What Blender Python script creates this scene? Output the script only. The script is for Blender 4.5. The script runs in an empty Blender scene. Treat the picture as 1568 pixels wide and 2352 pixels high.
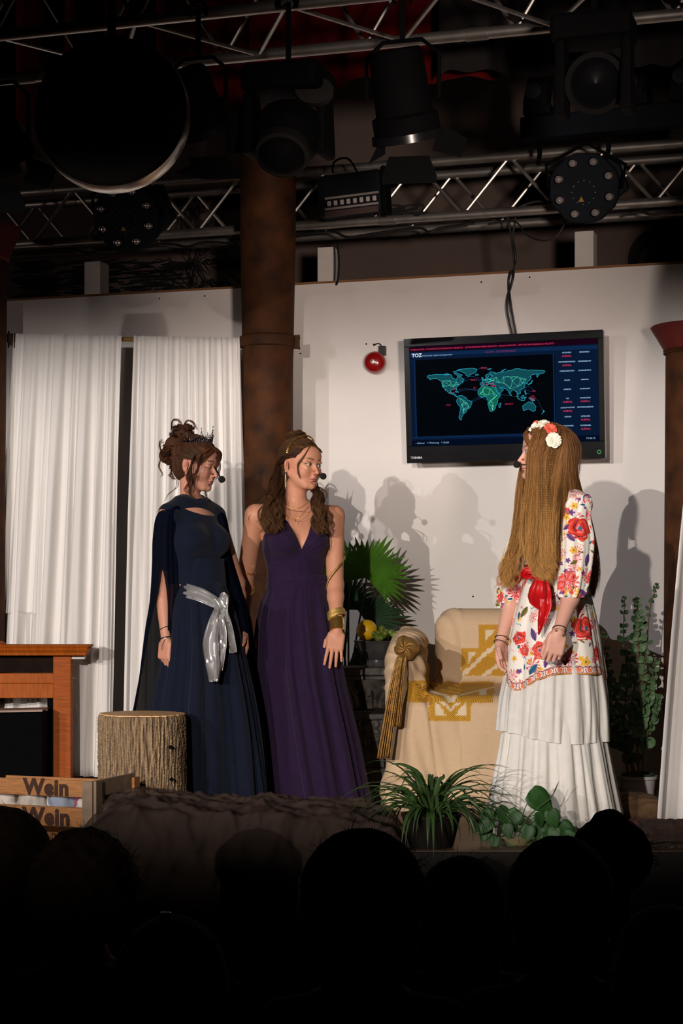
import bpy, bmesh, math, random
import numpy as np
from mathutils import Vector, Matrix, Euler
import openvdb as vdb

SC = bpy.context.scene
COL = SC.collection
# ---------------------------------------------------------------- camera, world, lamps, exposure
F = 4040.0      # focal length in pixels of the 1568 x 2352 frame
HY = 1370.0     # pixel row of the horizon
CZ = 0.99       # eye height above the stage floor
cam_d = bpy.data.cameras.new('camera'); cam = bpy.data.objects.new('camera', cam_d); COL.objects.link(cam)
cam_d.sensor_fit = 'HORIZONTAL'; cam_d.sensor_width = 36.0; cam_d.lens = F / 1568 * 36.0
cam_d.shift_y = (HY - 1176) / 1568
cam.location = (0, 0, CZ); cam.rotation_euler = (math.pi / 2, 0, 0)
cam_d.clip_start = 0.1; cam_d.clip_end = 100
SC.camera = cam
W = bpy.data.worlds.new('hall_dark'); SC.world = W; W.use_nodes = True
W.node_tree.nodes['Background'].inputs[0].default_value = (0.9, 0.75, 0.7, 1)
W.node_tree.nodes['Background'].inputs[1].default_value = 0.0008

def spot(name, loc, tgt, power, angle, blend, col, size):
    d = bpy.data.lights.new(name, 'SPOT'); d.energy = power; d.color = col
    d.spot_size = math.radians(angle); d.spot_blend = blend; d.shadow_soft_size = size
    o = bpy.data.objects.new(name, d); COL.objects.link(o); o.location = loc
    o.rotation_euler = (Vector(tgt) - Vector(loc)).to_track_quat('-Z', 'Y').to_euler()
    return o
LAMPS = [  # name, place, aim, power, cone, colour, source radius, (cut above, cut below) in degrees of elevation, flap distance
    ('front_projector', (-10.8, -20.0, 4.64), (-0.05, 9.2, 1.15), 13500, 9.6, (1.0, 0.91, 0.83), 0.035, (-4.65, -9.08), 3.0),
    ('side_projector', (-7.07, -2.0, 2.80), (0.0, 9.0, 1.0), 1150, 26, (0.97, 0.92, 0.94), 0.035, (-2.1, -13.75), 1.5),
    ('centre_projector', (-1.7, -1.6, 2.40), (-0.05, 9.2, 1.1), 1800, 34, (1.0, 0.885, 0.80), 0.05, (-0.1, -14.7), 1.5),  # unseen frontal fill, added to brighten the stage and soften the shadows
]
for nm, lo, tg, pw, an, cl, sz, cuts, dd in LAMPS: spot(nm, lo, tg, pw, an, 0.3, cl, sz)
spot('low_fill', (1.3, -1.0, 1.3), (0.35, 10.0, 2.85), 1750, 19, 1.0, (1.0, 0.82, 0.72), 0.3)  # unseen fill, added to lift the rear wall and the partition top
spot('wing_fill', (-4.9, 8.2, 2.9), (1.5, 10.2, 3.8), 25, 95, 1.0, (1.0, 0.80, 0.72), 0.12)  # unseen fill, added to brighten the truss and the rear wall
vs = SC.view_settings
vs.view_transform = 'Standard'; vs.look = 'None'; vs.exposure = 0.0; vs.gamma = 1.0; vs.use_curve_mapping = False
SC.display_settings.display_device = 'sRGB'
SC.cycles.use_denoising = True
SC.cycles.max_bounces = 6; SC.cycles.diffuse_bounces = 3; SC.cycles.transparent_max_bounces = 12

# ---------------------------------------------------------------- helpers
rnd = random.Random(7)
R = math.radians
def P(px, py, Y):
    "a point at depth Y behind pixel (px, py): used to read sizes off the photograph"
    return Vector(((px - 784) / F * Y, Y, CZ - (py - HY) / F * Y))
UW = Vector((0.955, -0.2966, 0)).normalized()          # along the partition, towards the near end
NW = Vector((-UW[1], UW[0], 0)); NW = -NW if NW[1] > 0 else NW   # out of the partition, to the hall
W0 = Vector((0.91, 9.30, 0))
def PW(px, py, off=0.0):
    o = W0 + NW * off
    dx = (px - 784) / F
    Y = (o[0] * NW[0] + o[1] * NW[1]) / (dx * NW[0] + NW[1])
    return P(px, py, Y)
AW = math.atan2(UW[1], UW[0])                            # wall yaw
def s2l(c):
    return c / 12.92 if c <= 0.04045 else ((c + 0.055) / 1.055) ** 2.4
def C(r, g, b):
    return (s2l(r / 255), s2l(g / 255), s2l(b / 255), 1.0)

MATS = {}
def mat(name, col, rough=0.6, metal=0.0, var=0.12, vs_=12.0, bump=0.0, bs=120.0, stretch=(1, 1, 1), col2=None, spec=0.5,
        sheen=0.0, sss=0.0, coat=0.0, trans=0.0, alpha=1.0, emit=None, estr=0.0, vcol=False, detail=6.0):
    if name in MATS: return MATS[name]
    m = bpy.data.materials.new(name); m.use_nodes = True; nt = m.node_tree; N = nt.nodes; L = nt.links
    b = N['Principled BSDF']; out = N['Material Output']
    tc = N.new('ShaderNodeTexCoord'); mp = N.new('ShaderNodeMapping'); L.new(tc.outputs['Object'], mp.inputs[0])
    mp.inputs['Scale'].default_value = stretch
    nz = N.new('ShaderNodeTexNoise'); nz.inputs['Scale'].default_value = vs_; nz.inputs['Detail'].default_value = detail
    L.new(mp.outputs[0], nz.inputs[0])
    mx = N.new('ShaderNodeMix'); mx.data_type = 'RGBA'
    mr = N.new('ShaderNodeMapRange'); mr.inputs[1].default_value = 0.3; mr.inputs[2].default_value = 0.7
    L.new(nz.outputs[0], mr.inputs[0]); L.new(mr.outputs[0], mx.inputs[0])
    if vcol:
        at = N.new('ShaderNodeAttribute'); at.attribute_name = 'Col'
        hs = N.new('ShaderNodeHueSaturation'); hs.inputs['Value'].default_value = 1 - var
        L.new(at.outputs[0], hs.inputs['Color']); L.new(hs.outputs[0], mx.inputs[6]); L.new(at.outputs[0], mx.inputs[7])
    else:
        c = col
        mx.inputs[6].default_value = (c[0] * (1 - var), c[1] * (1 - var), c[2] * (1 - var), 1) if col2 is None else col2
        mx.inputs[7].default_value = (min(1, c[0] * (1 + var)), min(1, c[1] * (1 + var)), min(1, c[2] * (1 + var)), 1) if col2 is None else c
    L.new(mx.outputs[2], b.inputs['Base Color'])
    b.inputs['Roughness'].default_value = rough; b.inputs['Metallic'].default_value = metal
    b.inputs['Specular IOR Level'].default_value = spec; b.inputs['Sheen Weight'].default_value = sheen
    if sss:
        b.inputs['Subsurface Weight'].default_value = sss; b.inputs['Subsurface Radius'].default_value = (0.01, 0.004, 0.002)
        b.inputs['Subsurface Scale'].default_value = 1.0
    b.inputs['Coat Weight'].default_value = coat; b.inputs['Transmission Weight'].default_value = trans
    b.inputs['Alpha'].default_value = alpha
    if emit: b.inputs['Emission Color'].default_value = emit; b.inputs['Emission Strength'].default_value = estr
    if bump:
        n2 = N.new('ShaderNodeTexNoise'); n2.inputs['Scale'].default_value = bs; n2.inputs['Detail'].default_value = 5
        L.new(mp.outputs[0], n2.inputs[0])
        bp = N.new('ShaderNodeBump'); bp.inputs['Strength'].default_value = bump; bp.inputs['Distance'].default_value = 0.01
        L.new(n2.outputs[0], bp.inputs['Height']); L.new(bp.outputs[0], b.inputs['Normal'])
    MATS[name] = m
    return m
def sheer(name, col, mixf, rough=0.8):
    "thin cloth: part diffuse, part translucent, part see-through"
    if name in MATS: return MATS[name]
    m = bpy.data.materials.new(name); m.use_nodes = True; nt = m.node_tree; N = nt.nodes; L = nt.links
    N.remove(N['Principled BSDF'])
    d = N.new('ShaderNodeBsdfDiffuse'); t = N.new('ShaderNodeBsdfTranslucent'); tr = N.new('ShaderNodeBsdfTransparent')
    nz = N.new('ShaderNodeTexNoise'); nz.inputs['Scale'].default_value = 30; tc = N.new('ShaderNodeTexCoord')
    L.new(tc.outputs['Object'], nz.inputs[0])
    cr = N.new('ShaderNodeMix'); cr.data_type = 'RGBA'; L.new(nz.outputs[0], cr.inputs[0])
    cr.inputs[6].default_value = (col[0] * .85, col[1] * .85, col[2] * .85, 1); cr.inputs[7].default_value = col
    L.new(cr.outputs[2], d.inputs[0]); L.new(cr.outputs[2], t.inputs[0])
    a = N.new('ShaderNodeMixShader'); a.inputs[0].default_value = 0.18; L.new(d.outputs[0], a.inputs[1]); L.new(t.outputs[0], a.inputs[2])
    b = N.new('ShaderNodeMixShader'); b.inputs[0].default_value = mixf; L.new(a.outputs[0], b.inputs[1]); L.new(tr.outputs[0], b.inputs[2])
    L.new(b.outputs[0], N['Material Output'].inputs[0])
    MATS[name] = m
    return m

WM = {}
def props(o, label=None, cat=None, group=None, kind=None):
    if label: o['label'] = label
    if cat: o['category'] = cat
    if group: o['group'] = group
    if kind: o['kind'] = kind
    return o
def thing(name, label, cat, loc=(0, 0, 0), rz=0.0, group=None, kind=None):
    o = bpy.data.objects.new(name, None); COL.objects.link(o); o.empty_display_size = 0.05
    o.location = loc; o.rotation_euler = (0, 0, rz)
    WM[o.name] = Matrix.Translation(Vector(loc)) @ Matrix.Rotation(rz, 4, 'Z')
    return props(o, label, cat, group, kind)
def link_mesh(name, me, m, parent=None):
    o = bpy.data.objects.new(name, me); COL.objects.link(o)
    if m is not None:
        for mm in (m if isinstance(m, (list, tuple)) else [m]): me.materials.append(mm)
    if parent is not None:
        o.parent = parent; WM[o.name] = WM[parent.name]
    else:
        WM[o.name] = Matrix.Identity(4)
    return o
def npmesh(name, V, Fc, m, parent=None, smooth=True, world=True, cols=None):
    "mesh from numpy arrays; V in world coordinates unless world=False"
    V = np.asarray(V, dtype=np.float64).reshape(-1, 3)
    if parent is not None and world:
        A = np.array(WM[parent.name].inverted()); V = V @ A[:3, :3].T + A[:3, 3]
    me = bpy.data.meshes.new(name)
    if isinstance(Fc, np.ndarray):
        n, k = Fc.shape
        me.vertices.add(len(V)); me.vertices.foreach_set('co', V.astype(np.float32).ravel())
        me.loops.add(n * k); me.loops.foreach_set('vertex_index', Fc.astype(np.int32).ravel())
        me.polygons.add(n); me.polygons.foreach_set('loop_start', np.arange(0, n * k, k, dtype=np.int32))
        me.update(calc_edges=True); me.validate()
    else:
        me.from_pydata([tuple(v) for v in V], [], [tuple(f) for f in Fc])
        me.update()
    if smooth: me.polygons.foreach_set('use_smooth', np.ones(len(me.polygons), dtype=bool))
    if cols is not None:
        a = me.color_attributes.new('Col', 'FLOAT_COLOR', 'POINT')
        c = np.ones((len(V), 4), dtype=np.float32); c[:, :3] = cols[:, :3]; a.data.foreach_set('color', c.ravel())
    return link_mesh(name, me, m, parent)

class MB:
    "collects simple shapes (world coordinates) and builds them as one mesh"
    def __init__(s): s.v = []; s.f = []
    def add(s, vs, fs):
        n = len(s.v); s.v += [Vector(v) for v in vs]; s.f += [tuple(i + n for i in f) for f in fs]; return s
    def box(s, c, size, M=None, taper=None):
        x, y, z = [k / 2 for k in size]; vs = []
        for dz in (-z, z):
            t = taper if (taper and dz > 0) else 1.0
            for dx, dy in ((-x, -y), (x, -y), (x, y), (-x, y)): vs.append(Vector((dx * t, dy * t, dz)))
        if M is not None: vs = [M.to_3x3() @ v for v in vs]
        vs = [v + Vector(c) for v in vs]
        return s.add(vs, [(0, 3, 2, 1), (4, 5, 6, 7), (0, 1, 5, 4), (1, 2, 6, 5), (2, 3, 7, 6), (3, 0, 4, 7)])
    def tube(s, pts, r, n=8, cap=True, closed=False):
        pts = [Vector(p) for p in pts]; k = len(pts); rs = r if isinstance(r, (list, tuple)) else [r] * k
        vs = []; prev = None
        for i, p in enumerate(pts):
            if closed: t = pts[(i + 1) % k] - pts[i - 1]
            else: t = pts[min(i + 1, k - 1)] - pts[max(i - 1, 0)]
            t = t.normalized() if t.length > 1e-9 else Vector((0, 0, 1))
            if prev is None:
                a = Vector((0, 0, 1)) if abs(t.z) < .9 else Vector((1, 0, 0)); u = t.cross(a).normalized()
            else:
                u = prev - t * prev.dot(t); u = u.normalized() if u.length > 1e-6 else t.orthogonal().normalized()
            prev = u; w = t.cross(u)
            for j in range(n):
                a = 2 * math.pi * j / n; vs.append(p + (u * math.cos(a) + w * math.sin(a)) * rs[i])
        fs = []
        for i in range(k if closed else k - 1):
            for j in range(n):
                a = i * n + j; b = i * n + (j + 1) % n; i2 = (i + 1) % k
                fs.append((a, b, i2 * n + (j + 1) % n, i2 * n + j))
        if cap and not closed:
            fs.append(tuple(reversed(range(n)))); fs.append(tuple(range((k - 1) * n, k * n)))
        return s.add(vs, fs)
    def lathe(s, prof, c=(0, 0, 0), n=32, M=None, cap=True, sx=1.0, sy=1.0):
        vs = []
        for r, z in prof:
            for j in range(n):
                a = 2 * math.pi * j / n; vs.append(Vector((r * math.cos(a) * sx, r * math.sin(a) * sy, z)))
        if M is not None: vs = [M.to_3x3() @ v for v in vs]
        vs = [v + Vector(c) for v in vs]; fs = []
        for i in range(len(prof) - 1):
            for j in range(n):
                fs.append((i * n + j, i * n + (j + 1) % n, (i + 1) * n + (j + 1) % n, (i + 1) * n + j))
        if cap:
            fs.append(tuple(reversed(range(n)))); fs.append(tuple(range((len(prof) - 1) * n, len(prof) * n)))
        return s.add(vs, fs)
    def prism(s, poly, d):
        "extrude a planar polygon (world points) by vector d"
        n = len(poly); d = Vector(d); a = [Vector(p) for p in poly]
        fs = [tuple(reversed(range(n))), tuple(range(n, 2 * n))] + [(i, (i + 1) % n, n + (i + 1) % n, n + i) for i in range(n)]
        return s.add(a + [p + d for p in a], fs)
    def grid(s, pts, nu, nv):
        return s.add(pts, [(i * nv + j, (i + 1) * nv + j, (i + 1) * nv + j + 1, i * nv + j + 1) for i in range(nu - 1) for j in range(nv - 1)])
    def build(s, name, m, parent=None, smooth=False, bev=0.0, solid=0.0):
        o = npmesh(name, np.array([tuple(v) for v in s.v]), s.f, m, parent, smooth)
        if smooth:
            o.data.set_sharp_from_angle(angle=R(40))
        if bev:
            b = o.modifiers.new('edge', 'BEVEL'); b.width = bev; b.segments = 2; b.limit_method = 'ANGLE'; b.angle_limit = R(40)
        if solid:
            b = o.modifiers.new('thick', 'SOLIDIFY'); b.thickness = solid; b.offset = 0
        return o
def top(mb, name, m, label, cat, group=None, kind=None, **k):
    return props(mb.build(name, m, None, **k), label, cat, group, kind)
def along(M_axis, to='Z'):
    "rotation that turns local Z to the given direction"
    return Vector(M_axis).to_track_quat('Z', 'Y').to_matrix().to_4x4()
def spline(pts, n):
    "Catmull-Rom through the points"
    pts = [Vector(p) for p in pts]; out = []
    k = len(pts)
    for i in range(n):
        t = i / (n - 1) * (k - 1); a = min(int(t), k - 2); f = t - a
        p0 = pts[max(a - 1, 0)]; p1 = pts[a]; p2 = pts[a + 1]; p3 = pts[min(a + 2, k - 1)]
        out.append(0.5 * ((2 * p1) + (p2 - p0) * f + (2 * p0 - 5 * p1 + 4 * p2 - p3) * f * f + (3 * p1 - p0 - 3 * p2 + p3) * f ** 3))
    return out

# ---------------------------------------------------------------- implicit surfaces
def smin(a, b, k):
    if k <= 0: return np.minimum(a, b)
    h = np.clip(0.5 + 0.5 * (b - a) / k, 0, 1); return b * (1 - h) + a * h - k * h * (1 - h)
def smax(a, b, k): return -smin(-a, -b, k)
class Vol:
    def __init__(s, lo, hi, h):
        s.lo = np.array(lo, float); s.h = h; s.n = np.ceil((np.array(hi) - s.lo) / h).astype(int) + 1
        s.d = np.full(s.n, 0.2, dtype=np.float32); s.T = Matrix.Identity(4)
    def frame(s, T=None): s.T = T if T is not None else Matrix.Identity(4)
    def _box(s, c, r):
        w = s.T @ Vector(c); sc = abs(s.T.to_scale()[0])
        lo = np.floor((np.array(w) - r * sc - s.lo) / s.h).astype(int); hi = np.ceil((np.array(w) + r * sc - s.lo) / s.h).astype(int) + 1
        return np.clip(lo, 0, s.n), np.clip(hi, 0, s.n)
    def _pts(s, lo, hi):
        ax = [(s.lo[i] + np.arange(lo[i], hi[i]) * s.h).astype(np.float32) for i in range(3)]
        X, Y, Z = np.meshgrid(*ax, indexing='ij'); A = np.array(s.T.inverted())
        return [A[i, 0] * X + A[i, 1] * Y + A[i, 2] * Z + A[i, 3] for i in range(3)]
    def _put(s, lo, hi, f, k, op):
        if np.any(hi <= lo): return
        X, Y, Z = s._pts(lo, hi); d = (f(X, Y, Z) * abs(s.T.to_scale()[0])).astype(np.float32)
        sl = tuple(slice(a, b) for a, b in zip(lo, hi)); o = s.d[sl]
        if op == 'add': s.d[sl] = smin(o, d, k)
        elif op == 'sub': s.d[sl] = smax(o, -d, k)
        elif op == 'int': s.d[sl] = smax(o, d, k)
    def cone(s, a, b, ra, rb, k=0.0, op='add', m=0.03):
        a = Vector(a); b = Vector(b); c = (a + b) / 2; ab = b - a; L2 = max(ab.length_squared, 1e-9)
        def f(X, Y, Z):
            t = np.clip(((X - a.x) * ab.x + (Y - a.y) * ab.y + (Z - a.z) * ab.z) / L2, 0, 1)
            return np.sqrt((X - a.x - t * ab.x) ** 2 + (Y - a.y - t * ab.y) ** 2 + (Z - a.z - t * ab.z) ** 2) - (ra + (rb - ra) * t)
        s._put(*s._box(c, ab.length / 2 + max(ra, rb) + m + k), f, k, op)
    def ell(s, c, r, k=0.0, op='add', rot=None, m=0.03):
        c = Vector(c); Q = np.array((Euler([R(x) for x in rot]).to_matrix() if rot else Matrix.Identity(3))).T
        def f(X, Y, Z):
            x, y, z = X - c.x, Y - c.y, Z - c.z
            if rot: x, y, z = [Q[i, 0] * x + Q[i, 1] * y + Q[i, 2] * z for i in range(3)]
            k0 = np.sqrt((x / r[0]) ** 2 + (y / r[1]) ** 2 + (z / r[2]) ** 2); k1 = np.sqrt((x / r[0] ** 2) ** 2 + (y / r[1] ** 2) ** 2 + (z / r[2] ** 2) ** 2)
            return k0 * (k0 - 1) / np.maximum(k1, 1e-6)
        s._put(*s._box(c, max(r) + m + k), f, k, op)
    def box(s, c, half, rad=0.0, k=0.0, op='add', rot=None, m=0.03):
        c = Vector(c); Q = np.array((Euler([R(x) for x in rot]).to_matrix() if rot else Matrix.Identity(3))).T
        def f(X, Y, Z):
            x, y, z = X - c.x, Y - c.y, Z - c.z
            if rot: x, y, z = [Q[i, 0] * x + Q[i, 1] * y + Q[i, 2] * z for i in range(3)]
            qx, qy, qz = np.abs(x) - half[0] + rad, np.abs(y) - half[1] + rad, np.abs(z) - half[2] + rad
            return np.sqrt(np.maximum(qx, 0) ** 2 + np.maximum(qy, 0) ** 2 + np.maximum(qz, 0) ** 2) + np.minimum(np.maximum(qx, np.maximum(qy, qz)), 0) - rad
        s._put(*s._box(c, Vector(half).length + m + k), f, k, op)
    def loft(s, sec, k=0.0, op='add', grow=0.0, m=0.03):
        "sections (z, cx, cy, rx, ry) stacked along local z"
        sec = np.array(sorted(sec), float); z0, z1 = sec[0, 0], sec[-1, 0]; zz = np.linspace(z0, z1, 80)
        # smooth interpolation
        tab = []
        for j in range(1, 5):
            v = np.interp(zz, sec[:, 0], sec[:, j]); v = np.convolve(np.pad(v, 4, 'edge'), np.hanning(11)[1:-1] / np.hanning(11).sum(), 'valid'); tab.append(v)
        def f(X, Y, Z):
            cx, cy, rx, ry = [np.interp(Z, zz, t).astype(np.float32) for t in tab]
            rx = rx + grow; ry = ry + grow
            x = (X - cx) / rx; y = (Y - cy) / ry; q = np.sqrt(x * x + y * y)
            g = np.sqrt((x / rx) ** 2 + (y / ry) ** 2)
            d = q * (q - 1) / np.maximum(g, 1e-4)
            return smax(d, np.maximum(z0 - grow - Z, Z - z1 - grow), 0.02)
        c = ((sec[:, 1].mean()), (sec[:, 2].mean()), (z0 + z1) / 2)
        s._put(*s._box(c, (z1 - z0) / 2 + sec[:, 3:].max() + m + k), f, k, op)
    def func(s, lo, hi, f, k=0.0, op='add'):
        "free function in local coordinates inside a bounding box given in volume coordinates"
        a = np.clip(np.floor((np.array(lo) - s.lo) / s.h).astype(int), 0, s.n); b = np.clip(np.ceil((np.array(hi) - s.lo) / s.h).astype(int), 0, s.n)
        s._put(a, b, f, k, op)
    def mesh(s, iso=0.0):
        d = s.d.copy(); B = 0.03
        for ax in range(3):   # seal the borders
            sl = [slice(None)] * 3
            for e in (0, -1): sl[ax] = e; d[tuple(sl)] = B
        g = vdb.FloatGrid(background=B); g.copyFromArray(np.clip(d, -B, B).astype(np.float32))
        p, q = g.convertToQuads(isovalue=iso)
        return p.astype(np.float64) * s.h + s.lo, q[:, ::-1].copy()

# ---------------------------------------------------------------- strands
def tubes_np(Pn, rad, sides=3):
    "Pn (N,S,3) polylines, rad (N,S) -> vertices, quads"
    N, S, _ = Pn.shape
    T = np.gradient(Pn, axis=1); T /= np.maximum(np.linalg.norm(T, axis=2, keepdims=True), 1e-9)
    ref = np.tile(np.array([0.31, 0.9, 0.29]), (N, S, 1)); U = np.cross(T, ref); U /= np.maximum(np.linalg.norm(U, axis=2, keepdims=True), 1e-9)
    V = np.cross(T, U); out = []
    for j in range(sides):
        a = 2 * math.pi * j / sides; out.append(Pn + (U * math.cos(a) + V * math.sin(a)) * rad[..., None])
    Vt = np.stack(out, axis=2).reshape(-1, 3)
    i = np.arange(N)[:, None, None] * S * sides + np.arange(S - 1)[None, :, None] * sides; j = np.arange(sides)[None, None, :]; j2 = (j + 1) % sides
    Fq = np.stack([i + j, i + j2, i + sides + j2, i + sides + j], axis=-1).reshape(-1, 4)
    return Vt, Fq
def ribbons_np(Pn, width, side):
    N, S, _ = Pn.shape
    A = Pn - side * width[..., None]; B = Pn + side * width[..., None]
    Vt = np.stack([A, B], axis=2).reshape(-1, 3)
    i = np.arange(N)[:, None] * S * 2 + np.arange(S - 1)[None, :] * 2
    return Vt, np.stack([i, i + 1, i + 3, i + 2], axis=-1).reshape(-1, 4)
def crom(K, n):
    "Catmull-Rom of control arrays (..., k, 3) -> (..., n, 3)"
    k = K.shape[-2]; t = np.linspace(0, k - 1, n); a = np.minimum(t.astype(int), k - 2); f = (t - a)[:, None]
    p0 = K[..., np.maximum(a - 1, 0), :]; p1 = K[..., a, :]; p2 = K[..., a + 1, :]; p3 = K[..., np.minimum(a + 2, k - 1), :]
    return 0.5 * (2 * p1 + (p2 - p0) * f + (2 * p0 - 5 * p1 + 4 * p2 - p3) * f ** 2 + (3 * p1 - p0 - 3 * p2 + p3) * f ** 3)
def strands(guides, nlock, per, seg=26, lock_r=0.006, jit=0.004, depth=0.0, curl=0.0, turns=3.0, grow=1.5, rad=0.0008, seed=1, col=(0.1, 0.04, 0.02), cvar=0.35, tip=None, endspread=1.0, lenvar=0.1, crimp=0.0, tail=0.0):
    """locks of hair between neighbouring guide curves (lists of world points, same count).
    returns vertices, quads, colours"""
    g = np.random.RandomState(seed); G = np.array([[tuple(p) for p in gd] for gd in guides], float)
    ng = len(G)
    u = g.rand(nlock) * (ng - 1) if ng > 1 else np.zeros(nlock); a = np.minimum(u.astype(int), max(ng - 2, 0)); f = (u - a)[:, None, None]
    K = G[a] * (1 - f) + G[np.minimum(a + 1, ng - 1)] * f
    L = crom(K, seg)                                   # (nlock, seg, 3)
    s = np.linspace(0, 1, seg)
    off = g.randn(nlock, 1, 3) * jit * (0.5 + s[None, :, None] * endspread); off[..., 1] += (g.rand(nlock, 1) - 0.5) * depth
    L = L + off
    if curl:
        ph = g.rand(nlock, 1) * 6.28; tn = turns * (0.8 + 0.4 * g.rand(nlock, 1)); am = curl * (0.7 + 0.6 * g.rand(nlock, 1)) * (np.clip((s[None] - tail) / (1 - tail), 0, 1) ** 1.5 if tail else np.clip(s[None] * grow, 0, 1))
        dr = np.where(g.rand(nlock, 1) > .5, 1, -1)
        w = 6.283 * tn * s[None] + ph
        L[..., 0] += am * np.cos(w); L[..., 1] += am * np.sin(w) * dr; L[..., 2] += am * 0.3 * np.sin(w * 1.3)
    Pn = np.repeat(L, per, axis=0); N = len(Pn)
    o2 = g.randn(N, 1, 3) * lock_r * (0.35 + 0.65 * np.sin(np.clip(s, 0, 1) * 2.6))[None, :, None]
    Pn = Pn + o2 + np.cumsum(g.randn(N, seg, 3) * 0.0003, axis=1)
    if crimp:
        ph = np.repeat(g.rand(nlock) * 1.2, per)[:, None]
        Pn[..., 1] += crimp * np.sin(s[None] * 6.283 * 17 + ph) * (s[None] < 0.62); Pn[..., 0] += crimp * 0.3 * np.sin(s[None] * 6.283 * 17 + ph)
    cut = 1 - lenvar * (0.45 * g.rand(N) + 0.55 * np.repeat(g.rand(nlock), per))                        # strands of uneven length
    idx = s[None, :] * cut[:, None] * (seg - 1); i0 = np.minimum(idx.astype(int), seg - 2); ff = (idx - i0)[..., None]; ar = np.arange(N)[:, None]
    Pn = Pn[ar, i0] * (1 - ff) + Pn[ar, i0 + 1] * ff
    rd = np.tile(rad * (1.05 - 0.7 * s ** 3), (N, 1)) * (0.7 + 0.6 * g.rand(N, 1))
    V, Q = tubes_np(Pn, rd)
    c = np.array(col)[None, None] * (1 - cvar + 2 * cvar * np.repeat(g.rand(nlock), per)[:, None, None]) * (0.85 + 0.3 * g.rand(N)[:, None, None])
    c = np.repeat(c, seg, axis=1)
    if tip is not None:
        w = (np.clip(s * 1.1 - 0.15, 0, 1))[None, :, None]; c = c * (1 - w) + np.array(tip)[None, None] * w * (0.7 + 0.6 * g.rand(N)[:, None, None])
    return V, Q, np.repeat(c.reshape(-1, 3), 3, axis=0)
def merge(lst):
    V = []; Q = []; Cc = []; n = 0
    for v, q, c in lst: V.append(v); Q.append(q + n); Cc.append(c); n += len(v)
    return np.concatenate(V), np.concatenate(Q), np.concatenate(Cc)
# ---------------------------------------------------------------- materials of the place
m_wall = mat('white_partition_paint', C(222, 216, 212), .85, var=.03, vs_=3, bump=.06, bs=240)
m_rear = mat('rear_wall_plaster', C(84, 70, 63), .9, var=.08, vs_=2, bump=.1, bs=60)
m_edge = mat('chipboard_edge', C(130, 90, 55), .8)
m_rust = mat('rusty_brown_iron', C(84, 48, 22), .75, var=.35, vs_=9, bump=.2, bs=60, col2=C(46, 27, 16), detail=9, spec=.2)
m_redcap = mat('oxide_red_paint', C(104, 30, 20), .7, var=.25, vs_=14, bump=.15, bs=50)
m_alu = mat('truss_aluminium', C(176, 170, 164), .38, .85, var=.15, vs_=20)
m_black = mat('black_paint', C(9, 9, 10), .8, var=.2, spec=.08)
m_blackm = mat('black_matt', C(8, 8, 9), .9, spec=.05)
m_navyblk = mat('dark_casing', C(20, 24, 31), .7, var=.15, spec=.12)
m_ceil = mat('dark_ceiling', C(26, 22, 20), .9)
m_floor = mat('stage_boards', C(96, 74, 58), .55, var=.3, vs_=6, stretch=(1, 8, 1), bump=.1, bs=30)
m_hall = mat('hall_floor', C(40, 34, 30), .7, var=.2)
m_cable = mat('black_cable', C(16, 15, 15), .5)
m_white = mat('white_post_paint', C(205, 198, 192), .7, var=.04)
m_redv = mat('red_stage_velvet', C(84, 8, 7), .9, var=.3, vs_=8, spec=.1)
m_blackv = mat('black_stage_velvet', C(20, 14, 13), .9)
m_ink = mat('black_mural_ink', C(8, 7, 7), .9)

# ---------------------------------------------------------------- structure
def slab(name, p, q, z0, z1, th, m, nrm):
    "vertical slab from p to q, thickness away from nrm"
    mb = MB(); n = Vector(nrm) * -th; p = Vector((p[0], p[1], z0)); q = Vector((q[0], q[1], z0)); up = Vector((0, 0, z1 - z0))
    mb.prism([p, q, q + up, p + up], n)
    return props(mb.build(name, m), kind='structure')
A0 = W0 - UW * 4.6; A1 = W0 + UW * 3.0
slab('wall_back', A0, A1, 0, 2.70, .06, m_wall, NW)
mb = MB(); a = A0.copy(); b = A1.copy(); a.z = b.z = 2.70
mb.prism([a + NW * .004, b + NW * .004, b - NW * .064, a - NW * .064], (0, 0, .012)); props(mb.build('trim_1', m_edge), kind='structure')
Rr = W0 - NW * .95
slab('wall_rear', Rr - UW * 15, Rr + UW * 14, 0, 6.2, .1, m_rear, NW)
mb = MB(); mb.box((0, 9.4, -.05), (13, 5.1, .1)); props(mb.build('floor', m_floor), kind='structure')
mb = MB(); mb.box((0, -5.1, -.9), (28, 34, .1)); props(mb.build('floor_hall', m_hall), kind='structure')
mb = MB(); mb.box((0, 6.835, -.427), (13, .03, .846)); props(mb.build('trim_2', mat('stage_front_cloth', C(30, 24, 20), .9)), kind='structure')
mb = MB(); mb.box((0, -4, 6.2), (28, 36, .1)); props(mb.build('ceiling', m_ceil), kind='structure')
slab('wall_left', (-13.4, -21.9), (-13.4, 13.9), -.85, 6.2, .1, mat('hall_wall', C(60, 50, 45), .9), (1, 0, 0))
slab('wall_right', (13.4, -21.9), (13.4, 13.9), -.85, 6.2, .1, MATS['hall_wall'], (-1, 0, 0))

def column(name, c, segs, label, cap=None):
    t = thing(name, label, 'column', (c[0], c[1], 0))
    MB().lathe(segs, (c[0], c[1], 0), 40).build('shaft', m_rust, t, smooth=True)
    return t
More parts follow.
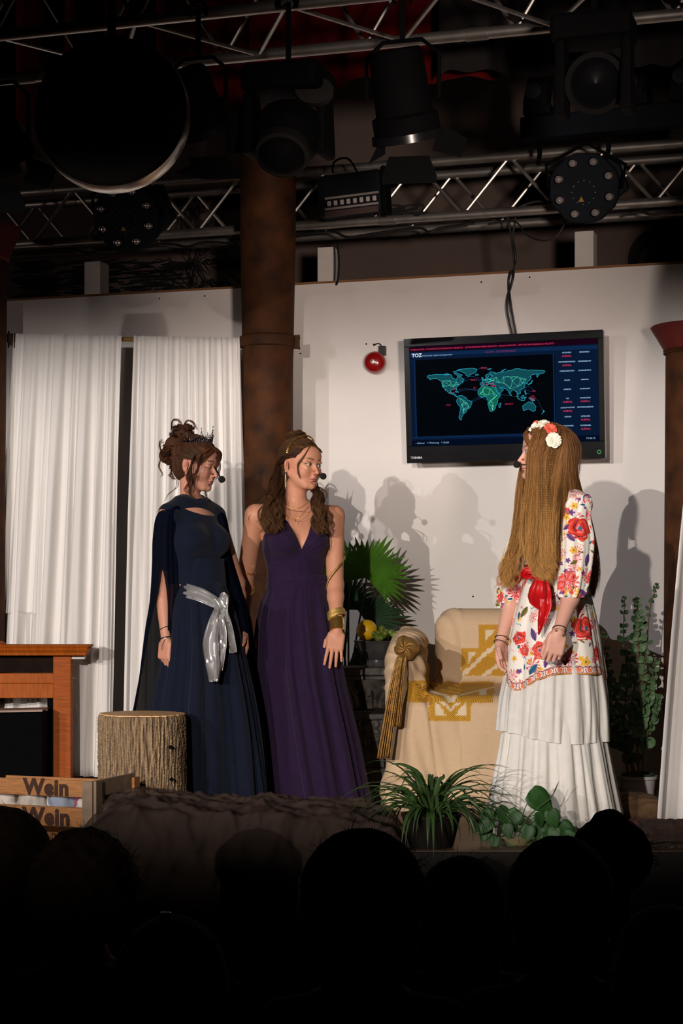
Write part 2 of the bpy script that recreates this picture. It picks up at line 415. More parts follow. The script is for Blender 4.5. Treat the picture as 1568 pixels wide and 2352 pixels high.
# middle column
cm = P(615, 1000, 9.33)
t = column('iron_column', cm, [(.17, 0), (.17, .1), (.135, .14), (.132, 1.2), (.134, 2.2), (.148, 2.9), (.150, 6.1)],
           'brown rusty iron column in the middle between curtain and screen')
mb = MB(); zc_ = .99 + 590 / 4040 * 9.25
mb.lathe([(.138, zc_ - .035), (.150, zc_ - .03), (.152, zc_ + .02), (.142, zc_ + .03)], (cm[0], cm[1], 0), 40, cap=False); mb.build('collar_band', m_rust, t, smooth=True)
mb = MB(); mb.box((cm[0] + .155, cm[1] - .03, zc_ - .005), (.03, .03, .07)); mb.tube([(cm[0] + .165, cm[1] - .05, zc_ - .03), (cm[0] + .165, cm[1] + .05, zc_ - .03)], .006); mb.tube([(cm[0] + .165, cm[1] - .05, zc_ + .025), (cm[0] + .165, cm[1] + .05, zc_ + .025)], .006)
mb.build('clamp_bolts', m_rust, t)
# left column with flared capital
cl = P(-38, 1000, 9.62)
z1 = .99 + 770 / 4040 * 9.62; z2 = .99 + 846 / 4040 * 9.62
t = column('iron_column', cl, [(.135, 0), (.125, .1), (.115, .2), (.118, 1.6), (.128, z1)], 'rusty iron column with flared capital beside the white curtains')
MB().lathe([(.13, z1), (.142, z1 + .01), (.142, z1 + .02), (.205, z2 - .005), (.205, z2), (.0, z2)], (cl[0], cl[1], 0), 40).build('capital', m_redcap, t, smooth=True)
# right column
cr = P(1595, 1000, 8.75)
z1 = .99 + 562 / 4040 * 8.75; z2 = .99 + 618 / 4040 * 8.75
t = column('iron_column', cr, [(.155, 0), (.155, .3), (.150, 1.2), (.143, z1)], 'rusty iron column topped by a red capital behind the eucalyptus')
MB().lathe([(.150, z1 - .012), (.156, z1 - .006), (.150, z1), (.156, z1 + .006), (.150, z1 + .012)], (cr[0], cr[1], 0), 40, cap=False).build('neck_ring', m_rust, t, smooth=True)
MB().lathe([(.152, z1 + .01), (.215, z2 - .006), (.218, z2), (.21, z2 + .006), (0, z2 + .008)], (cr[0], cr[1], 0), 48).build('capital', m_redcap, t, smooth=True)

# posts that carry the truss
def wpost(px, y, w, lab):
    p = PW(px, y, -.16); mb = MB(); Mz = Matrix.Rotation(AW, 4, 'Z')
    mb.box((p[0], p[1], 1.46), (w, .12, 2.92), Mz)
    top(mb, 'wooden_post', m_white, lab, 'post', 'white posts behind the partition', bev=.003)
wpost(222, 600, .10, 'white square post rising above the partition over the curtain gap')
wpost(754, 600, .09, 'white square post rising above the partition next to the middle column')
wpost(1345, 600, .10, 'white square post rising above the partition over the screen')

# truss helper
def truss(name, c0, c1, zb, h, d, nrm, rt, rd, pitch, label, faces=(1, 1, 1, 1), ph=0.0):
    "four chords; c0,c1 ends of the front chord line"
    t = thing(name, label, 'truss', ((c0[0] + c1[0]) / 2, (c0[1] + c1[1]) / 2, zb))
    c0 = Vector((c0[0], c0[1], 0)); c1 = Vector((c1[0], c1[1], 0)); back = Vector(nrm) * -d; L = (c1 - c0).length; u = (c1 - c0) / L
    rows = {'fb': (Vector(), zb), 'ft': (Vector(), zb + h), 'bb': (back, zb), 'bt': (back, zb + h)}
    for k, (o, z) in rows.items():
        mb = MB(); a = c0 + o; b = c1 + o; a.z = b.z = z; mb.tube([a, b], rt, 14)
        mb.build('chord', m_alu, t, smooth=True)
    n = int(L / pitch)
    def pt(k, s):
        o, z = rows[k]; p = c0 + u * s + o; p.z = z; return p
    prs = [('fb', 'ft'), ('bb', 'bt'), ('fb', 'bb'), ('ft', 'bt')]
    for fi, (a, b) in enumerate(prs):
        if not faces[fi]: continue
        for i in range(n):
            s = i * pitch + ph * pitch + (pitch * .25 if fi % 2 else 0)
            for q0, q1, s0, s1 in ((a, b, s, s + pitch / 2), (b, a, s + pitch / 2, s + pitch)):
                if s1 > L: continue
                MB().tube([pt(q0, s0), pt(q1, s1)], rd, 8).build('brace', m_alu, t, smooth=True)
    for k in rows:
        for s in np.arange(.62, L, 2.0):
            p = pt(k, s); q = pt(k, s + .09); MB().tube([p, q], rt * 1.12, 14).build('coupler', mat('coupler_steel', C(140, 134, 128), .45, .8), t, smooth=True)
    return t
# unseen flaps added before the lamps in the hall (behind the frame, they cut the beams over and under the stage)
for nm, lo, tg, pw, an, cl, sz, cuts, D_ in LAMPS:
    lo = Vector(lo); d = (Vector(tg) - lo); d.z = 0; d.normalize(); sdv = Vector((-d[1], d[0], 0))
    pj = thing('added_beam_flaps', 'unseen black flaps added to cut the beam of the %s' % {'f': 'farthest theatre projector', 's': 'projector at the side', 'c': 'added fill lamp in the middle'}[nm[0]], 'stage light', lo + d * D_)
    for k, c in enumerate(cuts):
        z = D_ * math.tan(R(c)); p = lo + d * D_ + Vector((0, 0, z)); up = Vector((0, 0, .9 if k == 0 else -.9))
        MB().prism([p - sdv * .5, p + sdv * .5, p + sdv * .5 + up, p - sdv * .5 + up], d * .004).build('barn_door', m_black, pj)
q0 = PW(-130, 500, .13); q1 = PW(1760, 500, .13)
truss('lighting_truss', q0, q1, 2.995, .29, .29, NW, .0255, .010, .5, 'aluminium box truss running above the white partition', (1, 1, 0, 0), .15)
# front truss: lower back chord read from the photo
def lineY(px, c, Y0):  # a line parallel to the partition through pixel c at depth Y0
    X0 = (c - 784) / F * Y0; dx = (px - 784) / F
    t = (dx * Y0 - X0) / (UW[0] - dx * UW[1]); return Vector((X0 + UW[0] * t, Y0 + UW[1] * t, 0))
zc2 = .99 + 1262 / 4040 * 7.2
fa = lineY(-250, 784, 7.2) + NW * .55; fb_ = lineY(1800, 784, 7.2) + NW * .55
truss('lighting_truss', fa, fb_, zc2, .5, .55, NW, .024, .009, .62, 'dark box truss over the stage front carrying the theatre lanterns', (1, 1, 1, 0), .3)

# valances: folded velvet borders high over the stage
def valance(name, px0, px1, Y0, z0fun, z1, m, label, amp=.03, n=200, seed=3):
    a = lineY(px0, 784, Y0); b = lineY(px1, 784, Y0); g = np.random.RandomState(seed)
    s = np.linspace(0, 1, n); L = (b - a).length
    w = amp * (np.sin(s * L * 26) + .5 * np.sin(s * L * 41 + 1.3)); pts = []
    for i in range(n):
        p = a.lerp(b, s[i]) + NW * w[i]; zb = z0fun(s[i])
        for j in range(6):
            pts.append((p[0], p[1], zb + (z1 - zb) * j / 5))
    top(MB().grid(pts, n, 6), name, m, label, 'curtain', smooth=True, solid=.004)
zr = lambda y, Y: .99 + (1370 - y) / 4040 * Y
valance('red_valance', -150, 1165, 8.15, lambda s: 3.30 + .02 * math.sin(s * 19) + .014 * math.sin(s * 43) + (.05 if s > .62 else 0), 4.3, m_redv, 'dark red velvet border hanging behind the theatre lanterns')
valance('black_valance', 1010, 1760, 7.95, lambda s: 3.29 + .03 * math.sin(s * 16) + .012 * math.sin(s * 50), 4.3, m_blackv, 'black velvet border hanging above the row of small moving heads', seed=5)

# mural lines on the rear wall (drawn with a brush: flat strokes lying on the plaster)
def PR(px, py, off=.004): return PW(px, py, -.95 + off)
def stroke(mb, pts, w, sx=1):
    pts = [Vector(p) for p in pts]; k = len(pts)
    v = []
    for i, p in enumerate(pts):
        t = (pts[min(i + 1, k - 1)] - pts[max(i - 1, 0)]).normalized(); n = t.cross(NW).normalized(); ww = w[i] if isinstance(w, list) else w * (.6 + .5 * math.sin(math.pi * (i + .5) / k))
        v += [p - n * ww, p + n * ww]
    mb.grid(v, k, 2)
mural = thing('wall_mural', 'black brush drawing of water ripples and a leafy tree on rear wall', 'mural', PR(300, 640))
mb = MB()
for i in range(34):
    y = 602 + i * 2.9 * 1.0 + rnd.uniform(-1.5, 1.5); x = rnd.uniform(20, 60)
    while x < 405:
        l = rnd.uniform(30, 130); 
        if not (195 < x < 200): stroke(mb, [PR(min(x + l * k / 5, 440), y + 3 * math.sin(k + i) * .5 - k * .6) for k in range(6)], .004 + rnd.random() * .004)
        x += l + rnd.uniform(5, 40)
mb.build('ripple_lines', m_ink, mural); 
mb = MB()
for i in range(120):
    cx = rnd.gauss(450, 55); cy = rnd.uniform(470, 670); 
    if cx > 560 or cx < 340 or cy < 560 and abs(cx - 470) > 60: continue
    a = math.atan2(cy - 600, cx - 435) + rnd.uniform(-.5, .5); l = rnd.uniform(10, 24); w = l * .3
    q = [PR(cx + math.cos(a) * l * math.cos(th) - math.sin(a) * w * math.sin(th), cy + math.sin(a) * l * math.cos(th) + math.cos(a) * w * math.sin(th)) for th in np.linspace(.2, 6.0, 10)]
    stroke(mb, q, .0032)
for i in range(9):
    a = rnd.uniform(-2.9, -.2); q = [PR(432 + math.cos(a) * r_ + 5 * math.sin(r_ * .09), 668 + math.sin(a) * r_) for r_ in np.linspace(0, rnd.uniform(60, 120), 8)]; stroke(mb, q, .005)
mb.build('leaf_lines', m_ink, mural)
# big painted letters, cut off by the partition and the frame
sg = thing('painted_letters', 'large black brush letters on the rear wall high above the eucalyptus', 'lettering', PR(1500, 560))
def arc_pts(cx, cy, rx, ry, a0, a1, n=26): return [PR(cx + rx * math.cos(R(a)), cy - ry * math.sin(R(a)), .006) for a in np.linspace(a0, a1, n)]
mb = MB(); k = 26
stroke(mb, arc_pts(1528, 606, 74, 74, 205, 62, k), [.012 + .026 * math.sin(math.pi * min(1, (i + 2) / k)) for i in range(k)])
mb.prism([PR(1486, 596, .006), PR(1498, 580, .006), PR(1552, 578, .006), PR(1540, 594, .006)], NW * .001); mb.build('letter', m_ink, sg)
mb = MB(); stroke(mb, [PR(1556 + i * 3, 606 - i * 14, .006) for i in range(8)], .03); mb.build('letter', m_ink, sg)

# ---------------------------------------------------------------- curtains
def curtain(name, top_pts, bot_pts, nf, amp, label, seed, m, group=None, rows=46, ncol=260, wav=None):
    "cloth hung between a top line and a bottom line (world points), nf folds"
    g = np.random.RandomState(seed); s = np.linspace(0, 1, ncol); t = np.linspace(0, 1, rows)
    T = crom(np.array([tuple(p) for p in top_pts], float), ncol); B = crom(np.array([tuple(p) for p in bot_pts], float), ncol)
    fr = [(nf * (0.6 + g.rand() * .9), g.rand() * 6.28, g.rand() * .6 + .3) for _ in range(5)] + [(nf * 2.7, 1.0, .22), (nf * 4.4, 2.0, .1)]
    V = np.zeros((ncol, rows, 3))
    for j, tt in enumerate(t):
        w = sum(am * np.sin(6.283 * f * (s + .012 * np.sin(3 * tt + ph)) + ph + .5 * tt * math.sin(ph * 3)) for f, ph, am in fr)
        w = np.tanh(w * 1.1); p = T * (1 - tt) + B * tt
        p[:, :2] += np.outer(w * amp * (.35 + .65 * min(1, tt * 2.5)), np.array(NW)[:2])
        p[:, 0] += .35 * amp * np.sin(6.283 * nf * .8 * s + 1) * tt
        if wav is not None: p += wav(s, tt)
        V[:, j] = p
    Fq = np.array([(i * rows + j, (i + 1) * rows + j, (i + 1) * rows + j + 1, i * rows + j + 1) for i in range(ncol - 1) for j in range(rows - 1)])
    o = npmesh(name, V.reshape(-1, 3), Fq, m); mo = o.modifiers.new('thick', 'SOLIDIFY'); mo.thickness = .0015
    return props(o, label, 'curtain', group)
m_curt = mat('white_curtain_cotton', C(232, 228, 224), .85, var=.02, vs_=5, sheen=.2, bump=.05, bs=300, stretch=(1, 1, .05))
def rodY(px): return PW(px, 760, .42)
def rz_(px): return 2.425 - (px - 20) / 580 * .088
def cpt(px, z, d=0):
    p = rodY(px) + NW * d; p.z = z; return p
rod = thing('curtain_rod', 'bamboo rod carrying the two white curtains, clamped to the columns', 'rod', cpt(300, 2.38))
a = cpt(10, rz_(10), -.05); b = cpt(604, rz_(604), 0)
MB().tube(spline([a, a.lerp(b, .5), b], 9), .012, 10).build('rod_pole', mat('bamboo', C(150, 112, 58), .5, var=.2), rod, smooth=True)
for px in (28, 575):
    mb = MB(); p = cpt(px, rz_(px), 0); mb.box(p - Vector((0, -.06, .01)), (.05, .16, .05)); mb.box(p + Vector((.02, 0, -.03)), (.014, .05, .07)); mb.tube([p + Vector((-.02, 0, .03)), p + Vector((-.02, 0, -.06))], .005)
    mb.build('clamp', m_rust, rod)
curtain('curtain', [cpt(34, rz_(34) + .015, .02), cpt(160, rz_(160) + .012, .02), cpt(284, rz_(284) + .012, .02)], [cpt(-6, .02, .10), cpt(130, .02, .12), cpt(268, .02, .06)], 7, .038, 'white cotton curtain hanging behind the wooden desk', 11, m_curt, 'white stage curtains')
curtain('curtain', [cpt(312, rz_(312) + .012, .02), cpt(430, rz_(430) + .012, .02), cpt(554, rz_(554) + .012, .02)], [cpt(296, .02, .08), cpt(450, .02, .12), cpt(590, .02, .08)], 8, .034, 'white cotton curtain hanging behind the woman in navy', 12, m_curt, 'white stage curtains')
rc0 = P(1566, 1000, 7.55)
curtain('curtain', [Vector((1.66, 7.62, 2.9)), Vector((1.8, 7.66, 2.9)), Vector((2.1, 7.7, 2.9))], [P(1502, 1915, 7.36) + Vector((0, 0, .012)), Vector((1.62, 7.4, .012)), Vector((2.1, 7.5, .012))], 5, .05, 'white curtain at the edge of stage sweeping the floor by the cushions', 21, m_curt, 'white stage curtains',
        wav=lambda s, tt: np.outer((1 - tt) * tt * -.10 * (1 - s), np.array([1, 0, 0])) if True else 0)
# ---------------------------------------------------------------- television with a world map
def text_mesh(s, size, m, parent, M4, name, depth=0.0, bold=0.0, spacing=1.0, align='LEFT'):
    cu = bpy.data.curves.new(name, 'FONT'); cu.body = s; cu.size = size; cu.extrude = depth; cu.offset = bold; cu.space_character = spacing; cu.align_x = align; cu.resolution_u = 3
    o = bpy.data.objects.new(name, cu); COL.objects.link(o)
    dg = bpy.context.evaluated_depsgraph_get(); me = bpy.data.meshes.new_from_object(o.evaluated_get(dg)); bpy.data.objects.remove(o)
    me.transform(WM[parent.name].inverted() @ M4 if parent else M4); me.name = name
    me.materials.clear(); me.materials.append(m)
    q = bpy.data.objects.new(name, me); COL.objects.link(q); q.parent = parent; WM[q.name] = WM[parent.name] if parent else Matrix.Identity(4)
    return q
def emit(name, col, st):
    if name in MATS: return MATS[name]
    m = bpy.data.materials.new(name); m.use_nodes = True; nt = m.node_tree; b = nt.nodes['Principled BSDF']
    b.inputs['Base Color'].default_value = (0, 0, 0, 1); b.inputs['Roughness'].default_value = .06; b.inputs['Specular IOR Level'].default_value = .2
    b.inputs['Emission Color'].default_value = col; b.inputs['Emission Strength'].default_value = st
    nz = nt.nodes.new('ShaderNodeTexNoise'); nz.inputs['Scale'].default_value = 40; mx = nt.nodes.new('ShaderNodeMix'); mx.data_type = 'RGBA'
    nt.links.new(nz.outputs[0], mx.inputs[0]); mx.inputs[6].default_value = tuple(c * .8 for c in col[:3]) + (1,); mx.inputs[7].default_value = col
    nt.links.new(mx.outputs[2], b.inputs['Emission Color']); MATS[name] = m
    return m
tv = thing('television', 'flat television on the partition showing a blue world map on a dark screen', 'television', PW(1155, 915, .12))
# corners of the casing read on the wall plane, tilted slightly forward
c00 = PW(938, 1064, .17); c10 = PW(1392, 1052, .17); c01 = PW(924, 779, .23); c11 = PW(1382, 757, .23)
ctr = (c00 + c10 + c01 + c11) / 4; tx = ((c10 - c00) + (c11 - c01)) / 2; ty = ((c01 - c00) + (c11 - c10)) / 2
tw = tx.length; th = ty.length; tx.normalize(); tz = tx.cross(ty).normalized(); ty = tz.cross(tx).normalized()
TV = Matrix(((tx[0], ty[0], tz[0], ctr[0]), (tx[1], ty[1], tz[1], ctr[1]), (tx[2], ty[2], tz[2], ctr[2]), (0, 0, 0, 1)))
def tvp(u, v, w=0): return TV @ Vector(((u - .5) * tw, (v - .5) * th, w))      # u,v in 0..1
m_tvc = mat('television_casing', C(16, 16, 18), .14, spec=.3); m_scr = mat('television_glass', C(3, 5, 10), .12)
mb = MB(); mb.prism([tvp(0, 0, -.05), tvp(1, 0, -.05), tvp(1, 1, -.05), tvp(0, 1, -.05)], tz * .05); mb.build('casing', m_tvc, tv, bev=.008)
mb = MB(); mb.prism([tvp(.15, .15, -.09), tvp(.85, .15, -.09), tvp(.85, .85, -.09), tvp(.15, .85, -.09)], tz * .04); mb.build('back_housing', m_tvc, tv, bev=.01)
mb = MB()
U0, U1, V0, V1 = .028, .974, .135, .935
for a, b, c, d in ((0, 0, 1, V0), (0, V1, 1, 1), (0, V0, U0, V1), (U1, V0, 1, V1)):
    mb.prism([tvp(a, b, 0), tvp(c, b, 0), tvp(c, d, 0), tvp(a, d, 0)], tz * .007)
mb.build('bezel', m_tvc, tv, bev=.002)
scr = MB().prism([tvp(U0, V0, 0), tvp(U1, V0, 0), tvp(U1, V1, 0), tvp(U0, V1, 0)], tz * .001).build('screen', emit('screen_navy', (.0022, .010, .034, 1), 1), tv)
def sp(u, v, w=.0016): return tvp(U0 + (U1 - U0) * u, V0 + (V1 - V0) * v, w)
def srect(name, u0, v0, u1, v1, m, w=.0014): return MB().prism([sp(u0, v0, w), sp(u1, v0, w), sp(u1, v1, w), sp(u0, v1, w)], tz * .0002).build(name, m, scr)
srect('title_band', 0, .945, 1, 1, emit('screen_dark_red', (.010, .001, .008, 1), 1)); srect('map_area', .03, .10, .775, .865, emit('screen_black', (.0006, .0016, .003, 1), 1))
srect('map_border', .765, .08, .772, .88, emit('screen_blue', (.004, .022, .075, 1), 1), .0018); srect('map_border', .022, .08, .029, .88, MATS['screen_blue'], .0018)
srect('footer_band', 0, 0, 1, .06, emit('screen_deep', (.001, .004, .016, 1), 1)); srect('footer_line', 0, .078, .765, .09, MATS['screen_blue'], .0018)
srect('header_glow', .0, .90, 1, .935, MATS['screen_blue'], .0012)
# continents, longitude/latitude outlines
CONT = {
 'north_america': [(-168, 66), (-162, 70), (-141, 70), (-125, 70), (-108, 68), (-95, 68), (-92, 62), (-94, 59), (-82, 55), (-80, 52), (-78, 58), (-77, 62), (-70, 61), (-65, 58), (-57, 53), (-60, 49), (-66, 50), (-60, 46), (-67, 44), (-71, 41), (-76, 37), (-81, 31), (-80, 26), (-82, 29), (-89, 30), (-97, 27), (-97, 21), (-94, 18), (-88, 21), (-88, 16), (-84, 15), (-83, 10), (-78, 8), (-82, 8), (-87, 13), (-95, 16), (-105, 20), (-109, 26), (-114, 31), (-112, 25), (-117, 32), (-122, 37), (-124, 44), (-124, 49), (-132, 56), (-142, 60), (-152, 59), (-160, 56), (-157, 59), (-165, 61)],
 'south_america': [(-78, 8), (-72, 12), (-62, 10), (-52, 5), (-50, 0), (-44, -3), (-35, -6), (-37, -12), (-40, -20), (-48, -26), (-54, -34), (-58, -37), (-63, -41), (-66, -46), (-69, -51), (-68, -55), (-74, -52), (-75, -46), (-73, -38), (-71, -30), (-70, -19), (-76, -14), (-81, -5), (-80, 1), (-77, 4)],
 'africa': [(-6, 35), (3, 37), (10, 37), (11, 33), (20, 31), (30, 31), (34, 28), (37, 21), (43, 12), (51, 12), (47, 5), (41, -2), (40, -10), (35, -20), (32, -28), (26, -34), (18, -34), (15, -27), (12, -17), (13, -6), (9, 1), (9, 4), (3, 6), (-5, 5), (-9, 5), (-14, 10), (-17, 15), (-17, 21), (-12, 28)],
 'eurasia': [(-9, 37), (-9, 43), (-2, 43), (-1, 46), (-5, 48), (1, 50), (5, 53), (8, 54), (8, 57), (11, 54), (20, 55), (24, 59), (30, 60), (22, 61), (25, 65), (20, 65), (17, 60), (12, 56), (8, 58), (5, 61), (12, 66), (20, 70), (28, 71), (40, 67), (33, 66), (44, 68), (55, 69), (68, 69), (72, 73), (80, 73), (100, 77), (113, 74), (130, 72), (150, 71), (170, 70), (180, 68), (178, 63), (163, 60), (163, 57), (157, 51), (156, 58), (160, 61), (142, 59), (135, 54), (141, 52), (135, 44), (129, 41), (129, 35), (126, 36), (124, 40), (118, 39), (122, 37), (120, 34), (122, 30), (117, 23), (109, 21), (106, 18), (109, 12), (105, 9), (101, 13), (99, 8), (104, 1), (98, 8), (98, 15), (94, 17), (90, 22), (85, 20), (80, 15), (78, 8), (73, 17), (70, 22), (61, 25), (56, 27), (48, 30), (51, 25), (56, 25), (59, 22), (52, 16), (44, 13), (39, 21), (35, 28), (36, 36), (28, 37), (27, 40), (35, 42), (41, 41), (38, 45), (33, 46), (29, 44), (26, 40), (22, 37), (19, 41), (13, 45), (18, 40), (15, 38), (10, 44), (3, 42), (-1, 37)],
 'greenland': [(-73, 78), (-60, 82), (-32, 83), (-18, 80), (-22, 72), (-40, 65), (-44, 60), (-52, 66), (-54, 71), (-66, 76)],
 'australia': [(114, -22), (122, -18), (130, -12), (136, -12), (136, -15), (140, -17), (142, -11), (146, -19), (153, -26), (150, -36), (145, -38), (138, -35), (131, -31), (124, -33), (116, -35), (114, -30)],
 'madagascar': [(49, -12), (50, -16), (47, -25), (44, -24), (44, -17)], 'sumatra': [(95, 5), (106, -5), (103, -4), (98, 2)], 'borneo': [(109, 1), (117, 7), (118, 1), (115, -4), (110, -2)], 'new_guinea': [(131, -1), (141, -3), (150, -10), (143, -9), (137, -5)],
 'japan': [(130, 32), (136, 34), (141, 36), (142, 40), (145, 44), (141, 43), (139, 38), (133, 35)], 'britain': [(-5, 50), (1, 51), (0, 54), (-3, 58), (-6, 56), (-3, 54)], 'iceland': [(-24, 64), (-14, 64), (-15, 66), (-22, 66)],
 'philippines': [(120, 16), (122, 18), (126, 8), (123, 8)], 'java': [(105, -6), (114, -8), (120, -9), (112, -7)], 'sulawesi': [(120, 1), (125, 1), (121, -5), (119, -3)], 'baffin': [(-88, 73), (-75, 72), (-62, 66), (-66, 62), (-78, 66)], 'ellesmere': [(-90, 76), (-62, 82), (-78, 77)], 'victoria': [(-117, 70), (-105, 72), (-102, 69), (-112, 68)],
 'new_zealand': [(173, -35), (178, -38), (174, -41), (168, -46), (171, -43), (174, -39)], 'cuba': [(-85, 22), (-77, 20), (-74, 20), (-80, 23)], 'novaya': [(52, 71), (58, 75), (68, 77), (60, 73)], 'svalbard': [(12, 78), (25, 80), (18, 77)], 'ceylon': [(80, 9), (82, 7), (80, 6)],
}
def geo(lo, la, w): return sp(.396 + lo * .00181, .452 + la * .00372, w)
m_land = emit('map_land', (.006, .075, .095, 1), 1); m_coast = emit('map_coast', (.03, .45, .62, 1), 1); m_afr = emit('map_land_green', (.006, .13, .085, 1), 1)
from mathutils.geometry import tessellate_polygon
for k, poly in CONT.items():
    g_ = np.random.RandomState(len(k) * 7 + int(poly[0][0]) % 13); fine = []
    for i in range(len(poly)):
        a, b = poly[i], poly[(i + 1) % len(poly)]; fine.append(a)
        for f in (.33, .66): fine.append((a[0] * (1 - f) + b[0] * f + g_.randn() * .7, a[1] * (1 - f) + b[1] * f + g_.randn() * .5))
    v = [geo(a, b, .0018) for a, b in fine]; tri = tessellate_polygon([[Vector((a, b, 0)) for a, b in fine]])
    npmesh('continent' if len(poly) > 9 else 'island', np.array([tuple(q) for q in v]), [tuple(t) for t in tri], m_afr if k == 'africa' else m_land, scr, smooth=False)
    mb = MB(); mb.tube([geo(a, b, .002) for a, b in fine], .0009, 4, closed=True); mb.build('coastline', m_coast, scr)
m_glow = emit('map_routes', (.12, .9, .62, 1), 1); gg = random.Random(4)
mb = MB()
nodes = [(-120, 38), (-100, 40), (-90, 35), (-75, 41), (-100, 52), (-120, 52), (-80, 47)], [(-10, 15), (5, 10), (15, 12), (30, 15), (30, 0), (20, -5), (28, -20), (20, 25), (2, 30), (38, 8), (15, -12), (-2, 20), (25, -30)], [(5, 50), (20, 52), (38, 56), (60, 56), (80, 55), (100, 55), (115, 38), (100, 30), (85, 45), (60, 40), (45, 42), (78, 25), (108, 50), (125, 48), (30, 48), (20, 45)], [(-60, -5), (-50, -10), (-45, -20), (-60, -25), (-66, -15), (-72, 4), (-62, -35)]
for grp in nodes:
    for i, a in enumerate(grp):
        for b in sorted(grp, key=lambda q: (q[0] - a[0]) ** 2 + (q[1] - a[1]) ** 2)[1:4]:
            mb.tube([geo(a[0], a[1], .0022), geo((a[0] + b[0]) / 2 + gg.uniform(-3, 3), (a[1] + b[1]) / 2 + gg.uniform(-2, 2), .0022), geo(b[0], b[1], .0022)], .00042, 3)
    for a in grp:
        c = geo(a[0], a[1], .0024); mb.prism([c + tx * .0022 * math.cos(t) + ty * .0022 * math.sin(t) for t in np.linspace(0, 6.28, 7)[:6]], tz * .0002)
mb.build('route_lines', m_glow, scr)['kind'] = 'stuff'
mb = MB()
for a, b, h_ in (((-80, 25), (-15, 20), 6), ((-75, 40), (-10, 48), 9), ((-75, 45), (-5, 50), 14), ((-78, 22), (-12, 24), 3), ((-40, -8), (100, 2), 12), ((-38, -6), (10, -5), 10), ((10, -5), (55, -2), 14), ((110, -6), (135, 10), 6), ((150, -5), (170, -35), 8), ((-20, 75), (25, 70), 12), ((120, 20), (150, 12), 12), ((105, 15), (140, 14), 5)):
    mb.tube([geo(a[0] + (b[0] - a[0]) * t, a[1] + (b[1] - a[1]) * t + h_ * math.sin(math.pi * t), .0022) for t in np.linspace(0, 1, 12)], .0005, 3)
mb.build('arc_lines', emit('map_arcs', (.03, .12, .30, 1), 1), scr)
m_red = emit('screen_red', (.55, .03, .10, 1), 1); m_txt = emit('screen_text_pale', (.30, .50, .72, 1), 1)
mb = MB()
for k in range(26):
    c = geo(gg.uniform(-2, 34), gg.uniform(32, 42), .0026); r_ = gg.uniform(.001, .004)
    mb.prism([c + tx * r_ * math.cos(t) + ty * r_ * .6 * math.sin(t) for t in np.linspace(0, 6.28, 6)[:5]], tz * .0002)
mb.build('alarm_marks', m_red, scr)
c = geo(143, -3, .0022); mb = MB()
for r_ in (.004, .009, .014): mb.tube([c + tx * r_ * math.cos(t) + ty * r_ * math.sin(t) for t in np.linspace(0, 6.28, 17)[:16]], .0007, 3, closed=True)
mb.build('alarm_ring', m_red, scr)
def stext(s, u, v, size, m, name='screen_text', align='LEFT', bold=0.0):
    return text_mesh(s, size, m, scr, Matrix.Translation(sp(u, v, .003)) @ TV.to_3x3().to_4x4(), name, align=align, bold=bold)
stext('STABILE NETZE - STANDORTKOORDINATEN VERNETZT - SOFORTMASSNAHMEN EINLEITEN - ERROR EUFISAND - ZEITSYNCHRONISIERUNG VERLETZT -', .005, .962, .0112, m_red, bold=.0002)
stext('TOZ', .012, .895, .026, emit('screen_white', (.75, .85, .95, 1), 1), bold=.0008); stext('TAKTISCHES OPERATIONSZENTRUM', .066, .897, .010, m_txt)
stext('ALARM - SYSTEMEINGRIFF', .41, .905, .014, emit('screen_dim_red', (.22, .02, .10, 1), 1))
L_ = ['NETZWERK', 'STROMVERSORGUNG', 'KOMMUNIKATION', 'RADAR', 'KAMERAS', 'GPS', 'BACKUP-KNOTEN', 'ENERGIE', 'VIBRATIONEN']; R_ = ['SENSORFELD', 'ROHRKREISLAUF', 'DATENLEITUNG', 'FIREWALL', 'DATENBANK', 'NAVIGATION', 'PROTOKOLLIERUNG', 'SATELLITEN', 'DATENKABEL']
for i in range(9):
    v = .868 - i * .0895
    stext(L_[i], .838, v, .0088, m_txt, align='CENTER', bold=.0003); stext(R_[i], .930, v, .0088, m_txt, align='CENTER', bold=.0003)
    for u, on in ((.838, i in (0, 1, 5, 6)), (.930, i in (5, 7, 8))):
        if on:
            stext('AUSFALL', u, v - .036, .0125, m_red, align='CENTER', bold=.0004); mb = MB()
            mb.tube([sp(u - .034, v - .046, .002), sp(u + .034, v - .046, .002), sp(u + .034, v - .012, .002), sp(u - .034, v - .012, .002)], .0006, 3, closed=True); mb.build('status_box', MATS['screen_dark_red'], scr)
for s, lo, la in (('CODE', -8, 80), ('GUB 3', -38, 50), ('US', -92, 26), ('UK', -102, 18), ('PTO', -112, -16), ('DACKX', 62, -18), ('CN', 142, 14), ('EU', -30, 28)): 
    text_mesh(s, .0125, MATS['screen_red'], scr, Matrix.Translation(geo(lo, la, .003)) @ TV.to_3x3().to_4x4(), 'screen_text')
stext('- Aktiver   = Warnung   = Stabil', .02, .022, .014, m_txt); stext('19:46:12', .93, .022, .014, m_txt)
text_mesh('TOSHIBA', .0155, mat('logo_silver', C(190, 190, 195), .4), tv, Matrix.Translation(tvp(.02, .035, .0075)) @ TV.to_3x3().to_4x4(), 'logo', bold=.0006)
mb = MB(); c = tvp(.972, .05, .0085); mb.tube([c + tx * .009 * math.cos(t) + ty * .009 * math.sin(t) for t in np.linspace(0, 6.28, 17)[:16]], .0014, 5, closed=True); mb.build('power_light', emit('green_led', (.10, .55, .12, 1), 1.0), tv)
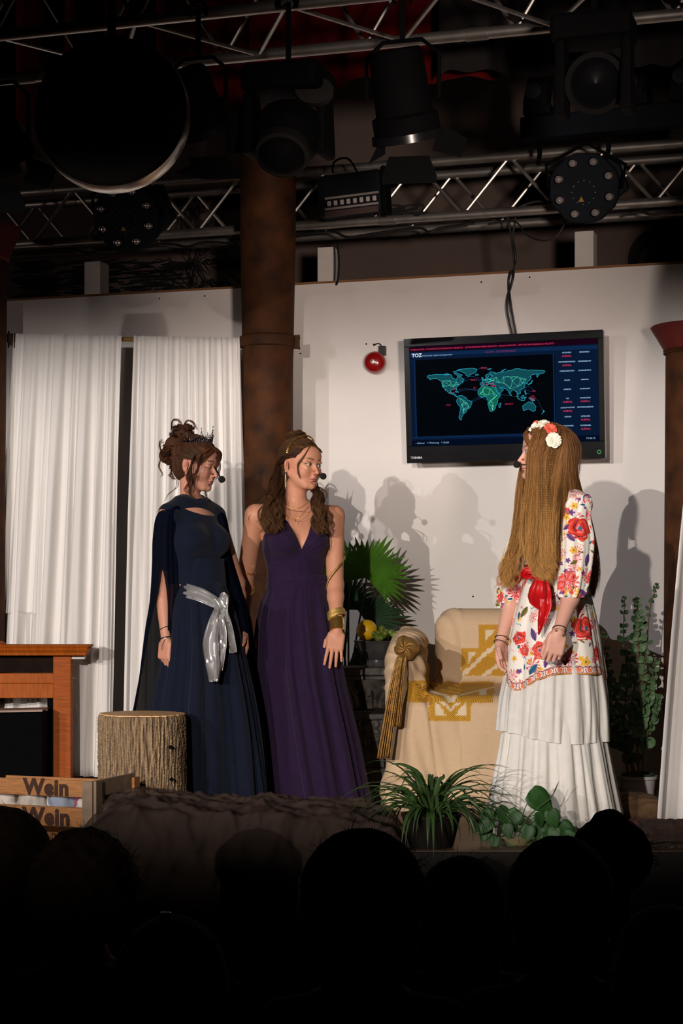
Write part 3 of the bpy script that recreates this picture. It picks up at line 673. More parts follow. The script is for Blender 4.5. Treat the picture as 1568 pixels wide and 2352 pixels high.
# cables from the television up to the truss
def cable(pts, label, r=.006, n=40, grp=None):
    return top(MB().tube(spline(pts, n), r, 7), 'cable', m_cable, label, 'cable', grp, smooth=True)
for k, (dx, ex) in enumerate(((0, 0), (9, 4))):
    cable([PW(1176 + dx, 770, .05), PW(1164 + dx, 700, .05), PW(1178 - dx, 640, .03), PW(1180 + ex, 600, .12), PW(1174 + ex, 545, .12), PW(1166 + dx * 2, 500, .13)], ('black cable hanging from the truss down behind the television' if k == 0 else 'second black cable twisting beside the first above the television'), .0055, grp='television cables')

# ---------------------------------------------------------------- alarm bell
bl = thing('alarm_bell', 'round red alarm bell on the partition with a short black cable', 'alarm bell', PW(868, 835, 0))
q = PW(866, 835, 0); Mb = along(NW)
MB().lathe([(.02, 0), (.02, .03), (.052, .032), (.060, .045), (.058, .06), (.045, .078), (.02, .088), (.0, .09)], q, 36, Mb).build('bell_dome', mat('bell_red', C(140, 14, 16), .25, spec=.7, coat=.4), bl, smooth=True)
MB().lathe([(.012, .088), (.012, .094), (0, .096)], q, 16, Mb).build('screw', m_alu, bl, smooth=True)
mb = MB(); mb.box(PW(878, 806, .015), (.035, .03, .05), Matrix.Rotation(AW, 4, 'Z')); mb.tube(spline([PW(858, 794, .01), PW(866, 789, .012), PW(874, 792, .012), PW(878, 806, .02)], 10), .0035, 6); mb.build('cable_clip', m_cable, bl)
for px, py, wh in ((841, 790, 'beside the alarm bell, the outer of two'), (858, 791, 'beside the alarm bell, next to its cable'), (690, 812, 'beside the middle column'), (1216, 637, 'above the television, near its cables'), (1105, 648, 'above the television, away from its cables'), (1086, 1370, 'above the armchair back'), (470, 680, 'above the curtain behind the navy gown'), (366, 686, 'above the gap side of the second curtain')):
    p = PW(px, py, 0); top(MB().lathe([(.0045, 0), (.0045, .002), (0, .003)], p, 10, Mb), 'nail_hole', m_black, 'tiny dark nail head in the white partition ' + wh, 'nail', 'nail heads in the partition')

# ---------------------------------------------------------------- wooden desk (cropped by the frame)
m_oak = mat('oak_varnish', C(158, 76, 14), .6, var=.25, vs_=14, stretch=(1, 1, 12), bump=.05, bs=90, spec=.2); m_oakh = mat('oak_varnish_long', C(164, 82, 18), .6, var=.22, vs_=14, stretch=(12, 1, 1), bump=.05, bs=90, spec=.2)
Yd = 9.18; dk = thing('mantelpiece', 'brown oak mantelpiece with moulded shelf standing before the white curtain', 'mantelpiece', P(-140, 1819, Yd + .1))
def zy(py, Y): return CZ - (py - HY) / F * Y
def xp(px, Y): return (px - 784) / F * Y
x1 = xp(203, Yd); x0 = x1 - 1.5; zt = zy(1481, Yd)
prof = [(0, 0), (.006, .004), (.0, .012), (-.006, .017), (-.002, .021), (.004, .026), (-.002, .033), (-.012, .040), (-.018, .055)]
ring = []
for o, dz in prof: ring.append([(x0, Yd - .02 + -o, zt - dz), (x1 + o, Yd - .02 - o, zt - dz), (x1 + o, Yd + .16, zt - dz), (x0, Yd + .16, zt - dz)])
mb = MB(); vs_ = [Vector(p) for r_ in ring for p in r_]; n = len(ring)
mb.add(vs_, [(i * 4 + j, i * 4 + (j + 1) % 4, (i + 1) * 4 + (j + 1) % 4, (i + 1) * 4 + j) for i in range(n - 1) for j in range(4)] + [(3, 2, 1, 0), tuple((n - 1) * 4 + j for j in range(4))])
mb.build('shelf', m_oakh, dk)
Yl = Yd + .05; xl = xp(162, Yl); lw = xl - xp(121, Yl); zf = zt - .055
for xa, nm in ((xl - lw / 2, 0), (x0 + .1, 1)):
    MB().box((xa, Yl + .05, zf / 2), (lw, .08, zf)).build('leg', m_oak, dk, bev=.004)
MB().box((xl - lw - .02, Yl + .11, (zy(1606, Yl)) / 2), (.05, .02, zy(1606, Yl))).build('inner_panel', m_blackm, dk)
za, zm, zb = zy(1604, Yl), zy(1570, Yl), zy(1547, Yl)
MB().box(((x0 + xl - lw) / 2, Yl + .03, (za + zm) / 2), (xl - lw - x0, .03, zm - za)).build('rail', m_oakh, dk, bev=.003)
MB().box(((x0 + xl - lw) / 2, Yl + .045, (zb + zm) / 2), (xl - lw - x0, .03, zb - zm)).build('rail', m_oakh, dk, bev=.003)
MB().box(((x0 + xl) / 2, Yl + .075, (zb + zf) / 2 + .002), (xl - x0, .03, zf - zb - .004)).build('frieze', mat('shaded_oak', C(26, 15, 10), .8, var=.3, spec=.1), dk)  # the shade under the shelf is put into the frieze colour
MB().box((xl + .035, Yl + .05, zf - .012), (.07, .05, .02)).build('bracket', m_white, dk)
ft = thing('candle_stand', 'small dark wooden foot standing on the mantelpiece shelf', 'stand', (xp(-14, 9.25), 9.25, zt)); MB().lathe([(.062, 0), (.062, .008), (.05, .014), (.03, .02), (.012, .03), (.012, .2), (.03, .21), (0, .212)], (xp(-14, 9.25), 9.25, zt), 24).build('base', m_oak, ft, smooth=True)
bx = thing('black_box', 'black cloth covered box with its top edge coloured as lit standing under the mantelpiece', 'box', (xp(20, 8.85), 9.2, 0))
Yb = 9.05; xb = xp(97, Yb); zb_ = zy(1637, Yb)
MB().prism([(xb - .9, Yb, 0), (xb, Yb, 0), (xb, Yb, zb_), (xb - .9, Yb, zb_ - .02)], (0, .2, 0)).build('box_body', m_blackm, bx, bev=.006)
MB().prism([(xb - .9, Yb, zb_ - .014), (xb, Yb, zb_ + .006), (xb, Yb + .2, zb_ + .006), (xb - .9, Yb + .2, zb_ - .014)], (0, 0, .01)).build('box_top_edge', mat('lit_box_edge', C(150, 130, 115), .6), bx)  # pale strip paints the light on the top edge of the box

# ---------------------------------------------------------------- tree stump
st = thing('tree_stump', 'bark covered tree stump with sawn top standing before the navy dress', 'stump', P(326, 1893, 7.62))
sc_ = P(326, 1893, 7.62); cx, cy = sc_[0], sc_[1]; g = np.random.RandomState(5)
na, nz_ = 420, 150; th_ = np.linspace(0, 2 * np.pi, na, endpoint=False); zz = np.linspace(0, .478, nz_)
def fnoise(th, z, fa, fz, ph): return np.sin(fa * th + ph + 1.7 * np.sin(fz * z + ph * 2)) 
TH, ZZ = np.meshgrid(th_, zz, indexing='ij')
r = .183 + .008 * np.cos(2 * TH + 1) + .004 * np.sin(5 * TH)
r = r + .075 * np.clip((.17 - ZZ) / .17, 0, 1) ** 1.5 * np.exp(-((TH - 6.1 + 2 * np.pi * (TH < 3)) / .55) ** 2) + .02 * np.clip((.1 - ZZ) / .1, 0, 1)
ridge = np.zeros_like(r)
for k in range(70):
    fa = g.randint(24, 120); ridge += np.sin(fa * TH + g.rand() * 6.28 + g.uniform(1, 3) * np.sin(ZZ * g.uniform(8, 30) + g.rand() * 6)) * g.uniform(.3, 1)
ridge /= 5.0; r = r + .0042 * np.tanh(ridge) + .0016 * g.randn(na, nz_)
r -= .004 * (ZZ > .462) * ((ZZ - .462) / .016)
V = np.stack([cx + r * np.cos(TH), cy + r * np.sin(TH), ZZ], -1).reshape(-1, 3)
Fq = np.array([(i * nz_ + j, ((i + 1) % na) * nz_ + j, ((i + 1) % na) * nz_ + j + 1, i * nz_ + j + 1) for i in range(na) for j in range(nz_ - 1)])
cb = np.clip(.5 + .5 * np.tanh(ridge), 0, 1).reshape(-1, 1); g2 = g.rand(na * nz_, 1)
colb = np.array([.060, .032, .016]) * (1 - cb) + np.array([.44, .30, .165]) * cb; colb *= (.7 + .6 * g2)
npmesh('bark', V, Fq, mat('bark', (1, 1, 1, 1), .9, var=.3, vs_=30, vcol=True, bump=.6, bs=90, stretch=(1, 1, .3)), st, cols=colb)
mb = MB(); rim = [(cx + r[i, -1] * math.cos(th_[i]), cy + r[i, -1] * math.sin(th_[i]), .479 + .0 * i) for i in range(0, na, 6)]; mb.prism(rim, (0, 0, .005)); mb.build('cut_face', mat('sawn_wood', C(230, 182, 128), .7, var=.15, vs_=30), st)
for px, py in ((392, 1716), (394, 1790)):
    p = P(px, py, 7.455); MB().lathe([(.0, -.004), (.009, 0), (.006, .004), (0, .003)], p, 10, along((.2, -1, 0))).build('knot', m_black, st, smooth=True)

# ---------------------------------------------------------------- wine crate
cw = thing('wine_crate', 'slatted wooden crate lettered on its boards and filled with crumpled cloths', 'crate', (-.99, 7.0, 0))
K0 = Vector((-.988, 7.0, 0)); fd = Vector((-.94, .35, 0)).normalized(); sd = Vector((.35, .94, 0)).normalized(); fn = Vector((-.35, -.94, 0)).normalized()
m_pine = mat('pine_board', C(168, 112, 62), .65, var=.28, vs_=10, stretch=(2, 2, 26), bump=.1, bs=60); m_pineg = mat('grey_pine', C(132, 112, 92), .75, var=.2, vs_=20, bump=.1, bs=60)
m_burn = mat('burnt_letters', C(62, 36, 22), .85, var=.2)
zs = [(zy(1833, 7.0), zy(1795, 7.0)), (zy(1902, 7.0), zy(1857, 7.0)), (.0, zy(1916, 7.0))]
FM = Matrix(((-fd[0], 0, fn[0], 0), (-fd[1], 0, fn[1], 0), (0, 1, 0, 0), (0, 0, 0, 1)))
for i, (a, b) in enumerate(zs):
    p = K0.copy(); p.z = a; s_ = MB().prism([p, p + fd * .62, p + fd * .62 + Vector((0, 0, b - a)), p + Vector((0, 0, b - a))], -fn * .012).build('slat', m_pine, cw, bev=.0015)
    if i < 2:
        q = P(50 if i == 0 else 48, 1827 if i == 0 else 1897, 7.0); t_ = ((q[0] - K0[0])) / fd[0]; o = K0 + fd * (t_ + .012) + fn * .0008; o.z = a + .006
        text_mesh('Wein', .092 if i == 1 else .088, m_burn, s_, Matrix.Translation(o) @ FM, 'lettering', bold=.0045, spacing=1.06, depth=.0003)
    # side boards and back boards
    p = K0 - fn * .012; p.z = a; MB().prism([p, p + sd * .35, p + sd * .35 + Vector((0, 0, b - a)), p + Vector((0, 0, b - a))], fd * .012).build('side_slat', m_pineg, cw, bev=.0015)
    p = K0 + sd * .35 + fd * .012; p.z = max(a - .03, .014); MB().prism([p, p + fd * .6, p + fd * .6 + Vector((0, 0, b - a)), p + Vector((0, 0, b - a))], -fn * .012).build('back_slat', m_pine, cw, bev=.0015)
for off, w_ in ((0, .055),):
    p = K0 + fn * .004 - fd * .004; MB().prism([p, p - fd * .0 + sd * .0 + fn * .0, p + Vector((0, 0, .255)), p + Vector((0, 0, .255))][:1] + [p - fd * .012, p - fd * .012 + Vector((0, 0, .255)), p + Vector((0, 0, .255))], sd * .05).build('corner_post', m_pineg, cw)
p = K0 - fd * .002 + sd * .0; MB().prism([p, p + fd * .045, p + fd * .045 + Vector((0, 0, .255)), p + Vector((0, 0, .255))], fn * .012).build('corner_post', m_pineg, cw, bev=.001)
p = K0 + sd * .31 - fd * .012; MB().prism([p, p + sd * .05, p + sd * .05 + Vector((0, 0, .24)), p + Vector((0, 0, .24))], -fd * .012).build('corner_post', m_pine, cw, bev=.001)
MB().prism([K0 + Vector((0, 0, .012)), K0 + fd * .62 + Vector((0, 0, .012)), K0 + fd * .62 + sd * .36 + Vector((0, 0, .012)), K0 + sd * .36 + Vector((0, 0, .012))], (0, 0, -.01)).build('bottom_board', m_pine, cw)
def crumple(name, c, size, m, label, seed, group, cat='cloth'):
    g = np.random.RandomState(seed); n = 26; bm_ = bmesh.new(); bmesh.ops.create_icosphere(bm_, subdivisions=4, radius=1)
    V = np.array([tuple(v.co) for v in bm_.verts]); Fc = [tuple(v.index for v in f.verts) for f in bm_.faces]; bm_.free()
    d = np.zeros(len(V))
    for k in range(14):
        a = g.randn(3); a /= np.linalg.norm(a); d += np.abs(np.sin((V @ a) * g.uniform(2, 7) + g.rand() * 6)) * g.uniform(.1, .3)
    V = V * (.55 + .35 * d)[:, None] * np.array(size); V[:, 2] = np.maximum(V[:, 2], -size[2] * .6); V += np.array(c)
    o = npmesh(name, V, Fc, m); return props(o, label, cat, group)
cc_ = [C(225, 215, 205), C(150, 80, 110), C(150, 160, 178), C(225, 215, 205), C(200, 190, 180), C(90, 70, 60)]
for i in range(8):
    c = K0 + fd * (.05 + .068 * i) + sd * (.09 + .05 * (i % 2)); c.z = .115 + .012 * (i % 3)
    crumple('crumpled_cloth', c, (.055, .06, .07), mat('rag_%s' % ('white', 'pink', 'blue', 'cream', 'grey', 'brown')[i % 6], cc_[i % 6], .9, var=.1), ('crumpled %s rag inside the wine crate, %s' % (('white', 'pink', 'pale blue', 'cream', 'grey', 'brown', 'white', 'pink')[i], ('next to its corner post', 'beside the white rag at the corner', 'between the pink and the cream rag', 'beside the pale blue rag', 'beside the cream rag', 'behind the lettering', 'beside the brown rag', 'at the end cut by the frame')[i])), 30 + i, 'rags in the wine crate')

# ---------------------------------------------------------------- gauze heap at the stage edge
m_gz = sheer('brown_gauze', C(96, 80, 72), .62)
nu, nv = 150, 90; g = np.random.RandomState(9); V = np.zeros((nu, nv, 3))
U = np.linspace(0, 1, nu); Tt = np.linspace(0, 1, nv)
crest = np.interp(U * 745 + 190, [190, 215, 260, 330, 400, 470, 560, 600, 680, 760, 850, 900, 935], [1900, 1868, 1832, 1814, 1824, 1832, 1838, 1826, 1840, 1838, 1850, 1866, 1915])
hz = CZ - (crest - HY) / F * 7.05
for i, u in enumerate(U):
    px = 190 + 745 * u; x = xp(px, 7.05); h_ = hz[i]
    for j, t in enumerate(Tt):
        if t < .25: f = t / .25; y = 7.42 - .30 * f; z = .02 + (h_ - .02) * math.sin(f * 1.57) ** .8
        elif t < .5: f = (t - .25) / .25; y = 7.12 - .30 * f; z = h_ - .045 * f * f
        else: f = (t - .5) / .5; y = 6.82 - .05 * math.sin(f * 3) - .04 * f; z = (h_ - .045) * (1 - f) + f * -.80
        V[i, j] = (x * (1 + .02 * (t - .4)), y, z)
X_, Y_ = V[..., 0].copy(), V[..., 1].copy(); nz__ = np.zeros((nu, nv))
uu, tt_ = np.meshgrid(U * 1.3, Tt * 1.0, indexing='ij')
for k in range(20):
    a = g.uniform(-.35, .35) if k % 3 else g.uniform(-1.0, 1.0); fq = g.uniform(5, 26); w = np.sin(fq * (uu * math.sin(a) * 2.2 + tt_ * math.cos(a) * 1.3) + g.rand() * 6 + 1.2 * np.sin(uu * 6 + k)); nz__ += (1 - np.abs(w)) ** 3 * g.uniform(.3, 1)
env = np.clip(np.minimum(uu / .08, (1.3 - uu) / .08), .2, 1) * np.clip(tt_ / .12, 0, 1)
nz__ = nz__ - nz__.mean(); V[..., 2] += nz__ * .010 * env * np.clip((.62 - tt_) / .1, 0, 1); V[..., 1] -= nz__ * .014 * env
Fq = np.array([(i * nv + j, (i + 1) * nv + j, (i + 1) * nv + j + 1, i * nv + j + 1) for i in range(nu - 1) for j in range(nv - 1)])
Vu = np.stack([X_, Y_ + .03, np.where(tt_ < .62, np.minimum(V[..., 2], 9) - .02, V[..., 2])], -1); Vu[..., 1] = np.clip(Y_ + .035, 6.80, 7.46); Vu[..., 2] = np.maximum(Vu[..., 2] - .012, -.84)
gt_ = thing('gauze_heap', 'dark brown gauze heaped over an added dark mound that deepens its shade along the stage edge before the two dresses', 'cloth', (xp(560, 7.0), 7.0, 0))
npmesh('mound', Vu.reshape(-1, 3), Fq, mat('shade_underlay', C(14, 12, 11), .95, spec=.05), gt_)  # dark solid added under the gauze, stands in for the shade inside it
o = npmesh('gauze_drape', V.reshape(-1, 3), Fq, m_gz, gt_);
o.modifiers.new('thick', 'SOLIDIFY').thickness = .002

# ---------------------------------------------------------------- armchair under a throw
m_throw = mat('beige_linen_throw', (1, 1, 1, 1), .9, var=.06, vs_=60, vcol=True, bump=.12, bs=420)
ach = thing('armchair', 'beige cloth covered armchair with yellow crochet squares behind the floral tunic', 'armchair', (.72, 8.5, 0))
v = Vol((.10, 7.95, -.02), (1.42, 9.12, 1.12), .0065)
Mc = Matrix.Translation((.72, 8.5, 0)) @ Matrix.Rotation(R(-4), 4, 'Z')
v.frame(Mc)
v.box((.0, -.02, .285), (.33, .36, .265), .06, rot=(3.5, 0, 0))                          # seat block
v.box((.04, .33, .46), (.31, .13, .47), .10, k=.05)          # back
for s in (-1, 1):
    v.box((s * .40, -.03, .36), (.095, .33, .34), .07, k=.035)
    v.cone((s * .405, -.33, .70), (s * .40, .25, .75), .085, .09, k=.05)
v.box((-.03, -.375, .22), (.36, .03, .275), .03, k=.05)
v.box((-.03, 0, .06), (.47, .42, .07), .03, k=.09)                         # cloth spreads on the floor
v.frame(); d = v.d
Xg, Yg, Zg = v._pts([0, 0, 0], v.n); A = np.array(Mc.inverted())
xl_ = A[0, 0] * Xg + A[0, 1] * Yg + A[0, 3]; yl_ = A[1, 0] * Xg + A[1, 1] * Yg + A[1, 3]
low = np.clip((.62 - Zg) / .6, 0, 1)
fold = np.sin(xl_ * 24 + 1.5 * np.sin(Zg * 7) + 2 * yl_) * .010 * low + .007 * np.sin(yl_ * 33 + Zg * 6) * low * (np.abs(xl_) > .3) + .004 * np.sin(xl_ * 60 + yl_ * 40 + Zg * 18) * (np.abs(xl_ + .3) < .16)
wr = .006 * np.sin(Zg * 85 + xl_ * 22 + 3 * np.sin(xl_ * 14)) * np.clip((.10 - Zg) / .1, 0, 1)
crease = .012 * np.exp(-((xl_ + .30 - .14 * (.54 - Zg)) / .011) ** 2) * (yl_ < -.2) * (Zg < .53)
armf = .005 * np.sin((xl_ * .6 + Zg * 1.0 + yl_ * .5) * 95) * (xl_ < -.28) * (Zg > .55)
v.d = d + (fold + wr + crease + armf).astype(np.float32)
Vc, Qc = v.mesh(); Lc = Vc @ A[:3, :3].T + A[:3, 3]
base = np.tile(np.array(C(206, 176, 142)[:3]), (len(Vc), 1)); yel = np.array(C(212, 160, 48)[:3]); crm = np.array(C(216, 196, 166)[:3])
x, y, z = Lc.T
def tri(a, b, p, q, r_):
    def sg(p1, p2): return (a - p2[0]) * (p1[1] - p2[1]) - (p1[0] - p2[0]) * (b - p2[1])
    d1, d2, d3 = sg(p, q), sg(q, r_), sg(r_, p)
    return ~(((d1 < 0) | (d2 < 0) | (d3 < 0)) & ((d1 > 0) | (d2 > 0) | (d3 > 0)))
st5 = lambda v_: np.floor(v_ / .0085) * .0085
def lx(px, Y): return (px - 784) / F * Y - .72
def lz(py, Y): return CZ - (py - HY) / F * Y
yk = np.zeros(len(Lc), int); lacew = np.zeros(len(Lc))
fr = (y < -.26) & (z < .535); c0 = lx(1047, 8.1)          # front drop
sqr = fr & (np.abs(x - c0) < .098) & (z > lz(1655, 8.1)); yk[sqr] = 1
a_, b_ = np.abs(st5(x - c0)), st5(z) - lz(1655, 8.1)
yk[sqr & tri(a_, b_, (.072, .022), (.072, .085), (.018, .022))] = 2
yk[fr & (np.abs(b_ - (.045 + a_ * .92)) < .011) & (np.abs(x - c0) < .098) & (b_ > .03)] = 2
seat = (z > .50) & (y > -.40) & (y < .18) & (np.abs(x - c0) < .21) & (z < .60); yk[seat] = 1
a2, b2 = np.abs(st5(x - c0)), st5(y)
yk[seat & (np.abs(b2 - (-.40 + a2 * 1.9)) < .030)] = 2; yk[seat & (a2 > .13) & (a2 < .17) & (b2 > -.34) & (b2 < -.1)] = 2
yk[seat & (y < -.26) & (np.abs(x - c0) > .2)] = 0
bk = (y > .08) & (z > .60)                                      # back rest
xa, xb2, xm = lx(1092, 8.68), lx(1055, 8.68), lx(1250, 8.68); zt_, zm_, zb2 = lz(1435, 8.68), lz(1488, 8.68), lz(1552, 8.68)
pan = bk & (x < xm) & (((x > xa) & (z < zt_) & (z > zb2)) | ((x > xb2) & (z < zm_) & (z > zb2))); yk[pan] = 1
xs, zs_ = st5(x), st5(z)
yk[pan & tri(xs, zs_, (xa + .025, zt_ - .03), (xa + .025, zt_ - .09), (xa + .085, zt_ - .03))] = 2
yk[pan & tri(xs, zs_, (xb2 + .02, zm_ - .022), (xb2 + .02, zm_ - .095), (xb2 + .065, zm_ - .03))] = 2
yk[pan & (np.abs((zs_ - zb2) - (xs - xb2) * .92 + .0) < .013)] = 2
yk[pan & (np.abs((zs_ - zb2) - (xs - xb2 - .11) * .75 + .0) < .012) & (xs < xa + .12)] = 2
base[yk == 1] = yel; base[yk == 2] = crm; lacew[yk == 1] = 1
armm = (x < -.27) & (x > -.36) & (z > .55) & (z < .66) & (y > -.3) & (y < .25); base[armm] = yel * .85; lacew[armm] = 1
tc_ = npmesh('throw_cover', Vc, Qc, m_throw, ach, cols=base)
at_ = tc_.data.attributes.new('Lace', 'FLOAT', 'POINT'); at_.data.foreach_set('value', lacew.astype(np.float32))
nt_ = m_throw.node_tree; b0 = nt_.nodes['Principled BSDF']; src = b0.inputs['Base Color'].links[0].from_socket
ck = nt_.nodes.new('ShaderNodeTexChecker'); ck.inputs['Scale'].default_value = 230; tcn = nt_.nodes.new('ShaderNodeTexCoord'); nt_.links.new(tcn.outputs['Object'], ck.inputs['Vector'])
ck.inputs[1].default_value = (.42, .34, .22, 1); ck.inputs[2].default_value = (1.1, 1.1, 1.1, 1)
ml = nt_.nodes.new('ShaderNodeMix'); ml.data_type = 'RGBA'; ml.blend_type = 'MULTIPLY'; an_ = nt_.nodes.new('ShaderNodeAttribute'); an_.attribute_name = 'Lace'
nt_.links.new(an_.outputs['Fac'], ml.inputs[0]); nt_.links.new(src, ml.inputs[6]); nt_.links.new(ck.outputs[0], ml.inputs[7]); nt_.links.new(ml.outputs[2], b0.inputs['Base Color'])
# gold knotted scarf on the chair arm
m_gold = mat('gold_lame', C(170, 130, 72), .42, .65, var=.25, vs_=40, bump=.35, bs=160)
gs = thing('gold_scarf', 'gold lame scarf knotted over the armchair arm and hanging down', 'scarf', P(930, 1480, 8.1))
kc = P(934, 1487, 8.09); g = np.random.RandomState(2)
v = Vol(tuple(kc - Vector((.09, .09, .09))), tuple(kc + Vector((.09, .09, .09))), .003); 
v.ell(kc, (.058, .05, .056)); Xg, Yg, Zg = v._pts([0, 0, 0], v.n); x, y, z = Xg - kc[0], Yg - kc[1], Zg - kc[2]
v.d = v.d + (.006 * np.sin(70 * np.sqrt((x + .01) ** 2 + z * z * .7) + 4 * np.arctan2(z, x + .01)) * (np.sqrt(x * x + z * z) < .06)).astype(np.float32)
Vk, Qk = v.mesh(); npmesh('knot', Vk, Qk, m_gold, gs)
nu, nv = 120, 40; V = np.zeros((nu, nv, 3))
for i in range(nu):
    u = i / (nu - 1)
    for j in range(nv):
        t = j / (nv - 1); py = 1508 + (1742 - 1508) * t
        pl = 912 - 47 * t ** .8; pr = 925 + (-30) * t; px = pl * (1 - u) + pr * u
        V[i, j] = P(px, py, 8.03 + .05 * t + .012 * math.sin(u * 34 + 2 * t) * (.3 + t) + .006 * math.sin(u * 80))
Fq = np.array([(i * nv + j, (i + 1) * nv + j, (i + 1) * nv + j + 1, i * nv + j + 1) for i in range(nu - 1) for j in range(nv - 1)])
npmesh('hanging_end', V.reshape(-1, 3), Fq, m_gold, gs).modifiers.new('t', 'SOLIDIFY').thickness = .002
V[..., 0] += .018 + .02 * np.linspace(0, 1, nv)[None]; V[..., 1] += .02; V = V[:, :int(nv * .7)]; nv2 = V.shape[1]
Fq = np.array([(i * nv2 + j, (i + 1) * nv2 + j, (i + 1) * nv2 + j + 1, i * nv2 + j + 1) for i in range(nu - 1) for j in range(nv2 - 1)])
npmesh('hanging_end', V.reshape(-1, 3), Fq, m_gold, gs).modifiers.new('t', 'SOLIDIFY').thickness = .002

# ---------------------------------------------------------------- pedestal, fruit bowl
m_iron = mat('grey_cast_pedestal', C(92, 84, 78), .55, var=.35, vs_=22, bump=.2, bs=80, col2=C(34, 30, 28))
Yp = 8.80; pc = P(846, 1560, Yp); pd = thing('pedestal', 'dark grey ornamental pedestal with scrolled capital carrying the fruit bowl', 'pedestal', (pc[0], Yp, 0))
zp = zy(1531, Yp)
MB().box((pc[0], Yp, zp - .02), (.27, .27, .04)).build('top_slab', m_iron, pd, bev=.006)
MB().box((pc[0], Yp, zp - .052), (.23, .23, .024)).build('top_moulding', m_iron, pd, bev=.006)
MB().lathe([(.10, zp - .20), (.075, zp - .19), (.08, zp - .13), (.115, zp - .075), (.115, zp - .06)], (pc[0], Yp, 0), 28).build('capital_bell', m_iron, pd, smooth=True)
for a in range(4):
    d = Vector((math.cos(R(45 + 90 * a)), math.sin(R(45 + 90 * a)), 0)); c = Vector((pc[0], Yp, zp - .10)) + d * .125; sd_ = Vector((-d[1], d[0], 0))
    sp_ = [c + d * (.034 * (1 - k / 26) * math.cos(k * .5)) + Vector((0, 0, .034 * (1 - k / 26) * math.sin(k * .5))) for k in range(24)]
    MB().tube(sp_, [.011 * (1 - k / 34) for k in range(24)], 8).build('volute', m_iron, pd, smooth=True)
for a in range(8):
    an = R(45 * a); d = Vector((math.cos(an), math.sin(an), 0)); b_ = Vector((pc[0], Yp, zp - .20)) + d * .085
    MB().tube([b_, b_ + d * .012 + Vector((0, 0, .05)), b_ + d * .045 + Vector((0, 0, .085)), b_ + d * .055 + Vector((0, 0, .06))], [.022, .02, .014, .006], 8).build('acanthus_leaf', m_iron, pd, smooth=True)
MB().box((pc[0], Yp, zp - .245), (.205, .205, .03)).build('neck_moulding', m_iron, pd, bev=.006)
hs_ = zp - .26
MB().box((pc[0], Yp, .14 + (hs_ - .14) / 2), (.155, .155, hs_ - .14)).build('shaft', m_iron, pd, bev=.004)
for fx in (0, 1):
    for k in range(4):
        zz_ = .2 + k * (hs_ - .24) / 4
        for s_ in (1, -1):
            cc = []
            for t in np.linspace(0, 1, 16):
                a = t * 7.5; rr = .032 * (1 - t * .8); o = s_ * (.030 + 0) ; lx = o + rr * math.cos(a) * s_ * -1; lz = zz_ + .05 + rr * math.sin(a) * (1 if k % 2 else -1)
                cc.append(Vector((pc[0] + lx, Yp - .081, lz)) if fx == 0 else Vector((pc[0] + .081, Yp + lx, lz)))
            MB().tube(cc, .006, 6).build('scroll_relief', m_iron, pd, smooth=True)
MB().box((pc[0], Yp, .09), (.22, .22, .10)).build('plinth', m_iron, pd, bev=.01); MB().box((pc[0], Yp, .025), (.28, .28, .05)).build('foot', m_iron, pd, bev=.008)
bc = Vector((xp(866, 8.78), 8.77, zp)); fb = thing('fruit_bowl', 'dark grey footed bowl of fruit standing on the pedestal', 'bowl', bc)
prof = [(.058, 0), (.062, .006), (.056, .02), (.054, .035), (.075, .055), (.098, .085), (.112, .12), (.118, .128), (.113, .132), (.104, .12), (.088, .085), (.06, .06), (0, .055)]
MB().lathe(prof, bc, 44).build('bowl_body', mat('glazed_stoneware', C(74, 72, 74), .3, var=.25, vs_=16, coat=.3), fb, smooth=True)
def fruit(name, px, py, r_, m, label, sc3=(1, 1, 1), Y=8.75, cat=None, group=None):
    c = P(px, py, Y); mb = MB(); mb.lathe([(r_ * math.sin(a) , -r_ * math.cos(a)) for a in np.linspace(.02, 3.12, 16)], c, 22, sx=sc3[0], sy=sc3[1]); 
    return top(mb, name, m, label, cat or name, group, smooth=True)
fruit('melon', 842, 1447, .052, mat('melon_yellow', C(226, 178, 20), .45, var=.1), 'round yellow melon in the fruit bowl', Y=8.73, cat='fruit')
m_gr = mat('green_grape', C(104, 122, 44), .3, var=.15, coat=.2); gr = random.Random(8)
gt = thing('grape_bunch', 'bunch of green grapes heaped in the fruit bowl', 'grapes', P(880, 1462, 8.55))
for k in range(34):
    px = gr.uniform(856, 908); top_ = 1440 + abs(px - 880) * .3; py = gr.uniform(top_, 1468); c = P(px, py, 8.72 + gr.uniform(-.05, .05)); rr = gr.uniform(.011, .0155)
    MB().lathe([(rr * math.sin(a), -rr * 1.1 * math.cos(a)) for a in np.linspace(.05, 3.09, 8)], c, 12).build('grape', m_gr, gt, smooth=True)
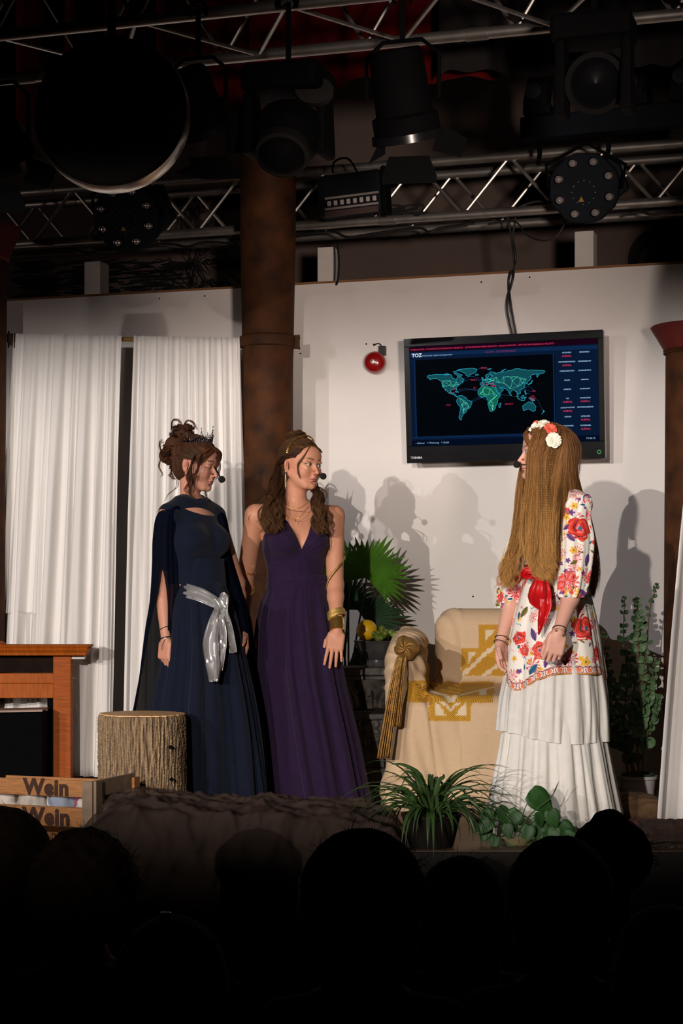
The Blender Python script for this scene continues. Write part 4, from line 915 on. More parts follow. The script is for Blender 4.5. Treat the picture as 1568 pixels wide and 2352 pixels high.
# ---------------------------------------------------------------- plants
m_leaf = mat('palm_green', C(78, 128, 36), .45, var=.3, vs_=9, spec=.4); m_leafd = mat('palm_dark_green', C(38, 72, 42), .5, var=.3, vs_=9)
m_stem = mat('green_stem', C(58, 84, 40), .55)
def fan_leaf(parent, c, axis, nrm, rad, n, spread, m, seed, split=.68):
    "one pleated palm fan: n segments joined near the heart, free and pointed beyond"
    g = np.random.RandomState(seed); axis = Vector(axis).normalized(); nrm = Vector(nrm).normalized(); sd_ = axis.cross(nrm).normalized(); nrm = sd_.cross(axis)
    mb = MB(); da = spread / n
    for i in range(n):
        a = -spread / 2 + da * (i + .5); L = rad * (.78 + .22 * math.cos(a * .8)) * g.uniform(.92, 1.05); pts = []
        K = 8; droop = g.uniform(.10, .30)
        for k in range(K):
            t = k / (K - 1); r_ = L * t; hw = r_ * math.tan(da * .5) if t < split else L * split * math.tan(da * .5) * (1 - (t - split) / (1 - split)) ** .8
            hw = max(hw, .0008); d = axis * math.cos(a) + sd_ * math.sin(a); pn = sd_ * math.cos(a) - axis * math.sin(a)
            base_ = Vector(c) + d * r_ + nrm * (.10 * r_) - Vector((0, 0, 1)) * droop * r_ * max(0, t - .45) + nrm * -.18 * L * t * t
            fo = nrm * hw * .55
            pts += [base_ - pn * hw - fo, base_ + fo * .6, base_ + pn * hw - fo]
        mb.grid(pts, K, 3)
    mb.build('fan_leaf', m, parent, smooth=False, solid=.0008)
pl = thing('fan_palm', 'potted fan palm with green pleated fans behind the pedestal', 'palm', (xp(800, 9.12), 9.12, 0))
pp = Vector((xp(800, 9.12), 9.12, 0))
MB().lathe([(.10, 0), (.11, .02), (.13, .24), (.14, .26), (.14, .28), (.12, .28), (.115, .25), (0, .25)], pp, 28).build('pot', mat('dark_pot', C(36, 34, 34), .5), pl, smooth=True)
fans = [((842, 1326), (.35, 0, 1), (-.25, -1, .1), .245, 30, 4.2, m_leaf, 9.0), ((800, 1400), (-.3, 0, 1), (.3, -1, -.2), .22, 24, 3.8, m_leafd, 9.12), ((838, 1425), (.7, .1, .3), (-.1, -1, .5), .22, 22, 3.4, m_leafd, 9.1),
        ((800, 1330), (-.5, 0, 1), (0, -1, .3), .24, 26, 3.8, m_leaf, 9.1), ((812, 1500), (.6, -.1, -.2), (0, -1, .6), .20, 20, 3.2, m_leafd, 9.14), ((790, 1500), (-.8, 0, .2), (0, -1, .6), .2, 20, 3.2, m_leafd, 9.1), ((885, 1475), (.9, 0, .15), (0, -1, .8), .15, 16, 2.6, m_leafd, 9.05), ((812, 1610), (.1, 0, -.7), (-.2, -1, .3), .13, 14, 2.6, m_leafd, 9.08)]
for i, (px, ax, nr, rd, n, spd, m, Y) in enumerate(fans):
    c = P(px[0], px[1], Y); fan_leaf(pl, c, ax, nr, rd, n, spd, m, 60 + i)
    MB().tube(spline([pp + Vector((0, 0, .25)), pp.lerp(c, .4) + Vector((.02 * (i % 3 - 1), 0, .18)), pp.lerp(c, .8) + Vector((0, .01, .10)), c], 14), .0055, 6).build('stalk', m_stem, pl, smooth=True)

# eucalyptus
eu = thing('eucalyptus', 'young eucalyptus with round grey green leaves in a white pot', 'potted plant', (xp(1464, 8.55), 8.55, 0))
Ye = 8.55; ec = Vector((xp(1464, Ye), Ye, 0)); px_m = F / Ye
zr_ = zy(1781, Ye)
MB().lathe([(.072, 0), (.078, .01), (.085, zr_ - .02), (.094, zr_ - .014), (.094, zr_), (.086, zr_), (.082, zr_ - .03), (0, zr_ - .03)], ec, 36).build('pot', mat('white_glazed_pot', C(206, 202, 200), .3, var=.03, coat=.3), eu, smooth=True)
MB().lathe([(.07, zr_ - .03), (.078, zr_ - .005), (.080, zr_ + .012), (.074, zr_ + .012), (.07, zr_ - .01), (0, zr_ - .01)], ec, 30).build('inner_pot', mat('green_plastic', C(62, 84, 66), .5), eu, smooth=True)
m_el = mat('eucalyptus_leaf', C(92, 126, 84), .6, var=.25, vs_=14); m_et = mat('eucalyptus_twig', C(112, 84, 62), .7)
lm = bpy.data.meshes.new('leaf'); K = 9; vs_ = [(0, 0, 0)]; 
for k in range(12):
    a = 2 * math.pi * k / 12; vs_.append((.5 + .52 * math.cos(a), .46 * math.sin(a), .10 * math.cos(2 * a)))
lm.from_pydata(vs_[1:] + [(.5, 0, -.06)], [], [(k, (k + 1) % 12, 12) for k in range(12)]); lm.materials.append(m_el)
stems = [[(1440, 1776), (1432, 1660), (1440, 1560), (1432, 1460), (1434, 1375)], [(1452, 1776), (1440, 1700), (1412, 1600), (1396, 1540), (1388, 1455)], [(1466, 1776), (1462, 1690), (1470, 1600), (1484, 1500), (1492, 1400), (1508, 1345)],
         [(1444, 1776), (1425, 1700), (1402, 1640), (1390, 1600)], [(1446, 1640), (1462, 1540), (1466, 1440), (1462, 1378)], [(1448, 1700), (1470, 1640), (1490, 1590), (1506, 1520)], [(1474, 1776), (1480, 1710), (1500, 1640), (1512, 1600)], [(1458, 1776), (1436, 1720), (1410, 1712), (1398, 1690)]]
ng = random.Random(3)
for i, s_ in enumerate(stems):
    pts = spline([P(a, b, Ye + .03 * math.sin(i * 2 + k)) for k, (a, b) in enumerate(s_)], 26); MB().tube(pts, [.005 * (1 - .75 * k / 25) + .0008 for k in range(26)], 6).build('twig', m_et, eu, smooth=True)
    for k in range(3, 26):
        t = k / 25; sz = .058 * (1.15 - .75 * t) * ng.uniform(.8, 1.15)
        if t < .3 and ng.random() < .75: continue
        d = (pts[k] - pts[k - 1]).normalized(); az = (k % 2) * math.pi / 2 + ng.uniform(-.5, .5)
        for s2 in (0, math.pi):
            if ng.random() < .12: continue
            dr = (Vector((math.cos(az + s2), math.sin(az + s2), .35)) + d * .3).normalized(); nn = (d + Vector((0, ng.uniform(-2.2, -.6), 0)) + Vector((ng.uniform(-.4, .4), 0, 0))).normalized(); sdv = nn.cross(dr).normalized(); nn = dr.cross(sdv)
            o = bpy.data.objects.new('leaf', lm); COL.objects.link(o); o.parent = eu
            Mx = Matrix(((dr[0], sdv[0], nn[0], pts[k][0]), (dr[1], sdv[1], nn[1], pts[k][1]), (dr[2], sdv[2], nn[2], pts[k][2]), (0, 0, 0, 1))) @ Matrix.Scale(sz, 4)
            o.matrix_local = WM[eu.name].inverted() @ Mx
# spider plant
m_sp = mat('spider_plant_green', C(52, 78, 34), .5, var=.4, vs_=18, stretch=(1, 1, .3)); Ys = 6.97
sp_t = thing('spider_plant', 'spider plant with long arching striped leaves at the stage edge', 'potted plant', (xp(990, Ys), Ys, 0)); sc0 = Vector((xp(990, Ys), Ys, 0))
MB().lathe([(.085, 0), (.09, .01), (.115, .115), (.12, .12), (.12, .13), (.11, .13), (.10, .11), (0, .10)], sc0, 28).build('pot', mat('grey_pot', C(34, 30, 28), .7, spec=.1), sp_t, smooth=True)
sg_ = random.Random(12)
for i in range(105):
    az = sg_.uniform(0, 6.283); L = sg_.uniform(.24, .50); el = sg_.uniform(.5, 1.35); w = sg_.uniform(.006, .011); d = Vector((math.cos(az), math.sin(az) * .75, 0)); pts = []; p = sc0 + Vector((0, 0, .11)) + d * .02; a = el; n = 12
    c_ = []
    for k in range(n):
        c_.append(p.copy()); p = p + (d * math.cos(a) + Vector((0, 0, math.sin(a)))) * L / n; a -= (.10 + .16 * k / n) * (1.7 - el * .55)
    V = []; s_ = Vector((-d[1], d[0], 0)).normalized()
    for k, q in enumerate(c_):
        t = k / (n - 1); ww = w * (math.sin(math.pi * min(1, t * .8 + .22)) ** .7) * (1 - t ** 5) + .0006; up = Vector((0, 0, ww * .5)); q.z = max(q.z, .006) if q.y > 6.83 else q.z
        V += [q - s_ * ww + up, q, q + s_ * ww + up]
    MB().grid(V, n, 3).build('leaf', m_sp, sp_t, smooth=True, solid=.0007)
# tall leaf arcs seen in front of the armchair
for (a, b, c_, e) in (((985, 1890), (970, 1790), (930, 1758), (898, 1755)), ((985, 1880), (1005, 1800), (1018, 1785), (1017, 1778)), ((995, 1890), (1030, 1820), (1070, 1808), (1100, 1825)), ((980, 1890), (962, 1800), (945, 1775), (925, 1770)), ((975, 1890), (940, 1820), (915, 1812), (905, 1830)), ((1000, 1890), (1050, 1850), (1080, 1880), (1092, 1920)), ((1000, 1890), (1060, 1830), (1090, 1845), (1110, 1870))):
    q = spline([P(*a, Ys), P(*b, Ys - .03), P(*c_, Ys - .05), P(*e, Ys - .06)], 14); V = []
    for k, p in enumerate(q):
        t = k / 13; ww = .0085 * (1 - t ** 3) + .0006; dd = (q[min(k + 1, 13)] - q[max(k - 1, 0)]).normalized(); s_ = dd.cross(Vector((0, -1, .4))).normalized(); V += [p - s_ * ww, p + Vector((0, .3 * ww, 0)), p + s_ * ww]
    MB().grid(V, 14, 3).build('leaf', m_sp, sp_t, smooth=True, solid=.0007)
# pothos
po = thing('pothos', 'climbing pothos with heart shaped leaves in a pale pot at the stage edge', 'potted plant', (xp(1190, 7.02), 7.02, 0)); pc_ = Vector((xp(1188, 7.02), 7.02, 0))
MB().lathe([(.045, 0), (.05, .004), (.064, zy(1928, 7.02) + .002), (.068, zy(1928, 7.02) + .006), (.06, zy(1928, 7.02) + .006), (.055, .03), (0, .028)], pc_, 30).build('pot', mat('cream_pot', C(150, 136, 96), .5), po, smooth=True)
m_po = mat('pothos_leaf', C(42, 78, 34), .5, var=.35, vs_=16, spec=.3)
def heart(c, d, nrm, L, parent, m, name='leaf'):
    d = Vector(d).normalized(); nrm = Vector(nrm).normalized(); s_ = d.cross(nrm).normalized(); nrm = s_.cross(d); V = []; n = 12
    for k in range(n):
        t = k / (n - 1); hw = L * .42 * (math.sin(math.pi * (t ** .62)) ** .85) + .0004; y0 = L * (t - .05) - (.10 * L * (1 - t) ** 2 if k else 0)
        for j in range(-2, 3):
            f = j / 2; V.append(Vector(c) + d * (y0 - .12 * L * abs(f) * (1 - t) ** 3) + s_ * hw * f + nrm * (.16 * hw * f * f * 1.2 - .22 * L * t * t))
    MB().grid(V, n, 5).build(name, m, parent, smooth=True, solid=.0008)
hl = [((1223, 1825), (.75, 0, -.6), .115), ((1188, 1868), (-.6, 0, -.75), .085), ((1265, 1865), (.3, -.1, -1), .075), ((1240, 1890), (-.1, -.2, -1), .08), ((1290, 1895), (.6, -.2, -.6), .08), ((1215, 1900), (-.3, -.2, -1), .07), ((1145, 1862), (.5, -.1, -.5), .08), ((1125, 1885), (-.7, -.1, -.7), .075), ((1165, 1895), (.1, -.3, -1), .06), ((1255, 1915), (.2, -.3, -1), .06), ((1300, 1915), (.7, -.3, -.4), .07), ((1120, 1905), (-.5, -.2, -.8), .06), ((1130, 1870), (-.9, 0, .1), .06), ((1275, 1905), (-.4, -.2, -1), .07), ((1100, 1885), (-.5, 0, -1), .06), ((1236, 1870), (.3, 0, -1), .06), ((1210, 1930), (-.2, -.4, -1), .055), ((1180, 1930), (-.7, -.4, -1), .05), ((1140, 1925), (-.4, -.3, -1), .055)]
for i, (c, d, L) in enumerate(hl):
    q = P(c[0], c[1], 6.98 + .02 * math.sin(i * 2.4)); heart(q, d, (ng.uniform(-.3, .3), -1, .45), L, po, m_po)
    MB().tube(spline([pc_ + Vector((0, 0, .05)), pc_.lerp(q, .5) + Vector((0, 0, .045)), q], 9), .0018, 5).build('stalk', m_stem, po, smooth=True)
MB().tube(spline([P(1190, 1920, 7.0), P(1210, 1880, 6.98), P(1240, 1852, 6.97), P(1265, 1832, 6.97), P(1283, 1795, 6.97)], 16), [.0028] * 10 + [.0024, .003, .002, .0032, .002, .0008], 6).build('vine', m_stem, po, smooth=True)

# cushions and log at the edge of the stage
m_tap = mat('tapestry_fabric', C(112, 84, 52), .9, var=.5, vs_=14, col2=C(70, 48, 30), bump=.1, bs=200); m_pinkf = mat('dark_red_fabric', C(96, 52, 40), .9, var=.35, vs_=8)
def cushion(name, c, half, rot, m, label, seed):
    v = Vol([c[i] - max(half) * 1.3 for i in range(3)], [c[i] + max(half) * 1.3 for i in range(3)], .006); v.frame(Matrix.Translation(c) @ Euler([R(k) for k in rot]).to_matrix().to_4x4())
    v.ell((0, 0, 0), (half[0] * 1.15, half[1] * 1.15, half[2]), .0); v.box((0, 0, 0), (half[0], half[1], half[2] * .35), half[2] * .3, k=.04); v.frame()
    X, Y, Z = v._pts([0, 0, 0], v.n); v.d = v.d + (.003 * np.sin(X * 60 + 9 * np.sin(Y * 20)) + .002 * np.sin(Z * 90 + X * 30)).astype(np.float32)
    Vv, Q = v.mesh(); t = thing(name, label, 'cushion', c); npmesh('cover', Vv, Q, m, t); return t
c = P(1470, 1856, 7.75); tcu = cushion('cushion', c, (.115, .10, .062), (12, 5, 8), m_tap, 'brown tapestry cushion lying before the white pot', 1)
c = P(1478, 1905, 7.5); cushion('cushion', c + Vector((.02, 0, .0)), (.13, .10, .045), (-4, 3, 5), m_pinkf, 'flat dark red cushion lying under the tapestry cushion', 2)
lg = thing('log', 'dark log lying along the stage edge under the white curtain', 'log', (1.45, 6.92, 0))
g = np.random.RandomState(3); L0, L1 = Vector((1.17, 6.93, .01)), Vector((2.0, 6.99, .02)); na, nl = 40, 80; V = []
for i in range(nl):
    t = i / (nl - 1)
    for j in range(na):
        a = 6.283 * j / na; r_ = .052 + .004 * math.sin(9 * a + 3 * t) + .002 * g.randn(); V.append(L0.lerp(L1, t) + Vector((0, math.cos(a) * r_, .045 + math.sin(a) * r_)))
mb = MB().add(V, [(i * na + j, (i + 1) * na + j, (i + 1) * na + (j + 1) % na, i * na + (j + 1) % na) for i in range(nl - 1) for j in range(na)] + [tuple(range(na)), tuple(reversed(range((nl - 1) * na, nl * na)))]); mb.build('bark', mat('dark_bark', C(60, 44, 34), .9, var=.4, vs_=30), lg, smooth=True)

# ---------------------------------------------------------------- lanterns and fixtures
Mw = Matrix.Rotation(AW, 4, 'Z')
def hook(t, p, ztop, w=.02):
    "clamp and drop bar up to the truss tube"
    mb = MB(); mb.box((p[0], p[1], (p[2] + ztop) / 2), (w, .012, ztop - p[2])); mb.tube([Vector((p[0] + .034 * math.cos(a), p[1], ztop + .034 * math.sin(a))) for a in np.linspace(-.6, 3.9, 12)], .007, 6); mb.build('hook_clamp', m_black, t)
# the big round pan, seen from behind
Yq = 6.35; c = P(252, 253, Yq); rb = 180 / F * Yq
t = thing('round_reflector', 'very large round dark pan light with a bright metal rim hanging over the stage', 'stage light', c); ax = Vector((.06, 1, -.10)).normalized(); Mx = along(ax)
MB().lathe([(0, -.012), (rb * .93, -.012), (rb * .97, -.004), (rb * .985, .01)], c, 90, Mx, cap=False).build('back_skin', mat('pan_back', C(20, 16, 15), .9, spec=.1), t, smooth=True)
MB().lathe([(rb * .985, .01), (rb, .02), (rb * 1.005, .055), (rb * .99, .09), (rb * .9, .115), (rb * .55, .15), (0, .16)], c, 90, Mx).build('rim', mat('bright_steel', C(200, 190, 180), .28, .9), t, smooth=True)
hook(t, c + Vector((0, .05, rb * .8)), zc2 - .03, .03)
def fresnel(c, ax, r_, L, label, doors, Y_up, flaps=()):
    "theatre lantern: can, lens ring, yoke and four barn doors; ax points where it shines"
    t = thing('theatre_lantern', label, 'stage light', c); ax = Vector(ax).normalized(); Mx = along(ax); 
    MB().lathe([(0, -L), (r_ * .72, -L), (r_ * .8, -L * .95), (r_ * .86, -.10), (r_, -.09), (r_, -.03), (r_ * .9, -.03)], c, 36, Mx, cap=False).build('can', m_black, t, smooth=True)
    MB().lathe([(r_ * .92, -.03), (r_ * 1.08, -.03), (r_ * 1.10, .0), (r_ * .92, .002)], c, 40, Mx, cap=False).build('lens_ring', mat('gloss_black', C(24, 24, 26), .25, coat=.3), t, smooth=True)
    MB().lathe([(0, .012), (r_ * .5, .008), (r_ * .92, -.02)], c, 30, Mx, cap=False).build('lens', mat('dark_lens', C(12, 12, 14), .15), t, smooth=True)
    up = Mx.to_3x3() @ Vector((0, 1, 0)); sdv = Mx.to_3x3() @ Vector((1, 0, 0))
    for k, (ang, op, sz) in enumerate(doors):
        o = (sdv * math.cos(R(ang)) + up * math.sin(R(ang))); tn = (up * math.cos(R(ang)) - sdv * math.sin(R(ang))); out = (o * math.sin(R(op)) + ax * math.cos(R(op))); b = Vector(c) + o * r_ * 1.1; h0 = r_ * .62; h1 = r_ * .95; Ld = r_ * 1.15 * sz
        MB().prism([b - tn * h0, b + tn * h0, b + out * Ld * .3 + tn * h1, b + out * Ld + tn * h1 * .92, b + out * Ld - tn * h1 * .92, b + out * Ld * .3 - tn * h1], o.cross(tn) * 0 + out.cross(tn).normalized() * .002).build('barn_door', m_black, t)
    ys = Vector((UW[0], UW[1], 0)); m_ = Vector(c) - ax * L * .45; tp = m_ + Vector((0, 0, r_ * 1.75)); MB().tube([m_ - ys * r_ * 1.12, m_ - ys * r_ * 1.12 + Vector((0, 0, r_ * 1.3)), tp - ys * r_ * .6, tp + ys * r_ * .6, m_ + ys * r_ * 1.12 + Vector((0, 0, r_ * 1.3)), m_ + ys * r_ * 1.12], .009, 6).build('yoke', m_black, t)
    hook(t, tp, Y_up)
    for poly, Yq_ in flaps: MB().prism([P(a, b, Yq_ + (b - poly[0][1]) / F * 2.0) for a, b in poly], (0, .004, .001)).build('barn_door', m_black, t, bev=.001)
    return t
Yf = 6.6
fresnel(P(938, 322, Yf), (.18, .35, -1), .125, .33, 'black theatre lantern with four open barn doors in front of the screen cables', [], zc2 - .02, [([(893, 360), (985, 357), (1003, 404), (1001, 420), (877, 424), (876, 408)], 6.5), ([(1012, 283), (1074, 318), (1057, 361), (992, 345)], 6.55), ([(884, 330), (866, 336), (845, 378), (885, 354)], 6.55)])
fresnel(P(478, 300, 6.75), (.3, .5, -.75), .10, .24, 'black theatre lantern half hidden beside the very large round pan', [], zc2 - .02, [([(520, 262), (574, 258), (566, 352), (518, 350)], 6.65), ([(432, 362), (516, 356), (556, 402), (552, 410), (470, 412), (400, 396), (436, 380)], 6.6)])
fresnel(P(20, 385, 6.7), (.3, .5, -.8), .12, .26, 'black theatre lantern with barn doors above the rusty column at the curtain end', [], zc2 - .02, [([(76, 364), (131, 388), (112, 433), (51, 418)], 6.6), ([(-60, 425), (40, 426), (58, 470), (56, 488), (-70, 492)], 6.55)])
# moving head over the middle column
t = thing('moving_light', 'big black moving head light hanging over the middle column', 'stage light', P(662, 300, 6.6)); c = P(662, 300, 6.6)
mb = MB(); b0 = P(662, 190, 6.6); mb.box(b0, (.30, .26, .10), Mw); mb.build('base', m_black, t, bev=.02)
q = P(722, 218, 6.55); MB().lathe([(0, 0), (.04, 0), (.055, .01), (.055, .04), (0, .045)], q, 24, along((0, -1, .2)), sx=1.3).build('side_cap', mat('worn_grey', C(34, 31, 30), .7, spec=.15), t, smooth=True)
for s_ in (-1, 1):
    m_ = P(662 + s_ * 84, 290, 6.6); MB().box(m_, (.045, .15, .23), Mw, taper=.8).build('fork_arm', m_black, t, bev=.015)
v = Vol(tuple(c - Vector((.25, .3, .3))), tuple(c + Vector((.25, .3, .3))), .007); v.ell(c + Vector((0, 0, -.01)), (.135, .17, .12)); v.cone(c + Vector((0, 0, 0)), c + Vector((-.02, -.10, -.10)), .10, .092, k=.02); Vv, Q = v.mesh(); npmesh('head', Vv, Q, m_black, t)
MB().lathe([(.096, 0), (.10, .02), (.10, .05), (.085, .055), (.08, .03), (0, .025)], c + Vector((-.015, -.09, -.085)), 40, along((-.1, -.6, -.75))).build('lens_ring', mat('worn_grey', C(34, 31, 30), .7, spec=.15), t, smooth=True)
MB().lathe([(0, .056), (.083, .055), (.09, .04)], c + Vector((-.015, -.09, -.085)), 40, along((-.1, -.6, -.75)), cap=False).build('lens', MATS['dark_lens'], t, smooth=True)
hook(t, b0 + Vector((0, 0, .05)), zc2 - .02)
# second moving head at upper right
c = P(1365, 190, 6.5); t = thing('moving_light', 'black moving head light hanging above the row of small moving heads', 'stage light', c)
for s_ in (-1, 1): MB().box(c + UW * .122 * s_ + Vector((0, 0, .02)), (.045, .14, .28), Mw, taper=.8).build('fork_arm', m_black, t, bev=.012)
MB().box(c + Vector((0, .02, .2)), (.3, .2, .1), Mw).build('base', m_black, t, bev=.02)
MB().lathe([(0, -.12), (.07, -.12), (.105, -.06), (.112, .0), (.112, .03), (.092, .035), (.09, .0), (0, -.01)], c, 40, along((-.05, -.95, -.35))).build('head', mat('head_casing', C(18, 16, 15), .7, spec=.1), t, smooth=True)
MB().lathe([(0, .045), (.06, .034), (.092, .02)], c, 40, along((-.05, -.95, -.35)), cap=False).build('lens', MATS['dark_lens'], t, smooth=True)
hook(t, c + Vector((0, .02, .25)), zc2)
# bar with small moving heads on top of the rear truss
a = P(1198, 300, 8.85); b = P(1640, 262, 8.5); t = thing('moving_light_bar', 'dark bar of small moving heads clamped above the truss', 'stage light', a)
d_ = (b - a); d_.z = 0; Lb = d_.length; d_.normalize(); ang = math.atan2(d_[1], d_[0]); zc_ = a[2]
MB().box(a + d_ * Lb / 2, (Lb, .09, .115), Matrix.Rotation(ang, 4, 'Z')).build('bar', m_navyblk, t, bev=.01)
for px in (1236, 1450, 1560):
    s_ = (px - 1198) / F * 8.85 / .97; q = a + d_ * s_ + Vector((0, 0, .07))
    MB().box(q + Vector((0, 0, .02)), (.14, .09, .05), Matrix.Rotation(ang, 4, 'Z')).build('head_base', m_navyblk, t, bev=.006)
    MB().box(q + Vector((0, 0, .11)), (.13, .11, .16), Matrix.Rotation(ang, 4, 'Z') @ Matrix.Rotation(R(8), 4, 'Y'), taper=.85).build('head', m_navyblk, t, bev=.02)
    MB().lathe([(.035, 0), (.04, .02), (.03, .022), (0, .018)], q + Vector((-.03, -.055, .10)), 20, along((-.3, -1, 0))).build('lens', mat('small_lens', C(60, 62, 70), .2), t, smooth=True)
for px in (1240, 1400): 
    s_ = (px - 1198) / F * 8.85; q = a + d_ * s_; MB().tube([q + Vector((0, 0, -.06)), q + Vector((0, .0, -.13)), q + Vector((0, .06, -.16))], .012, 8).build('clamp', m_black, t)
# two octagonal wash lights with eight lenses
def octo(c, label, rr, yaw):
    t = thing('wash_light', label, 'stage light', c); n = Vector((yaw, -1, -.22)).normalized(); Mx = along(n); X_ = Vector((1, 0, 0)); X_ = (X_ - n * X_.dot(n)).normalized(); Z_ = n.cross(X_); Z_ = Z_ if Z_[2] > 0 else -Z_
    def pt(a, r_, w=0): return Vector(c) + X_ * r_ * math.cos(a) + Z_ * r_ * math.sin(a) + n * w
    poly = []
    for k in range(8):
        a = R(22.5 + 45 * k); poly += [pt(a - .14, rr), pt(a + .14, rr)]
    MB().prism(poly, -n * .10).build('casing', m_navyblk, t, bev=.008)
    MB().prism([pt(R(-60), rr * .8, -.10), pt(R(0), rr * 1.2, -.10), pt(R(50), rr * 1.25, -.10), pt(R(110), rr * .7, -.10)], -n * .12).build('rear_housing', m_navyblk, t, bev=.01)
    for k in range(8):
        a = R(22.5 + 45 * k + 4); q = pt(a, rr * .76, .0)
        lr = MB().lathe([(.023, 0), (.024, .006), (.018, .008)], q, 18, Mx, cap=False).build('lens_ring', mat('lens_ring_black', C(14, 14, 16), .3), t, smooth=True)
        MB().lathe([(0, .010), (.010, .008), (.0175, .003)], q, 14, Mx, cap=False).build('lens', mat('led_lens', C(200, 190, 185), .12, .6), lr, smooth=True)
    for k in range(12):
        q = pt(R(30 * k), rr * .33, .001) - Z_ * rr * .12; MB().lathe([(.0028, 0), (.0028, .002), (0, .0024)], q, 8, Mx).build('small_led', mat('pinhole', C(120, 116, 110), .4), t)
    q = pt(0, 0, .002) - Z_ * rr * .32 - X_ * .01; MB().prism([q + X_ * .014 - Z_ * .01, q + Z_ * .016, q - X_ * .014 - Z_ * .01], n * .001).build('warning_triangle', mat('warning_yellow', C(150, 112, 20), .6), t)
    MB().tube([pt(R(180), rr * 1.04, -.05), pt(R(150), rr * 1.3, -.06), pt(R(90), rr * 1.25, -.06), pt(R(30), rr * 1.3, -.06), pt(R(0), rr * 1.04, -.05)], .01, 6).build('yoke', m_black, t)
    return t
octo(P(287, 500, 9.42), 'octagonal black wash light with eight lenses under the very large round pan', .185, -.25)
octo(P(1340, 432, 8.72), 'octagonal black wash light with eight lenses above the television corner', .175, -.25)
# LED bar
c = P(808, 442, 9.1); t = thing('led_bar', 'black LED floodlight with a row of eight square lenses on the truss', 'stage light', c); Mt = Mw @ Matrix.Rotation(R(-3), 4, 'Y')
MB().box(c + Vector((0, .06, 0)), (.345, .12, .215), Mt).build('casing', m_navyblk, t, bev=.02)
ux = (Mt.to_3x3() @ Vector((1, 0, 0))); uz = Vector((0, 0, 1)); fnv = (Mt.to_3x3() @ Vector((0, -1, 0)))
fc = c - Vector((0, 0, .045)) + fnv * .003
for dz in (-.028, .028): MB().box(fc + uz * dz, (.29, .012, .011), Mt).build('reflector_strip', mat('grey_strip', C(150, 140, 134), .5), t)
for k in range(8): MB().box(fc + ux * (.035 * (k - 3.5)), (.020, .012, .026), Mt).build('led_lens', mat('frosted_led', C(190, 180, 172), .4), t, bev=.003)
MB().box(fc - uz * .055, (.29, .012, .03), Mt).build('visor', mat('brown_visor', C(70, 52, 46), .6), t)
MB().tube(spline([c + Vector((-.10, 0, .10)), c + Vector((-.09, 0, .16)), c + Vector((-.02, 0, .175)), c + Vector((.03, 0, .10))], 12), .006, 6).build('handle', m_black, t)
MB().box(c + ux * .185 + Vector((0, .05, 0)), (.03, .10, .24), Mt).build('bracket', m_black, t, bev=.01)
# cables looped along the truss
def loopcable(pts, Yoff, label, r=.007):
    return cable([PW(a, b, .12 + Yoff) for a, b in pts], label, r, 60)
loopcable([(100, 575), (160, 572), (200, 580), (235, 574), (300, 570), (380, 560), (430, 566), (470, 556), (545, 560)], .03, 'black cable sagging along the truss over the curtains')
loopcable([(680, 540), (760, 532), (800, 545), (860, 536), (960, 524), (985, 534), (1010, 524), (1090, 512)], .03, 'black cable sagging along the truss over the alarm bell')
loopcable([(1120, 515), (1180, 508), (1210, 540), (1250, 553), (1280, 540), (1300, 505)], .03, 'black cable looping below the truss beside the octagonal wash light', .0045)
loopcable([(1190, 476), (1215, 466), (1240, 462), (1270, 466)], .05, 'short black cable entering the octagonal wash light above the television', .007)
loopcable([(775, 560), (778, 600), (776, 640), (772, 655)], -.10, 'black cable hanging beside the white post next to the middle column', .006)
gr = random.Random(77)
loopcable([(870 + gr.uniform(0, 110), 470 + gr.uniform(0, 24)) for _ in range(26)], .06, 'tangled black cable lying on the truss beside the LED floodlight', .005)
loopcable([(1440, 492), (1470, 486), (1500, 492), (1568, 478)], .02, 'black cable lying along the truss above the painted letters', .007)
# ---------------------------------------------------------------- people
def toL(root, px, py, Y): return WM[root.name].inverted() @ P(px, py, Y)
m_skin = mat('skin', (1, 1, 1, 1), .52, var=.05, vs_=60, vcol=True, sss=.12, bump=.05, bs=350, spec=.35)
m_hair = mat('hair_strands', (1, 1, 1, 1), .5, var=.2, vs_=90, vcol=True, spec=.13)
def body_torso(v, grow=0.0, k=0.0, z0=.74, sh=.185, wx=1.0, bust=1.0, chest=1.0, op='add', hip=1.0, shz=1.368):
    S = [(z0, 0, .01, .170 * wx * hip, .118 * hip), (.80, 0, .012, .178 * wx * hip, .122 * hip), (.88, 0, .012, .180 * wx * hip, .122 * hip), (.96, 0, .008, .158 * wx * (hip + 1) / 2, .105), (1.05, 0, 0, .114 * wx, .084), (1.13, 0, -.002, .120 * wx, .086), (1.22, 0, 0, .146 * wx, .098), (1.30, 0, .004, .150 * wx, .090), (1.36, 0, .010, .125 * wx, .068), (1.41, 0, .014, .062, .048)]
    v.loft(S, grow=grow, k=k, op=op)
    for s in (-1, 1):
        v.ell((s * .068, -.070 * chest, 1.238), (.060 + grow, .055 * bust + grow, .060 + grow), k=.028)
        v.cone((s * .04, .016, 1.405), (s * sh, .012, shz), .036 + grow, .046 + grow, k=.035)
